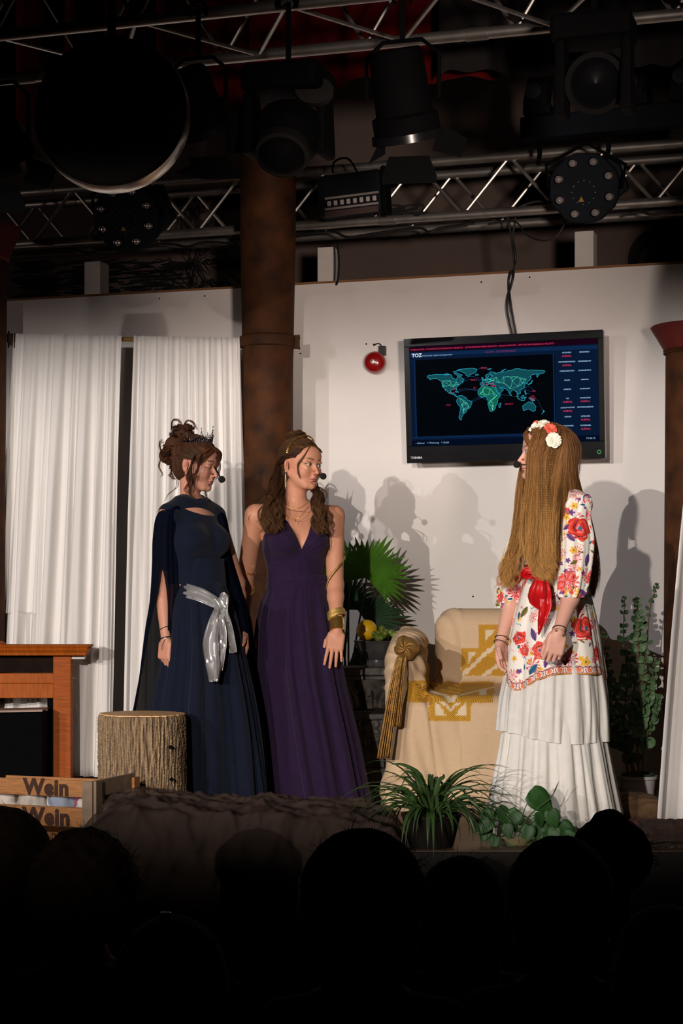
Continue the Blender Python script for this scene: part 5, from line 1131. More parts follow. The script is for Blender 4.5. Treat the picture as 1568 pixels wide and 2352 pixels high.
def head_sdf(v, T, mouth=0.0, lids=1.0):
    v.frame(T)
    v.ell((0, .014, .034), (.0775, .096, .081))                                 # skull
    v.ell((0, -.028, -.026), (.0655, .058, .075), k=.030)                        # face
    v.ell((0, -.040, -.070), (.047, .042, .037), k=.024)                        # jaw
    for s in (-1, 1):
        v.cone((s * .061, -.002, -.045), (s * .024, -.066, -.094), .014, .013, k=.022)   # jaw line
        v.ell((s * .038, -.061, -.031), (.023, .023, .027), k=.018)              # cheek
    v.ell((0, -.078, -.094), (.016, .014, .014), k=.016)                        # chin
    v.ell((0, -.066, .040), (.050, .022, .032), k=.025)                         # forehead
    v.ell((0, -.078, .014), (.030, .009, .008), k=.016)                          # brow bridge
    for s in (-1, 1): v.ell((s * .031, -.0935, -.002), (.0180, .0125, .0115), k=.012, op='sub')
    for s in (-1, 1):
        v.ell((s * .0305, -.0740, -.0015), (.0150, .0130, .0128), k=.002)
        v.ell((s * .031, -.081, .0135), (.020, .0075, .0045), k=.008)
    v.cone((0, -.083, .004), (0, -.1055, -.034), .0055, .0078, k=.011)           # nose
    for s in (-1, 1): v.ell((s * .0098, -.0950, -.0385), (.0068, .0088, .0060), k=.005)
    for s in (-1, 1): v.ell((s * .0062, -.0985, -.0445), (.0032, .0050, .0030), k=.002, op='sub')
    v.ell((0, -.088, -.050), (.010, .007, .008), k=.010)
    v.ell((0, -.0885, -.0610), (.0190, .0088, .0048), k=.004)                     # upper lip
    v.ell((0, -.0872, -.0700), (.0160, .0090, .0056), k=.004)                     # lower lip
    v.ell((0, -.0985, -.0655), (.0220, .0060, .0013 + mouth), k=.0025, op='sub')
    v.ell((0, -.0885, -.0785), (.014, .006, .004), k=.006, op='sub')
    for s in (-1, 1):                                                            # ears
        v.ell((s * .0775, .012, -.012), (.0075, .0165, .0300), k=.004, rot=(-12, 0, s * 22))
        v.ell((s * .0850, .007, -.008), (.0060, .0090, .0165), k=.002, op='sub', rot=(-12, 0, s * 22))
        v.ell((s * .0775, .004, -.034), (.006, .008, .009), k=.004)
def hand_sdf(v, Wp, d, s, n, curl=(12, 18, 14), spread=3.0, thumb=(.62, .62, .3), size=1.0, tw=.0, fc=(0, 0, 0, 0), fist=0.0):
    d = Vector(d).normalized(); s = Vector(s); s = (s - d * s.dot(d)).normalized(); n = Vector(n); nn = d.cross(s).normalized(); n = nn if nn.dot(n) > 0 else -nn; z = size
    Mh = Matrix(((s[0], n[0], d[0], Wp[0]), (s[1], n[1], d[1], Wp[1]), (s[2], n[2], d[2], Wp[2]), (0, 0, 0, 1)))
    v.frame(Mh)
    v.ell((0, 0, .012 * z), (.024 * z, .018 * z, .028 * z), k=.012)
    v.box((.0, -.001, .050 * z), (.038 * z, .0125 * z, .040 * z), .012, k=.012)
    v.ell((.018 * z, .008 * z, .035 * z), (.018 * z, .014 * z, .030 * z), k=.010)
    for i, (x, L, r) in enumerate(((.029, .070, .0082), (.0098, .078, .0086), (-.0098, .072, .0082), (-.028, .056, .0072))):
        a = 0.0; p = Vector((x * z, -.002, (.088 - (abs(i - 1) * .003 + (i == 3) * .006)) * z)); sp_ = R((1.2 - i) * spread); first = True
        for q, (fr, cr) in enumerate(zip((.46, .30, .24), curl)):
            a += R(cr + fc[i]); e = p + Vector((math.sin(sp_) * math.cos(a), math.sin(a), math.cos(a) * math.cos(sp_))) * (L * z * fr)
            rr = r * z * (1.0 - .10 * q); v.cone(p, e, rr, rr * .93, k=.006 if first else .0015); first = False; p = e
    p = Vector((.022 * z, .004, .022 * z)); td = Vector((thumb[0], thumb[2], thumb[1])).normalized(); e = p + td * .034 * z; v.cone(p, e, .0125 * z, .0105 * z, k=.010)
    td2 = (td + Vector((-.25, .1, .35))).normalized(); f = e + td2 * .029 * z; v.cone(e, f, .0100 * z, .0090 * z, k=.003); td3 = (td2 + Vector((-.15, .12, .2))).normalized(); v.cone(f, f + td3 * .020 * z, .0088 * z, .0072 * z, k=.002)
    v.frame()
    return Mh
def arm_sdf(v, S, E_, Wp, r0=.043, r1=.036, r2=.034, r3=.0225):
    v.frame(); v.cone(S, E_, r0, r1, k=.022); m = Vector(E_).lerp(Vector(Wp), .25); v.cone(E_, m, r1 * .96, r2, k=.02); v.cone(m, Wp, r2, r3, k=.016)
def head_T(neck, yaw, pitch, roll, size=1.0, fwd=.02, up=.150):
    "neck pivot in body space, yaw to her left positive, pitch down positive"
    return Matrix.Translation(neck) @ Matrix.Rotation(R(yaw), 4, 'Z') @ Matrix.Rotation(R(pitch), 4, 'X') @ Matrix.Rotation(R(roll), 4, 'Y') @ Matrix.Translation((0, -fwd, up)) @ Matrix.Scale(size, 4)
def paint_head(V, T, skin, lip, brow, eye, gaze=(0, 0), closed=False, liner=False, glow=None, blush=.12, rouge=(.62, .22, .16)):
    A = np.array(T.inverted()); L = V @ A[:3, :3].T + A[:3, 3]; x, y, z = L.T; c = np.tile(np.array(skin), (len(V), 1)); g = np.random.RandomState(1)
    face = (np.abs(x) < .09) & (y < .06) & (z > -.13) & (z < .13)
    def mixc(m, col, a):
        a = np.clip(a, 0, 1)[:, None] * m[:, None]; c[:] = c * (1 - a) + np.array(col) * a
    fr = (y < -.03) & face
    mixc(fr, rouge, blush * np.exp(-(((np.abs(x) - .038) / .018) ** 2 + ((z + .032) / .016) ** 2)))
    mixc(fr, rouge, .10 * np.exp(-((x / .012) ** 2 + ((z + .036) / .012) ** 2)))
    mixc(face & (np.abs(x) > .066), rouge, np.full(len(V), .22))                       # ears
    mixc(face & (np.abs(x) > .068), (.22, .06, .035), .62 * np.exp(-(((y - .006) / .0065) ** 2 + ((z + .009) / .0125) ** 2) ** 2))  # shade of the ear hollow painted into the skin colour
    # lips
    zl = z + .0655; hw = .0205; up = .0075 * (1 - (np.abs(x) / hw) ** 1.6) - .0014 * np.exp(-(x / .004) ** 2); dn = .0095 * (1 - (np.abs(x) / hw) ** 2)
    lipm = fr & (y < -.078) & (np.abs(x) < hw) & (zl < up) & (zl > -dn); mixc(lipm, lip, np.full(len(V), .8))
    mixc(fr & (y < -.075) & (np.abs(x) < hw + .001) & (np.abs(zl + .0002) < .0011), (.10, .02, .02), np.full(len(V), .85))
    # brows
    ax_ = np.abs(x); bz = .0205 + .0035 * np.sin(np.clip((ax_ - .014) / .034, 0, 1) * 2.4); bw = .0032 * (1 - np.clip((ax_ - .03) / .022, 0, 1) ** 2) + .0004
    mixc(fr & (ax_ > .012) & (ax_ < .051) & (np.abs(z - bz) < bw), brow, np.full(len(V), .75))
    # eyes
    ex = ax_ - .0305; ez = z + .0015; e2 = ex * 1.0
    mixc(fr & (np.abs(ex) < .02) & (ez > -.004) & (ez < .015), brow, .16 * np.exp(-((ex / .014) ** 2 + ((ez - .006) / .007) ** 2)))
    if closed:
        lz_ = -.0052 + .0020 * np.abs(e2 / .013) ** 2
        mixc(fr & (np.abs(e2) < .0150) & (np.abs(ez - lz_) < .0016), (.015, .008, .006), np.full(len(V), .95))
        mixc(fr & (e2 > .010) & (e2 < .019) & (np.abs(ez + .004) < .0016), (.015, .008, .006), np.full(len(V), .8))
    else:
        almond = (ez < .0062 * (1 - (e2 / .0158) ** 2)) & (ez > -.0050 * (1 - (e2 / .0158) ** 2)) & fr & (y < -.06)
        mixc(almond, (.62, .56, .52), np.full(len(V), 1.0))
        ix = np.where(x > 0, x - .0305, x + .0305) - gaze[0]; iz = ez - gaze[1]; rr = np.sqrt(ix ** 2 + iz ** 2)
        mixc(almond & (rr < .0064), eye, np.full(len(V), 1.0)); mixc(almond & (rr < .0031), (.004, .004, .004), np.full(len(V), 1.0))
        mixc(fr & (np.abs(e2) < .0166) & (np.abs(ez - .0066 * (1 - (e2 / .0166) ** 2)) < .0016), (.015, .008, .006), np.full(len(V), .95))
        mixc(fr & (np.abs(e2) < .0158) & (np.abs(ez + .0052 * (1 - (e2 / .0158) ** 2)) < .0009), (.05, .02, .015), np.full(len(V), .7))
        if liner: mixc(fr & (e2 > .011) & (e2 < .027) & (np.abs(ez - .0025 - (e2 - .012) * .42) < .0016), (.015, .008, .006), np.full(len(V), .9))
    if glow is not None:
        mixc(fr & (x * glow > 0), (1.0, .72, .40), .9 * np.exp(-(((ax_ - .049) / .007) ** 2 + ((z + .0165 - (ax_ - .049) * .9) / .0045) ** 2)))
    return c, L
def cap_sdf(v, T, thick=.007, hairline=.055, side=.045, back=-.07, off=0.0):
    "close hair shell over the skull; open over the face"
    v.frame(T); t = thick
    v.ell((0, .016, .036), (.0780 + t, .0965 + t, .0825 + t)); v.ell((0, .045, -.02), (.064 + t, .052 + t, .062 + t), k=.02)
    def f(X, Y, Z):   # removes the face side: in front of a slanted plane, below the hairline
        lineZ = hairline + .022 * (1 - np.clip(np.abs(X) / .06, 0, 1) ** 2) - np.clip(np.abs(X) - .045, 0, 1) * 1.2
        a = np.maximum(Y + .010 - np.clip((np.abs(X) - .05) * .3, 0, .01), Z - lineZ)
        a = np.minimum(a, np.maximum(np.maximum(np.abs(Y - .008) - .020, Z - .016), .055 - np.abs(X)))   # around the ears
        return a
    v.func((v.lo), (v.lo + v.n * v.h), f, k=.004, op='sub')
    v.func((v.lo), (v.lo + v.n * v.h), lambda X, Y, Z: (Z - back) , k=.01, op='sub') if False else None
    v.frame()
def comb_cap(V, Q, T, target, n, steps, step, col, seed, down=0.0, rad=.0006, lift=.0012, cvar=.55, keep=None):
    "short hairs that follow a cap mesh (body coordinates) towards a target point given in head coordinates"
    from mathutils.kdtree import KDTree
    a = V[Q[:, 2]] - V[Q[:, 0]]; b = V[Q[:, 3]] - V[Q[:, 1]]; nn = np.cross(a, b); N = np.zeros_like(V)
    for k in range(4): np.add.at(N, Q[:, k], nn)
    N /= np.maximum(np.linalg.norm(N, axis=1, keepdims=True), 1e-9); kd = KDTree(len(V))
    for i, q in enumerate(V): kd.insert(q, i)
    kd.balance(); g = np.random.RandomState(seed); tg = np.array(T @ Vector(target)); out = []
    ctr_ = V.mean(0); s0 = 1 if ((V - ctr_) * N).sum() > 0 else -1
    for i in g.randint(len(V), size=n):
        p = V[i] + N[i] * s0 * lift; ln = [p]; w = g.randn(3) * .12; i0 = i
        for k in range(steps):
            d = tg - p; d = d / np.linalg.norm(d) + w; d[2] -= down; nv = N[i0]; d = d - nv * (d @ nv); d /= max(np.linalg.norm(d), 1e-6); p = p + d * step
            co, i0, dist = kd.find(p); p = V[i0] * .35 + p * .65 if dist > step * .8 else p; p = p + N[i0] * s0 * (lift - ((p - V[i0]) @ N[i0]) * s0) * .9; ln.append(p)
        out.append(ln)
    K = np.array(out); S = K.shape[1]; rd_ = np.tile(rad * (1.0 - .6 * np.linspace(0, 1, S) ** 2), (n, 1)) * (.7 + .7 * g.rand(n, 1)); Vt, Qt = tubes_np(K, rd_)
    c = np.array(col)[None] * (1 - cvar + 2 * cvar * g.rand(n)[:, None]); return Vt, Qt, np.repeat(c, S * 3, axis=0)
def strands_k(K, per, seg=26, lock_r=.005, curl=0, turns=3, grow=3.0, rad=.0008, seed=1, col=(.1, .04, .02), cvar=.35, tip=None, lenvar=.05):
    "one lock of hair along every control polyline of K (n,k,3)"
    g = np.random.RandomState(seed); L = crom(np.asarray(K, float), seg); n = len(L); s = np.linspace(0, 1, seg)
    if curl:
        ph = g.rand(n, 1) * 6.28; tn = turns * (.8 + .4 * g.rand(n, 1)); am = curl * (.7 + .6 * g.rand(n, 1)) * np.clip(s[None] * grow, 0, 1); dr = np.where(g.rand(n, 1) > .5, 1, -1); w = 6.283 * tn * s[None] + ph
        L[..., 0] += am * np.cos(w); L[..., 1] += am * np.sin(w) * dr
    Pn = np.repeat(L, per, axis=0); N = len(Pn); Pn = Pn + g.randn(N, 1, 3) * lock_r * (.4 + .6 * np.sin(s * 2.9))[None, :, None]
    rd = np.tile(rad * (1.05 - .7 * s ** 3), (N, 1)) * (.7 + .6 * g.rand(N, 1)); V, Q = tubes_np(Pn, rd)
    c = np.array(col)[None, None] * (1 - cvar + 2 * cvar * np.repeat(g.rand(n), per)[:, None, None]) * (.8 + .4 * g.rand(N)[:, None, None]); c = np.repeat(c, seg, axis=1)
    if tip is not None: w = np.clip(s * 1.2 - .2, 0, 1)[None, :, None]; c = c * (1 - w) + np.array(tip)[None, None] * w
    return V, Q, np.repeat(c.reshape(-1, 3), 3, axis=0)
def hair_obj(parts, root, name='hair', local=False):
    V, Q, c = merge(parts); o = npmesh(name, V, Q, m_hair, root, cols=c, world=not local); o['kind'] = 'stuff'; return o
def ring_cloth(name, rows, root, m, nf, amp, seed, n=260, sub=70, cols=None, hem=None, sharp=1.0, phase=0.0, drift=.8, world=True, solid=.002, lat=.0, start=0.0):
    """loft of rings. rows: (z, cx, cy, rx, ry). folds grow from top to bottom. hem(theta) gives the share of height kept."""
    g = np.random.RandomState(seed); rows = np.array(rows, float); t = np.linspace(0, 1, sub); rt = np.linspace(0, 1, len(rows))
    Rr_ = crom(rows[:, [0, 1, 2]], sub); R2 = crom(np.stack([rows[:, 3], rows[:, 4], rows[:, 4] * 0], -1), sub)
    th = np.linspace(0, 2 * np.pi, n, endpoint=False); V = np.zeros((n, sub, 3)); tt = t
    fr = [(max(2, int(round(nf * q))), g.rand() * 6.28, a) for q, a in ((1, .8), (1.6, .5), (.55, .5), (2.7, .22), (4.3, .1))]
    for j in range(sub):
        w = sum(a * np.sin(f * (th + .10 * drift * math.sin(2.2 * tt[j] + ph) + .03 * np.sin(3 * th + ph)) + ph + phase) for f, ph, a in fr); w = np.tanh(w * sharp)
        am = amp * (start + (1 - start) * min(1, tt[j] * 1.4) ** .8)
        rx = R2[j, 0] + am * w; ry = R2[j, 1] + am * w; V[:, j, 0] = Rr_[j, 1] + rx * np.cos(th); V[:, j, 1] = Rr_[j, 2] + ry * np.sin(th); V[:, j, 2] = Rr_[j, 0]
    if hem is not None:
        z0 = V[:, :1, 2]; z1 = V[:, -1:, 2]; hz_ = np.array([hem(a) for a in th])[:, None]; V[..., 2] = z0 - (z0 - V[..., 2]) * (z0 - hz_) / (z0 - z1)
    Fq = np.array([(i * sub + j, ((i + 1) % n) * sub + j, ((i + 1) % n) * sub + j + 1, i * sub + j + 1) for i in range(n) for j in range(sub - 1)])
    V = V.reshape(-1, 3); c = cols(V, th, t) if cols is not None else None
    o = npmesh(name, V, Fq, m, root, cols=c, world=world)
    if solid: mo = o.modifiers.new('thick', 'SOLIDIFY'); mo.thickness = solid; mo.offset = -1
    return o
def sheet(name, f, nu, nv, root, m, solid=.0015, cols=None, world=True, mask=None):
    "cloth patch from a function f(u, v) -> point"
    V = np.array([tuple(f(i / (nu - 1), j / (nv - 1))) for i in range(nu) for j in range(nv)])
    Fq = [(i * nv + j, (i + 1) * nv + j, (i + 1) * nv + j + 1, i * nv + j + 1) for i in range(nu - 1) for j in range(nv - 1) if mask is None or mask((i + .5) / (nu - 1), (j + .5) / (nv - 1))]
    o = npmesh(name, V, np.array(Fq), m, root, world=world, cols=cols)
    if solid: o.modifiers.new('thick', 'SOLIDIFY').thickness = solid
    return o
def ringband(root, c, ax, r_, w, th, m, name, n=40, sx=1.0, wob=0.0):
    "thin closed band (bracelet) round axis ax"
    Mx = along(ax); mb = MB(); prof = [(r_, -w / 2), (r_ + th, -w / 2), (r_ + th * 1.1, 0), (r_ + th, w / 2), (r_, w / 2), (r_, -w / 2)]
    mb.lathe(prof, c, n, Mx, cap=False, sx=sx); return mb.build(name, m, root, smooth=True)
def mic(root, a, b, tip, rr, name='headset_microphone'):
    mb = MB(); mb.tube(spline([a, b, tip], 10), .0016, 6); mo = mb.build('microphone_boom', m_blackm, root, smooth=True)
    d = (Vector(tip) - Vector(b)).normalized(); MB().lathe([(0, -rr), (rr * .62, -rr * .85), (rr * .95, -rr * .4), (rr, .0), (rr * .95, rr * .45), (rr * .62, rr * .9), (0, rr)], tip, 18, along(d)).build('microphone_foam', mat('mic_foam', C(12, 12, 13), .95, bump=.3, bs=300), root, smooth=True)
# woman in purple ---------------------------------------------------------------
Y1 = 8.2; X1 = xp(679, Y1); PH = 14
wp = thing('person', 'woman in a long purple V-neck gown with gold cuff standing beside the fan palm', 'person', (X1, Y1, 0), R(PH))
SK1 = C(208, 146, 116)[:3]; LW = lambda px, py, Y=Y1: toL(wp, px, py, Y)
v = Vol((-.36, -.30, .60), (.36, .22, 1.76), .0028)
body_torso(v, sh=.182, wx=1.04, hip=.74)
shl, shr = Vector((-.190, .012, 1.368)), Vector((.190, .012, 1.368))       # her right (image left), her left (image right)
elr = LW(561, 1345, 8.24); wrr = LW(556, 1452, 8.18); arm_sdf(v, shl, elr, wrr, .047, .040, .037, .026)
hand_sdf(v, wrr, LW(562, 1520, 8.13) - wrr, Vector((.5, -1, 0)), Vector((1, .4, 0)), curl=(22, 30, 24), fc=(0, 4, 8, 12))
ell_ = LW(769, 1345, 8.18); wrl = LW(774, 1448, 8.07); arm_sdf(v, shr, ell_, wrl, .046, .039, .037, .025)
Mhl = hand_sdf(v, wrl, LW(763, 1530, 8.03) - wrl, Vector((-1, .25, 0)), Vector((0, 1, 0)), curl=(6, 10, 8), spread=4.5, thumb=(.55, .8, .25), size=1.06)
v.frame(); v.cone((0, .022, 1.39), (0.004, -.004, 1.51), .052, .048, k=.03)
TH1 = head_T(Vector((0, .012, 1.44)), 33, 4, 3, 1.06, fwd=.016, up=.167)
head_sdf(v, TH1)
Vb, Qb = v.mesh(); cb, LH = paint_head(Vb, TH1, SK1, (.42, .12, .12), (.05, .028, .016), (.05, .03, .02), gaze=(.0025, 0), liner=True, glow=-1)
npmesh('body', Vb, Qb, m_skin, wp, world=False, cols=cb)
# gown
m_purp = mat('purple_jersey', C(37, 20, 50), .88, var=.1, vs_=20, sheen=.08, spec=.2, bump=.05, bs=500)
v = Vol((-.24, -.22, 1.02), (.24, .20, 1.45), .003); body_torso(v, grow=.010, sh=.12, wx=1.05, z0=.9, bust=1.05)
X, Yg, Z = v._pts([0, 0, 0], v.n)
Vn = (np.abs(X - .004) - (Z - 1.205) * .44) ; cutv = np.maximum(Vn, Yg - .03)                       # V neck
cut = np.minimum(cutv, np.maximum(.155 - np.clip(Z - 1.27, 0, 1) * .3 - np.abs(X), 1.205 - Z))              # arm holes
cut = np.minimum(cut, np.maximum(np.abs(X) - .064, 1.34 - Z))                                                  # open at the neck
ang = np.arctan2(Z - 1.16, np.abs(X) + .02)
fold = .0022 * np.sin(ang * 30 + 5 * X + 9 * Z) * np.clip((.16 - np.abs(Z - 1.25)) / .1, 0, 1) * (Yg < .03) + .0016 * np.sin(X * 150) * np.clip((1.16 - Z) / .06, 0, 1)
v.d = smax(v.d + .6 * fold.astype(np.float32), -cut, .003); v.d = smax(v.d, 1.03 - Z, .004)
over = np.abs((X - .0) * .9 - (1.20 - Z) * .5)                                                                # crossing edge
v.d = (v.d - .002 * np.exp(-(over / .006) ** 2) * (Z < 1.205) * (Yg < 0)).astype(np.float32)
Vd, Qd = v.mesh(); npmesh('bodice', Vd, Qd, m_purp, wp, world=False)
def ringrow(py, xl, xr, ry, Y): 
    return (zy(py, Y), (xp(xl, Y) + xp(xr, Y)) / 2, Y, (xp(xr, Y) - xp(xl, Y)) / 2, ry)
for k, (pa, pb, gx) in enumerate(((1322, 1339, 0), (1336, 1354, 2))):
    ring_cloth('waistband', [ringrow(pa, 617 - gx, 751 + gx, .100, Y1), ringrow((pa + pb) / 2, 613 - gx, 754 + gx, .106, Y1), ringrow(pb, 614 - gx, 752 + gx, .102, Y1)], wp, m_purp, 7, .002, 3 + k, sub=10, start=.8)
ring_cloth('skirt', [ringrow(1346, 617, 750, .104, Y1), ringrow(1400, 597, 762, .140, Y1), ringrow(1470, 588, 776, .165, Y1), ringrow(1560, 590, 790, .180, Y1), ringrow(1700, 604, 822, .20, Y1 + .02), ringrow(1800, 618, 842, .215, Y1 + .04), ringrow(1858, 626, 858, .225, Y1 + .05)], wp, m_purp, 13, .017, 8, sharp=1.3, start=.12, drift=.5)
# jewellery
m_g = mat('gold_metal', C(226, 176, 90), .25, .9, var=.15, vs_=60); m_gg = mat('gold_gauze', C(196, 160, 88), .45, .55, var=.3, vs_=60, bump=.3, bs=250)
W1 = WM[wp.name]; wl = W1 @ wrl; el = W1 @ ell_
MBc = MB(); ax = (wl - el).normalized(); c0 = wl - ax * .028
MB().lathe([(.031, -.032), (.034, -.031), (.0345, -.022), (.0335, -.015), (.0350, -.008), (.0340, .002), (.0350, .012), (.0335, .022), (.0340, .031), (.031, .032)], c0, 36, along(ax), cap=False).build('gold_cuff', m_g, wp, smooth=True)
for k in range(2):
    MB().lathe([(.038, -.010), (.041, -.009), (.042, .0), (.041, .010), (.038, .011)], c0 - ax * (.046 + .016 * k) , 36, along((ax + Vector((.35 - .1 * k, .1, 0))).normalized()), cap=False, sx=1.06).build('gauze_wrap', m_gg, wp, smooth=True)
def arm_spiral(a, b, r0, r1, turns, ph, nm='gold_ribbon', w=.0075):
    a = Vector(a); b = Vector(b); d = (b - a).normalized(); u = d.orthogonal().normalized(); w_ = d.cross(u); n = 60; V = []
    for k in range(n):
        t = k / (n - 1); an = ph + turns * 6.283 * t; r_ = r0 + (r1 - r0) * t; c = a.lerp(b, t) + (u * math.cos(an) + w_ * math.sin(an)) * r_; V += [c - d * w, c + d * w]
    MB().grid(V, n, 2).build(nm, m_gg, wp, smooth=True, solid=.0008)
shW = W1 @ shr; arm_spiral(shW.lerp(el, .35), el + (wl - el) * .25, .0495, .044, .8, 2.6)
shW2 = W1 @ shl; elW2 = W1 @ elr; wrW2 = W1 @ wrr
arm_spiral(elW2.lerp(shW2, .25), elW2.lerp(wrW2, .55), .046, .041, 1.1, .4)
c = shW2.lerp(elW2, .80); ax2 = (elW2 - shW2).normalized(); mb = MB()
for k in range(22):
    a = 6.283 * k / 22; u = ax2.orthogonal().normalized(); w_ = ax2.cross(u); p = c + (u * math.cos(a) + w_ * math.sin(a)) * .047; q = (u * math.cos(a + .5) + w_ * math.sin(a + .5))
    mb.tube([p, p + (-u * math.sin(a) + w_ * math.cos(a)) * .012 + ax2 * (.006 if k % 2 else -.006)], [.0022, .0006], 5)
mb.tube([c + (ax2.orthogonal().normalized() * math.cos(a) + ax2.cross(ax2.orthogonal().normalized()) * math.sin(a)) * .047 for a in np.linspace(0, 6.283, 33)[:32]], .0014, 5, closed=True)
mb.build('leaf_armlet', m_g, wp, smooth=True)
ringband(wp, wrW2 - (wrW2 - elW2).normalized() * .01, (wrW2 - elW2), .0265, .006, .002, m_g, 'bracelet')
HW = W1 @ TH1
def hp(x, y, z): return HW @ Vector((x * 1.05, y, z))
# necklaces, earring, leaf tiara
nk = [LW(*q) for q in ((643, 1152, 8.14), (652, 1163, 8.08), (672, 1168, 8.065), (690, 1166, 8.065), (706, 1155, 8.11))]
MB().tube(spline([W1 @ q for q in nk], 30), .0013, 6).build('necklace', m_g, wp, smooth=True)
nk = [LW(*q) for q in ((648, 1172, 8.11), (660, 1186, 8.065), (678, 1192, 8.06), (694, 1182, 8.065), (708, 1162, 8.1))]
pts = spline([W1 @ q for q in nk], 40); MB().tube(pts, .0009, 5).build('necklace', m_g, wp, smooth=True)
mb = MB()
for k in range(1, 39, 2): mb.lathe([(0, -.0018), (.0022, 0), (0, .0018)], pts[k], 6)
mb.tube([pts[20], pts[20] - Vector((0, 0, .014))], .0015, 5); mb.build('necklace_beads', m_g, wp, smooth=True)
eb = hp(-.080, .006, -.040); mb = MB(); mb.lathe([(0, -.006), (.0055, 0), (0, .006)], eb, 10); mb.build('earring_stud', mat('diamond', C(240, 230, 210), .1, .4), wp, smooth=True)
mb = MB()
for k in range(5): mb.tube([eb - Vector((0, 0, .005)), eb + Vector(((k - 2) * .0018, 0, -.04)), eb + Vector(((k - 2) * .0012, 0, -.072 - .01 * (k % 2)))], .00035, 4)
mb.build('earring_chains', mat('pale_gold', C(236, 214, 176), .35, .6), wp, smooth=True)
mb = MB(); tp_ = [Vector((.080 * math.sin(a), -.012 - .012 + .03 * abs(math.sin(a)) ** 2 + .0, .046 + .079 * math.cos(a))) for a in np.linspace(-1.65, 1.65, 40)]; tw_ = [HW @ q for q in tp_]
mb.tube(tw_, .0014, 5)
for k in range(0, 39):
    q = tp_[k]; t = (tp_[min(k + 1, 39)] - tp_[max(k - 1, 0)]).normalized(); o = Vector((q[0], 0, q[2] - .03)).normalized()
    for s_ in (1, -1):
        d = (t * (1 if q[0] < 0 else -1) * .8 + Vector((0, -1 if s_ > 0 else 1, 0)) * .9 + o * .5).normalized(); mb.tube([HW @ q, HW @ (q + d * .006), HW @ (q + d * .012)], [.0009, .0024, .0004], 5)
mb.build('leaf_tiara', m_g, wp, smooth=True)
# hair
BR = (.040, .018, .009); BRt = (.15, .070, .030)
v = Vol(tuple(TH1 @ Vector((0, .02, .03)) - Vector((.13, .14, .15))), tuple(TH1 @ Vector((0, .02, .03)) + Vector((.13, .14, .15))), .0032); cap_sdf(v, TH1, .004, .060); Vh, Qh = v.mesh()
A = np.array(TH1.inverted()); Lh = Vh @ A[:3, :3].T + A[:3, 3]; g = np.random.RandomState(2); ch = np.array(BR) * 1.1 * (1 + .5 * np.sin(Lh[:, 0] * 260 + 40 * Lh[:, 2])[:, None] * .6)
npmesh('hair_cap', Vh, Qh, m_hair, wp, world=False, cols=np.clip(ch, 0, 1))
ps = []
G = lambda *a: [P(*q) for q in a]
# combed back strands
gs_ = []
for k in range(11):
    x = -.066 + .0132 * k; gs_.append([hp(x * 1.0, -.058 - .012 * (1 - (x / .066) ** 2), .060 + .022 * (1 - (x / .066) ** 2)), hp(x * .98, -.03, .102 - abs(x) * .45), hp(x * .9, .02, .120 - abs(x) * .42), hp(x * .6, .07, .095), hp(x * .35, .095, .07)])
ps.append(strands(gs_, 330, 8, seg=14, lock_r=.0014, jit=.0016, rad=.0007, seed=4, col=BRt, endspread=.3, cvar=.5))
for sx in (-1, 1):
    ps.append(strands([[hp(sx * .068, -.045, .045), hp(sx * .080, -.005, .035), hp(sx * .072, .05, .02), hp(sx * .04, .09, .0)], [hp(sx * .070, -.035, .025), hp(sx * .083, .005, .020), hp(sx * .074, .055, -.01), hp(sx * .04, .09, -.02)]], 110, 8, seg=14, lock_r=.0012, jit=.0015, rad=.0007, seed=5 + sx, col=BR, endspread=.3))
# bun of curls on the crown
rb_ = np.random.RandomState(3); K = []
for k in range(46):
    a = rb_.rand() * 6.28; e = rb_.uniform(-.2, 1.4); c = HW @ Vector((-.004, .035, .118)); rr = .034
    pth = []
    for q in range(6):
        aa = a + q * .75; ee = e + .25 * math.sin(q * 1.3 + a); r_ = rr * (.75 + .4 * rb_.rand()); pth.append(tuple(c + Vector((r_ * 1.3 * math.cos(aa) * math.cos(ee), r_ * math.sin(aa) * math.cos(ee), r_ * .85 * math.sin(ee)))))
    K.append(pth)
ps.append(strands_k(np.array(K), 16, 24, .0026, curl=.003, turns=2, rad=.0008, seed=6, col=BR, tip=BRt, cvar=.4))
# long curls over both shoulders
ps.append(strands([G((644, 1045, 8.23), (630, 1090, 8.2), (617, 1140, 8.13), (606, 1190, 8.08), (610, 1225, 8.05)), G((648, 1048, 8.26), (645, 1090, 8.2), (632, 1140, 8.11), (625, 1185, 8.06), (632, 1218, 8.04)), G((652, 1060, 8.28), (650, 1100, 8.22), (645, 1145, 8.12), (640, 1180, 8.07), (645, 1210, 8.05))], 90, 22, seg=44, lock_r=.0022, jit=.008, depth=.05, curl=.014, turns=3.2, rad=.00065, seed=7, col=BR, tip=BRt, cvar=.45))
ps.append(strands([G((716, 1112, 8.27), (723, 1135, 8.14), (728, 1175, 8.07), (735, 1225, 8.05)), G((722, 1108, 8.29), (735, 1135, 8.14), (742, 1175, 8.08), (745, 1215, 8.06))], 55, 22, seg=40, lock_r=.0022, jit=.007, depth=.04, curl=.014, turns=2.8, rad=.00065, seed=8, col=BR, tip=BRt, cvar=.45))
ps.append(strands([G((628, 1090, 8.23), (612, 1140, 8.18), (590, 1180, 8.16), (575, 1195, 8.14)), G((630, 1080, 8.23), (600, 1150, 8.18), (580, 1175, 8.16), (560, 1205, 8.14))], 14, 4, seg=30, lock_r=.004, jit=.01, curl=.007, turns=2.5, rad=.0006, seed=9, col=BRt))
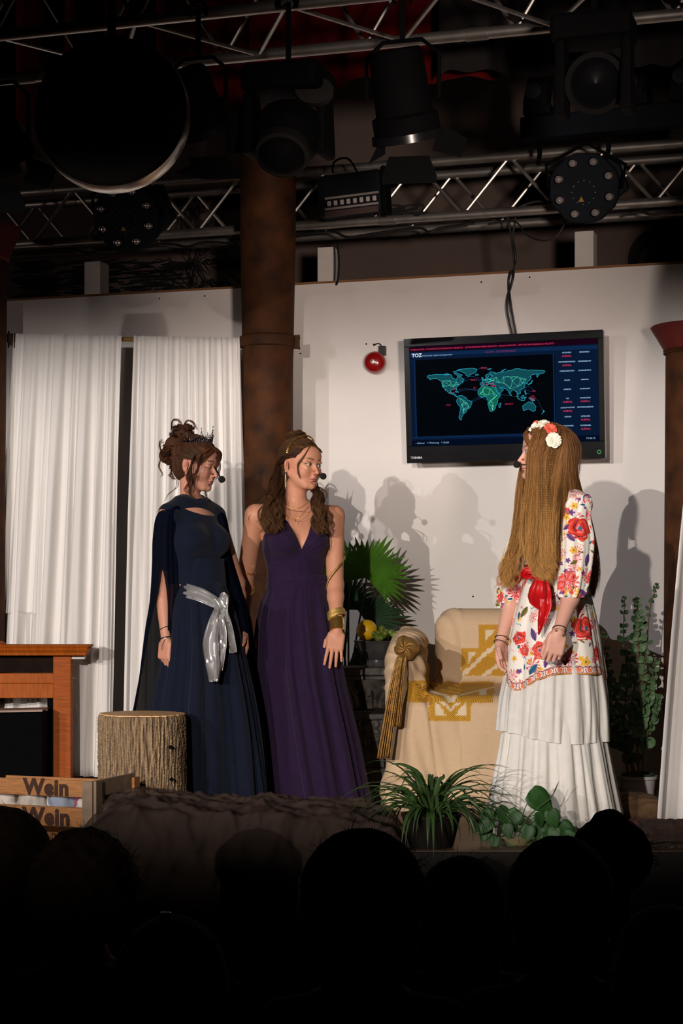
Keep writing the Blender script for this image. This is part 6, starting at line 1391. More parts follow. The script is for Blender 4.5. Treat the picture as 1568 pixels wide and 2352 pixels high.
ps.append(strands([[hp(-.03, -.075, .075), hp(-.052, -.075, .04), hp(-.066, -.055, .0), hp(-.066, -.055, -.035), hp(-.060, -.066, -.070)]], 3, 9, seg=26, lock_r=.0012, jit=.001, curl=.003, turns=1.6, rad=.0006, seed=10, col=BRt))
ps.append(strands([G((722, 1116, 8.16), (742, 1124, 8.08), (745, 1140, 8.07), (738, 1155, 8.08))], 3, 6, seg=26, lock_r=.001, jit=.003, curl=.006, turns=1.6, rad=.0006, seed=11, col=BR))
hair_obj(ps, wp)
hair_obj([comb_cap(Vh, Qh, TH1, (0, .11, .03), 3800, 9, .007, (.10, .048, .022), 5)], wp, 'combed_hair', local=True)
mic(wp, hp(.072, -.02, -.03), hp(.05, -.085, -.03), P(742, 1094, 8.06), .0155)
m_tat = mat('dark_cord', C(18, 16, 18), .7)
# woman in navy -----------------------------------------------------------------
Y2 = 7.87; X2 = xp(446, Y2); PB = 48
wn = thing('person', 'woman in a navy cape gown with silver sash and black crown beside the tree stump', 'person', (X2, Y2, 0), R(PB))
LN = lambda px, py, Y=Y2: toL(wn, px, py, Y)
v = Vol((-.30, -.36, .60), (.34, .34, 1.74), .0028)
body_torso(v, sh=.140, wx=.90, hip=.70, bust=.9, shz=1.350)
s_r, s_l = Vector((-.150, .012, 1.345)), Vector((.150, .012, 1.345))
e_r = LN(372, 1350, 7.83); w_r = LN(381, 1468, 7.78); arm_sdf(v, s_r, e_r, w_r, .040, .034, .032, .0215)
hand_sdf(v, w_r, LN(377, 1530, 7.77) - w_r, Vector(WM[wn.name].inverted().to_3x3() @ Vector((.75, -.65, 0))), Vector(WM[wn.name].inverted().to_3x3() @ Vector((.6, .8, 0))), curl=(38, 62, 48), fc=(-8, 0, 4, 8), size=1.0, thumb=(.25, .9, .35))
e_l = LN(545, 1340, 8.07); w_l = LN(557, 1455, 7.95); arm_sdf(v, s_l, e_l, w_l, .040, .034, .032, .0215)
hand_sdf(v, w_l, LN(560, 1520, 7.89) - w_l, Vector(WM[wn.name].inverted().to_3x3() @ Vector((.5, -.9, 0))), Vector(WM[wn.name].inverted().to_3x3() @ Vector((-.9, -.3, 0))), curl=(25, 35, 30), fc=(-6, 4, 8, 12), size=1.0)
v.frame(); v.cone((0, .022, 1.37), (-.010, .022, 1.51), .046, .043, k=.028)
TH2 = head_T(Vector((-.012, .034, 1.43)), 20, 12, 0, 1.03, fwd=.012, up=.160)
head_sdf(v, TH2)
Vb, Qb = v.mesh(); SK2 = C(206, 146, 122)[:3]; cb, LH = paint_head(Vb, TH2, SK2, (.36, .10, .11), (.06, .03, .02), (.03, .02, .02), closed=True)
x, y, z = LH.T                                                   # the little painted leaf on the forehead
for k in range(7):
    a = R(-54 + 18 * k); px0, pz0 = -.000 + .005 * math.sin(a), .034 + .005 * math.cos(a); l_ = .012 if k % 2 else .008
    t = np.clip((x - px0) * math.sin(a) + (z - pz0) * math.cos(a), 0, l_); dd = np.sqrt((x - px0 - t * math.sin(a)) ** 2 + (z - pz0 - t * math.cos(a)) ** 2); m_ = (dd < .0012) & (y < -.05); cb[m_] = (.02, .012, .012)
for k in range(9):
    px0 = -.018 - .0045 * k; pz0 = .028 - .0008 * k * k * .3; m_ = (np.abs(x - px0) < .0012) & (np.abs(z - pz0) < .0012) & (y < -.02); cb[m_] = (.03, .015, .012)
npmesh('body', Vb, Qb, m_skin, wn, world=False, cols=cb)
m_nav = mat('navy_chiffon', C(12, 20, 38), .9, var=.12, vs_=16, sheen=.08, spec=.2, bump=.05, bs=400)
v = Vol((-.24, -.24, .98), (.24, .20, 1.48), .003); body_torso(v, grow=.009, sh=.134, shz=1.352, wx=.92, z0=.9, bust=.95)
v.loft([(1.385, 0, .014, .058, .056), (1.405, 0, .013, .054, .052), (1.435, 0, .011, .052, .050)], k=.0)
X, Yg, Z = v._pts([0, 0, 0], v.n)
cut = np.maximum(np.abs(Z - 1.368 + X * .12) - .015 * np.clip(1 - (np.abs(X + .005) / .092) ** 2, -1, 1), Yg + .02)         # slit under the collar
cut = np.minimum(cut, np.sqrt(X ** 2 + (Yg - .012) ** 2) - .046 + np.clip(1.425 - Z, 0, 1) * 3)
fold = .0018 * np.sin(Z * 120 + 6 * np.sin(X * 14)) * np.clip((1.13 - Z) / .05, 0, 1) + .0012 * np.sin(X * 60 + Z * 20) * np.clip((Z - 1.1) / .1, 0, 1)
v.d = smax(v.d + fold.astype(np.float32), -cut, .003); v.d = smax(v.d, 1.045 - Z, .004)
Vd, Qd = v.mesh(); npmesh('bodice', Vd, Qd, m_nav, wn, world=False)
# wrapped waist and skirt
ring_cloth('waist_wrap', [ringrow(1284, 405, 514, .108, Y2), ringrow(1312, 407, 516, .108, Y2), ringrow(1346, 407, 518, .112, Y2)], wn, m_nav, 4, .003, 5, sub=24, start=.8, drift=3)
ring_cloth('skirt', [ringrow(1338, 406, 514, .118, Y2), ringrow(1400, 388, 536, .150, Y2), ringrow(1500, 378, 558, .165, Y2), ringrow(1620, 352, 584, .170, Y2 + .03), ringrow(1740, 335, 602, .155, Y2 + .06), ringrow(1868, 318, 616, .150, Y2 + .08)], wn, m_nav, 12, .020, 18, sharp=1.3, start=.1, drift=.5)
m_navs = sheer('navy_sheer_chiffon', C(17, 22, 36), .16)
# cape sleeve over her right arm, slit open below the elbow, and a closed one on the far arm
def sleeve(name, rows, slit_z, seed, nf=7, amp=.008, n=200, sub=90, mid=-1.45, wide=.5, widest=1.0, y_w=None):
    rows = np.array(rows, float); S = crom(rows[:, :3], sub); S2 = crom(np.stack([rows[:, 3], rows[:, 4], rows[:, 4] * 0], -1), sub); g = np.random.RandomState(seed); V = []; keep = []
    for i in range(n):
        for j in range(sub):
            u = i / n; t = j / (sub - 1); zc_ = S[j, 0]; op = 0.0
            if zc_ < slit_z: op = min(widest, wide * math.sqrt((slit_z - zc_) / .15))
            th = mid + op + (2 * math.pi - 2 * op) * (i / (n - 1)); w = math.sin(nf * th + 1.2 * math.sin(3 * t) + seed) + .5 * math.sin(nf * 2.3 * th + 2)
            a = amp * min(1, t * 1.5) * w; V.append((S[j, 1] + (S2[j, 0] + a) * math.cos(th), S[j, 2] + (S2[j, 1] + a) * math.sin(th), zc_))
    Fq = np.array([(i * sub + j, (i + 1) * sub + j, (i + 1) * sub + j + 1, i * sub + j + 1) for i in range(n - 1) for j in range(sub - 1)])
    o = npmesh(name, V, Fq, m_navs, wn); o.modifiers.new('t', 'SOLIDIFY').thickness = .0015; return o
def sr(py, xl, xr, ry, Y): return (zy(py, Y), (xp(xl, Y) + xp(xr, Y)) / 2, Y, (xp(xr, Y) - xp(xl, Y)) / 2, ry)
SRW = WM[wn.name] @ s_r
sleeve('cape_sleeve', [(SRW[2] + .052, SRW[0] + .035, SRW[1] + .02, .004, .004), (SRW[2] + .038, SRW[0] + .02, SRW[1] + .01, .038, .038), sr(1190, 358, 408, .055, SRW[1]), sr(1240, 351, 408, .062, 7.79), sr(1300, 350, 410, .064, 7.80), sr(1380, 345, 414, .068, 7.82), sr(1450, 334, 414, .080, 7.84), sr(1540, 322, 412, .090, 7.87), sr(1590, 314, 410, .095, 7.88), sr(1668, 300, 408, .10, 7.9)], zy(1306, 7.85), 3, nf=6, amp=.006, mid=-1.75, wide=.42, widest=1.05)
SLW = WM[wn.name] @ s_l
sleeve('cape_sleeve', [(SLW[2] + .052, SLW[0] - .03, SLW[1] - .02, .004, .004), (SLW[2] + .038, SLW[0] - .015, SLW[1] - .01, .036, .036), sr(1200, 476, 522, .052, 7.95), sr(1260, 478, 527, .058, 7.98), sr(1330, 490, 545, .062, 8.0), sr(1400, 502, 568, .070, 7.99), sr(1450, 512, 578, .075, 7.98), sr(1540, 528, 584, .070, 8.08), sr(1640, 535, 596, .06, 8.16)], zy(1445, 7.95), 5, nf=6, amp=.006, mid=-1.2, wide=.8, widest=1.3)
# silver sash
m_sil = mat('silver_satin', C(176, 174, 174), .36, .5, var=.08, vs_=30)
def ribbon(name, pts, ws, m, root, nrmhint=(0, -1, 0), n=60, nw=9, crumple_=.004, twist=0.0, seed=1, folds=2.0):
    c = spline(pts, n); V = []; g = random.Random(seed); ph = g.random() * 6
    for k, p in enumerate(c):
        t = k / (n - 1); d = (c[min(k + 1, n - 1)] - c[max(k - 1, 0)]).normalized(); s_ = d.cross(Vector(nrmhint)).normalized(); s_ = Matrix.Rotation(twist * t, 3, d) @ s_; nn = d.cross(s_).normalized(); w = float(np.interp(t, np.linspace(0, 1, len(ws)), ws))
        for j in range(nw):
            f = j / (nw - 1) * 2 - 1; V.append(p + s_ * w * f + nn * (crumple_ * math.sin(folds * 3.14 * f + ph + 3 * t) + crumple_ * .5 * math.sin(7 * f + 9 * t)))
    return MB().grid(V, n, nw).build(name, m, root, smooth=True, solid=.0012)
ribbon('sash', [P(412, 1352, 7.85), P(425, 1356, 7.755), P(460, 1366, 7.71), P(492, 1382, 7.715), P(508, 1386, 7.73)], [.030, .031, .030, .026, .018], m_sil, wn, crumple_=.005, folds=2.4)
kn = P(506, 1388, 7.715); v = Vol(tuple(kn - Vector((.06, .06, .06))), tuple(kn + Vector((.06, .06, .06))), .0026); v.ell(kn, (.030, .022, .032)); v.cone(kn + Vector((-.02, -.012, .02)), kn + Vector((.022, -.012, -.015)), .010, .009, k=.006)
X, Yg, Z = v._pts([0, 0, 0], v.n); v.d = v.d + (.0018 * np.sin((X - kn[0]) * 200 + (Z - kn[2]) * 130)).astype(np.float32); Vk, Qk = v.mesh(); npmesh('sash_knot', Vk, Qk, m_sil, wn)
ribbon('sash_tail', [P(503, 1392, 7.71), P(492, 1430, 7.69), P(484, 1480, 7.67), P(489, 1530, 7.65), P(491, 1566, 7.65)], [.012, .026, .036, .034, .020], m_sil, wn, crumple_=.010, folds=1.8, seed=2)
ribbon('sash_tail', [P(500, 1392, 7.72), P(507, 1430, 7.7), P(505, 1480, 7.69), P(500, 1540, 7.68)], [.012, .022, .030, .020], m_sil, wn, crumple_=.009, folds=2.2, seed=5)
ribbon('sash_tail', [P(508, 1388, 7.71), P(518, 1420, 7.71), P(527, 1455, 7.72), P(536, 1500, 7.73)], [.012, .020, .020, .016], m_sil, wn, crumple_=.008, folds=1.3, seed=3)
ribbon('sash_loop', [P(506, 1380, 7.71), P(512, 1366, 7.7), P(518, 1374, 7.7), P(516, 1400, 7.7), P(522, 1430, 7.71)], [.008, .012, .014, .014, .010], m_sil, wn, crumple_=.003, seed=4)
Wn = WM[wn.name]; wr_ = Wn @ w_r; er_ = Wn @ e_r; axw = (wr_ - er_).normalized()
ringband(wn, wr_ - axw * .048, axw + Vector((.25, 0, .1)), .0262, .003, .002, m_tat, 'bracelet'); ringband(wn, wr_ - axw * .004, axw + Vector((.12, 0, 0)), .0255, .005, .002, m_tat, 'bracelet')
ringband(wn, wr_ + axw * .0, axw + Vector((-.1, 0, .1)), .0258, .002, .0012, mat('silver_chain', C(180, 170, 160), .3, .8), 'bracelet')
MB().tube(spline([wr_ + Vector((-.002, -.028, .0)), wr_ + Vector((-.012, -.032, -.022)), wr_ + Vector((-.016, -.030, -.048))], 8), .0012, 5).build('cord_end', m_tat, wn)
wl_ = Wn @ w_l; el_ = Wn @ e_l; ringband(wn, wl_, wl_ - el_, .0255, .008, .002, m_tat, 'bracelet')
HN = Wn @ TH2
def hn(x, y, z): return HN @ Vector((x * 1.05, y, z))
v = Vol(tuple(TH2 @ Vector((0, .02, .03)) - Vector((.17, .17, .15))), tuple(TH2 @ Vector((0, .02, .03)) + Vector((.17, .17, .18))), .0032); cap_sdf(v, TH2, .005, .060)
for cb_, rb2 in ((P(402, 1022, 7.90), (.042, .05, .040)), (P(420, 992, 7.89), (.038, .042, .030)), (P(384, 1046, 7.91), (.026, .045, .036))): v.frame(); v.ell(WM[wn.name].inverted() @ cb_, rb2, k=.015)
Vh, Qh = v.mesh()
BN = (.040, .016, .009); BNt = (.15, .055, .025)
npmesh('hair_cap', Vh, Qh, m_hair, wn, world=False, cols=np.tile(np.array((.045, .020, .012)), (len(Vh), 1)))
ps = []
gs_ = []
for k in range(11):
    x = -.066 + .0132 * k; q_ = 1 - (x / .066) ** 2; gs_.append([hn(x, -.056 - .016 * q_, .056 + .026 * q_), hn(x * .98, -.03, .102 - abs(x) * .45), hn(x * .9, .02, .122 - abs(x) * .42), hn(x * .5, .06, .110)])
ps.append(strands(gs_, 260, 8, seg=14, lock_r=.0016, jit=.002, rad=.0007, seed=14, col=BNt, endspread=.3, cvar=.5))
for sx in (-1, 1):
    ps.append(strands([[hn(sx * .066, -.050, .045), hn(sx * .080, -.005, .050), hn(sx * .066, .05, .06), hn(sx * .03, .09, .07)], [hn(sx * .070, -.035, .018), hn(sx * .083, .008, .018), hn(sx * .070, .06, .02), hn(sx * .03, .10, .05)]], 110, 8, seg=14, lock_r=.0016, jit=.002, rad=.0007, seed=15 + sx, col=(.085, .042, .024), endspread=.3))
rb_ = np.random.RandomState(13); K = []
for cen, rad_, cnt in ((P(410, 992, 7.89), (.042, .045, .036), 60), (P(385, 1040, 7.9), (.030, .05, .045), 60), (P(430, 984, 7.88), (.032, .036, .028), 36), (P(395, 1065, 7.91), (.026, .045, .03), 30), (P(440, 1010, 7.89), (.03, .04, .03), 30), (P(405, 1030, 7.90), (.045, .05, .045), 90), (P(425, 1012, 7.89), (.035, .04, .03), 50)):
    for k in range(cnt):
        a = rb_.rand() * 6.28; e = rb_.uniform(-1.2, 1.4); pth = []; dr = rb_.choice([-1, 1]); f = rb_.uniform(.1, 1.0)
        for q in range(6):
            aa = a + dr * q * .6; ee = e + .3 * math.sin(q * 1.1 + a); r_ = f * (.85 + .35 * rb_.rand()); pth.append((cen[0] + rad_[0] * r_ * math.cos(aa) * math.cos(ee), cen[1] + rad_[1] * r_ * math.sin(aa) * math.cos(ee), cen[2] + rad_[2] * r_ * math.sin(ee)))
        K.append(pth)
ps.append(strands_k(np.array(K), 14, 24, .0030, curl=.004, turns=2, rad=.00075, seed=16, col=BN, tip=BNt, cvar=.5))
# loose ringlets round the face and neck
def lock(pts, n=2, per=9, curl=.005, turns=2.5, seed=1, r_=.0006, jit=.003): ps.append(strands([G(*pts)], n, per, seg=34, lock_r=.0014, jit=jit, curl=curl, turns=turns, rad=r_, seed=seed, col=BN, tip=BNt, cvar=.4))
Yk = 7.78
lock([(452, 1040, 7.79), (440, 1062, 7.75), (438, 1095, 7.75), (436, 1130, 7.78), (444, 1138, 7.79)], 7, 12, .006, 2.4, 41)
lock([(462, 1042, 7.77), (456, 1062, 7.74), (450, 1085, 7.735), (442, 1100, 7.75)], 5, 9, .006, 2.0, 42)
lock([(448, 1045, 7.79), (434, 1085, 7.75), (432, 1110, 7.77), (428, 1135, 7.79)], 5, 9, .006, 2.5, 43)
lock([(478, 1020, 7.78), (497, 1035, 7.77), (502, 1052, 7.8), (500, 1070, 7.82)], 4, 8, .003, 1.2, 44); lock([(492, 1048, 7.83), (505, 1068, 7.85), (502, 1085, 7.85), (492, 1100, 7.85)], 3, 6, .006, 1.5, 45)
lock([(470, 1125, 7.87), (474, 1140, 7.85), (480, 1150, 7.85)], 3, 5, .005, 1.5, 46); lock([(372, 1050, 7.93), (366, 1070, 7.95), (372, 1090, 7.95), (367, 1098, 7.95)], 2, 6, .004, 1.2, 47)
lock([(402, 1075, 7.9), (408, 1100, 7.9), (404, 1120, 7.88), (388, 1135, 7.85), (382, 1155, 7.83)], 2, 4, .005, 1.5, 48); lock([(395, 1075, 7.91), (392, 1092, 7.92), (400, 1102, 7.91)], 6, 6, .007, 1.6, 49)
lock([(372, 1040, 7.91), (368, 1020, 7.93), (378, 1010, 7.93)], 4, 6, .004, 1.5, 50); lock([(394, 988, 7.9), (398, 966, 7.91), (412, 968, 7.9), (418, 982, 7.89)], 3, 8, .003, 1.2, 51); lock([(420, 982, 7.9), (430, 966, 7.89), (444, 972, 7.88), (450, 988, 7.87)], 3, 8, .003, 1.2, 52)
# fringe swept to both sides
ps.append(strands([[hn(0, -.075, .083), hn(-.030, -.083, .066), hn(-.056, -.070, .036), hn(-.068, -.045, .0)], [hn(.0, -.062, .095), hn(-.035, -.066, .078), hn(-.062, -.05, .05), hn(-.073, -.030, .015)]], 46, 9, seg=22, lock_r=.002, jit=.003, curl=.003, turns=1.2, rad=.0007, seed=60, col=BNt, cvar=.5))
ps.append(strands([[hn(0, -.078, .083), hn(.030, -.086, .064), hn(.054, -.076, .036), hn(.066, -.055, .0)]], 26, 9, seg=22, lock_r=.002, jit=.004, curl=.003, turns=1.2, rad=.0007, seed=61, col=BNt, cvar=.5))
hair_obj(ps, wn)
hair_obj([comb_cap(Vh, Qh, TH2, (0, .10, .13), 4200, 9, .007, (.085, .036, .019), 6)], wn, 'combed_hair', local=True)
# crown: pointed lattice of black metal set with stones
m_crn = mat('black_crown_metal', C(30, 28, 32), .25, .8); m_stone = mat('crystal', C(215, 215, 230), .05, .9)
cg = random.Random(9); mb = MB(); ms = MB(); ct = hn(0, -.005, .085); CM = HN @ Matrix.Translation((0, .024, .088)) @ Matrix.Rotation(R(-13), 4, 'X')
def cp(a, h, r_=.070): 
    rr = r_ + h * .18; return CM @ Vector((rr * math.sin(a), -rr * math.cos(a) * 1.08, h - .018 * (1 - math.cos(a)) * .5))
for a0 in (0.0,):
    N_ = 30
    for row in (0, .010): mb.tube([cp(-2.0 + 4.0 * k / N_, row) for k in range(N_ + 1)], .0016, 5)
    for k in range(N_):
        a = -2.0 + 4.0 * k / N_; hgt = (.056 if k % 6 == 3 else .040 if k % 3 == 0 else .026) * (1.15 - .35 * abs(a) / 2)
        mb.tube([cp(a, 0), cp(a + .06, hgt * .5), cp(a, hgt)], [.0020, .0016, .0007], 5); mb.tube([cp(a, .004), cp(a - .07, hgt * .45), cp(a + .03, hgt * .8)], .0011, 4)
        mb.tube([cp(a - .06, .0), cp(a + .06, .014)], .0012, 4)
        for q in range(5):
            p = cp(a + cg.uniform(-.06, .06), cg.uniform(0, hgt)); r_ = cg.uniform(.0016, .0032); ms.lathe([(0, -r_), (r_, 0), (0, r_)], p, 5)
        if k % 6 == 3: mb.lathe([(0, -.003), (.003, 0), (0, .004)], cp(a, hgt), 6)
mb.build('crown_lattice', m_crn, wn)['kind'] = 'stuff'; ms.build('crown_stones', m_stone, wn)['kind'] = 'stuff'
mic(wn, hn(.072, -.02, -.02), P(492, 1073, 7.82), P(509, 1101, 7.82), .0155)
MB().tube([P(490, 1070, 7.82), P(505, 1096, 7.82)], .0022, 6).build('microphone_boom', m_blackm, wn)
# woman in the floral tunic ----------------------------------------------------
Y3 = 7.42; X3 = xp(1282, Y3); PW_ = -68
wf = thing('person', 'woman with very long golden hair in a floral tunic and white tiered skirt', 'person', (X3, Y3, 0), R(PW_))
LF = lambda px, py, Y=Y3: toL(wf, px, py, Y); WF = WM[wf.name]; IF3 = WF.inverted().to_3x3()
v = Vol((-.36, -.36, .62), (.34, .34, 1.74), .0028)
body_torso(v, sh=.150, wx=.90, hip=.8)
s_l = Vector((.158, .012, 1.365)); s_r = Vector((-.158, .012, 1.365))       # her left arm is the near one
e_l = LF(1318, 1350, 7.24); w_l = LF(1282, 1452, 7.12); arm_sdf(v, s_l, e_l, w_l, .040, .037, .036, .0235)
hand_sdf(v, w_l, LF(1266, 1520, 7.10) - w_l, IF3 @ Vector((-.8, -.1, .0)), IF3 @ Vector((-.5, .8, 0)), curl=(34, 66, 50), size=1.04, thumb=(.35, .85, .45), fc=(0, 2, 4, 6))
e_r = LF(1178, 1360, 7.52); w_r = LF(1150, 1470, 7.44); arm_sdf(v, s_r, e_r, w_r, .040, .036, .033, .0225)
hand_sdf(v, w_r, LF(1152, 1530, 7.42) - w_r, IF3 @ Vector((-.6, -.8, 0)), IF3 @ Vector((1, -.3, 0)), curl=(16, 26, 20), size=1.0)
v.frame(); v.cone((0, .022, 1.38), (.008, -.045, 1.50), .048, .045, k=.028)
TH3 = head_T(Vector((.01, -.046, 1.43)), -17, -2, 0, 1.03, fwd=.026, up=.160)
head_sdf(v, TH3, mouth=.002)
Vb, Qb = v.mesh(); SK3 = C(222, 168, 148)[:3]; cb, LH = paint_head(Vb, TH3, SK3, (.46, .14, .15), (.12, .06, .03), (.04, .04, .05), blush=.2)
npmesh('body', Vb, Qb, m_skin, wf, world=False, cols=cb)
# floral painting --------------------------------------------------------------
def vnormals(V, Q):
    a = V[Q[:, 2]] - V[Q[:, 0]]; b = V[Q[:, 3]] - V[Q[:, 1]]; n = np.cross(a, b); N = np.zeros_like(V)
    for k in range(4): np.add.at(N, Q[:, k], n)
    return N / np.maximum(np.linalg.norm(N, axis=1, keepdims=True), 1e-9)
PAL = dict(red=C(214, 52, 40)[:3], coral=C(232, 92, 78)[:3], pink=C(232, 150, 165)[:3], yellow=C(240, 186, 70)[:3], purple=C(112, 70, 140)[:3], blue=C(40, 108, 142)[:3], olive=C(120, 116, 50)[:3], dark=C(46, 46, 52)[:3], cream=C(240, 234, 224)[:3])
def floral(V, N, seed, big=(), dens=1.0, base=None, small=240, scale=1.0):
    g = np.random.RandomState(seed); c = np.tile(np.array(PAL['cream']), (len(V), 1)) if base is None else base; up = np.array([0, 0, 1.0])
    def tang(i):
        n = N[i]; t = np.cross(up, n); t /= max(np.linalg.norm(t), 1e-6); return t, np.cross(n, t)
    def near(p, r):
        d = V - p; m = (np.abs(d) < r).all(1); idx = np.nonzero(m)[0]; return idx, d[idx]
    def put(i, kind, r, rot=0.0):
        idx, d = near(V[i], r * 1.3); ok = (N[idx] @ N[i]) > .2; idx = idx[ok]; d = d[ok]
        if not len(idx): return
        t, b = tang(i); x = d @ t; y = d @ b; a = np.arctan2(y, x) + rot; q = np.sqrt(x * x + y * y) / r
        def on(m, col): c[idx[m]] = col
        if kind in ('rose', 'coralrose'):
            edge = .86 + .10 * np.sin(5 * a) + .05 * np.sin(11 * a + 1); col = PAL['red'] if kind == 'rose' else PAL['coral']; on(q < edge, col)
            sw = np.sin(a * 2 + q * 11 + 1.2 * np.sin(3 * a)); on((q < edge * .95) & (sw > .78), PAL['coral'] if kind == 'rose' else PAL['red']); on((q < .62) & (q > .34) & (sw < -.90), PAL['dark']); on((q < .30) & (sw > .5), PAL['pink']); on((q < .13), PAL['blue']); on((q > .66) & (q < edge) & (sw < -.86), PAL['cream'])
        elif kind in ('daisy', 'pinkdaisy'):
            col = PAL['red'] if kind == 'daisy' else PAL['coral']; pet = np.cos(a * 11 + np.sin(a * 3) * 1.2); on((q < 1 - .12 * np.sin(a * 7)) & (pet > .1) & (q > .12), col); on((q < .8) & (pet > .80) & (q > .3), PAL['pink']); on(q < .16, PAL['pink'])
        elif kind in ('yellow', 'purple', 'pink', 'blue'):
            on(q < .55 + .40 * np.cos(2.5 * a) ** 2, PAL[kind]); on(q < .18, PAL['dark'] if kind == 'purple' else PAL['olive'])
        elif kind in ('leaf', 'pleaf', 'bleaf'):
            xa = (x * math.cos(rot) + y * math.sin(rot)) / r; ya = (-x * math.sin(rot) + y * math.cos(rot)) / r; w = .42 * (1 - xa * xa); m = (np.abs(xa) < 1) & (np.abs(ya) < w); on(m, PAL[{'leaf': 'olive', 'pleaf': 'purple', 'bleaf': 'blue'}[kind]]); on(m & (np.abs(ya) < .06), PAL['dark'])
        elif kind == 'stroke':
            xa = (x * math.cos(rot) + y * math.sin(rot)) / r; ya = (-x * math.sin(rot) + y * math.cos(rot)) / r; on((np.abs(xa) < 1) & (np.abs(ya - .35 * np.sin(xa * 2.5)) < .10), PAL[('dark', 'blue', 'coral')[i % 3]])
    for _ in range(int(small * dens)):
        i = g.randint(len(V)); k = g.choice(['yellow', 'purple', 'pink', 'yellow', 'leaf', 'stroke', 'stroke', 'bleaf', 'pinkdaisy', 'pink', 'stroke']); put(i, k, g.uniform(.008, .017) * scale * (1.4 if k == 'pinkdaisy' else 1), g.rand() * 6.28)
    for _ in range(int(22 * dens)): put(g.randint(len(V)), g.choice(['daisy', 'pinkdaisy', 'pleaf', 'coralrose']), g.uniform(.022, .034) * scale, g.rand() * 6.28)
    for p, kind, r, rot in big:
        i = int(np.argmin(((V - np.array(p)) ** 2).sum(1))); put(i, kind, r, rot)
    return c
m_flor = mat('floral_cotton', (1, 1, 1, 1), .8, var=.03, vs_=40, vcol=True, bump=.04, bs=400, spec=.3)
# bodice of the tunic
v = Vol((-.24, -.24, 1.02), (.24, .22, 1.45), .0028); body_torso(v, grow=.012, sh=.15, wx=.93, z0=.9)
X, Yg, Z = v._pts([0, 0, 0], v.n)
cut = np.maximum(np.abs(X) - np.clip((Z - 1.26) * .55, 0, 1), Yg - .03); cut = np.minimum(cut, np.sqrt(X ** 2 + (Yg - .012) ** 2) - .068 + np.clip(1.40 - Z, 0, 1) * 3)
v.d = smax(v.d + (.0014 * np.sin(X * 90 + 4 * Z)).astype(np.float32), -cut, .003); v.d = smax(v.d, 1.04 - Z, .004)
Vd, Qd = v.mesh(); Nd = vnormals(Vd, Qd); bd = np.tile(np.array(PAL['cream']), (len(Vd), 1))
fr_ = (np.abs(Vd[:, 0]) < .10) & (Vd[:, 1] < 0) & (Vd[:, 2] < 1.28)                                    # rickrack rows on the breast panel
for k in range(14):
    zz_ = 1.06 + .016 * k; m_ = fr_ & (np.abs(Vd[:, 2] - zz_ - .0015 * np.sign(np.sin(Vd[:, 0] * 500))) < .0022); bd[m_] = [PAL['dark'], PAL['blue'], PAL['coral'], PAL['dark']][k % 4]
cd = floral(Vd, Nd, 3, base=np.where(fr_[:, None], bd, np.array(PAL['cream'])[None]), small=150); cd[fr_] = bd[fr_]
npmesh('tunic_bodice', Vd, Qd, m_flor, wf, world=False, cols=cd)
def wring(py, xl, xr, ry, Y): return (zy(py, Y), (xp(xl, Y) + xp(xr, Y)) / 2, Y, (xp(xr, Y) - xp(xl, Y)) / 2, ry)
# peplum with a dipped front hem and a patterned border
Yc = Y3 + .02
hemx = [(-1, 1556), (-.93, 1572), (-.85, 1588), (-.72, 1586), (-.45, 1562), (-.1, 1548), (.4, 1548), (.86, 1550), (.93, 1560), (1, 1566)]
def hemz(th):
    c_ = math.cos(th); z = zy(np.interp(c_, [q[0] for q in hemx], [q[1] for q in hemx]), Yc - .15); return z if math.sin(th) < 0 else zy(1552, Yc)
def pepcol(V, th, t):
    n = len(th); sub = len(t); q = V.reshape(n, sub, 3); N = np.zeros_like(q); N[..., 0] = np.cos(th)[:, None]; N[..., 1] = np.sin(th)[:, None]; N = N.reshape(-1, 3)
    bigs = [((xp(1352, 7.3), 7.28, zy(1440, 7.25)), 'rose', .062, 0), ((xp(1222, 7.3), 7.22, zy(1490, 7.22)), 'coralrose', .042, 1), ((xp(1310, 7.3), 7.22, zy(1510, 7.22)), 'daisy', .036, 0), ((xp(1175, 7.3), 7.30, zy(1462, 7.25)), 'rose', .034, 2), ((xp(1202, 7.3), 7.24, zy(1452, 7.22)), 'pleaf', .030, 2.0), ((xp(1375, 7.3), 7.34, zy(1500, 7.25)), 'rose', .032, 1), ((xp(1345, 7.3), 7.25, zy(1520, 7.2)), 'yellow', .026, 0), ((xp(1178, 7.3), 7.28, zy(1395, 7.25)), 'leaf', .026, 1.2), ((xp(1196, 7.3), 7.2, zy(1535, 7.2)), 'bleaf', .030, .9)]
    c = floral(V, N, 9, bigs, dens=1.5, small=300)
    # plain zone at the front under the bow
    qx, qz = V[:, 0], V[:, 2]; c = c.reshape(n, sub, 3); fromhem = (q[..., 2] - q[:, -1:, 2])
    s_ = (th * .20)[:, None] / .040; band = fromhem < .036; ph = np.abs((s_ * 6.283 / 6.283) % 1 - .5); yy = (fromhem - .018) / .018
    rr = np.sqrt(((ph) * 2.2) ** 2 + yy ** 2); bc = np.tile(np.array(C(236, 206, 200)[:3]), (n, sub, 1)); ang = np.arctan2(yy, ((s_ % 1) - .5) * 2.2)
    bc[(rr < .95) & (rr > .82)] = PAL['dark']; bc[rr < .82] = PAL['cream']; bc[(rr < .60 + .2 * np.cos(8 * ang)) & (rr < .72)] = C(226, 110, 90)[:3]; bc[rr < .2] = C(236, 140, 40)[:3]
    sc_ = np.abs(fromhem - .030 - .002 * np.sin(s_ * 12.56)) < .0022; bc[sc_] = C(150, 60, 50)[:3]; bc[(fromhem < .004)] = C(226, 150, 70)[:3]; bc[(fromhem > .0045) & (fromhem < .0065)] = C(120, 60, 60)[:3]
    c[band] = bc[band]; return c.reshape(-1, 3)
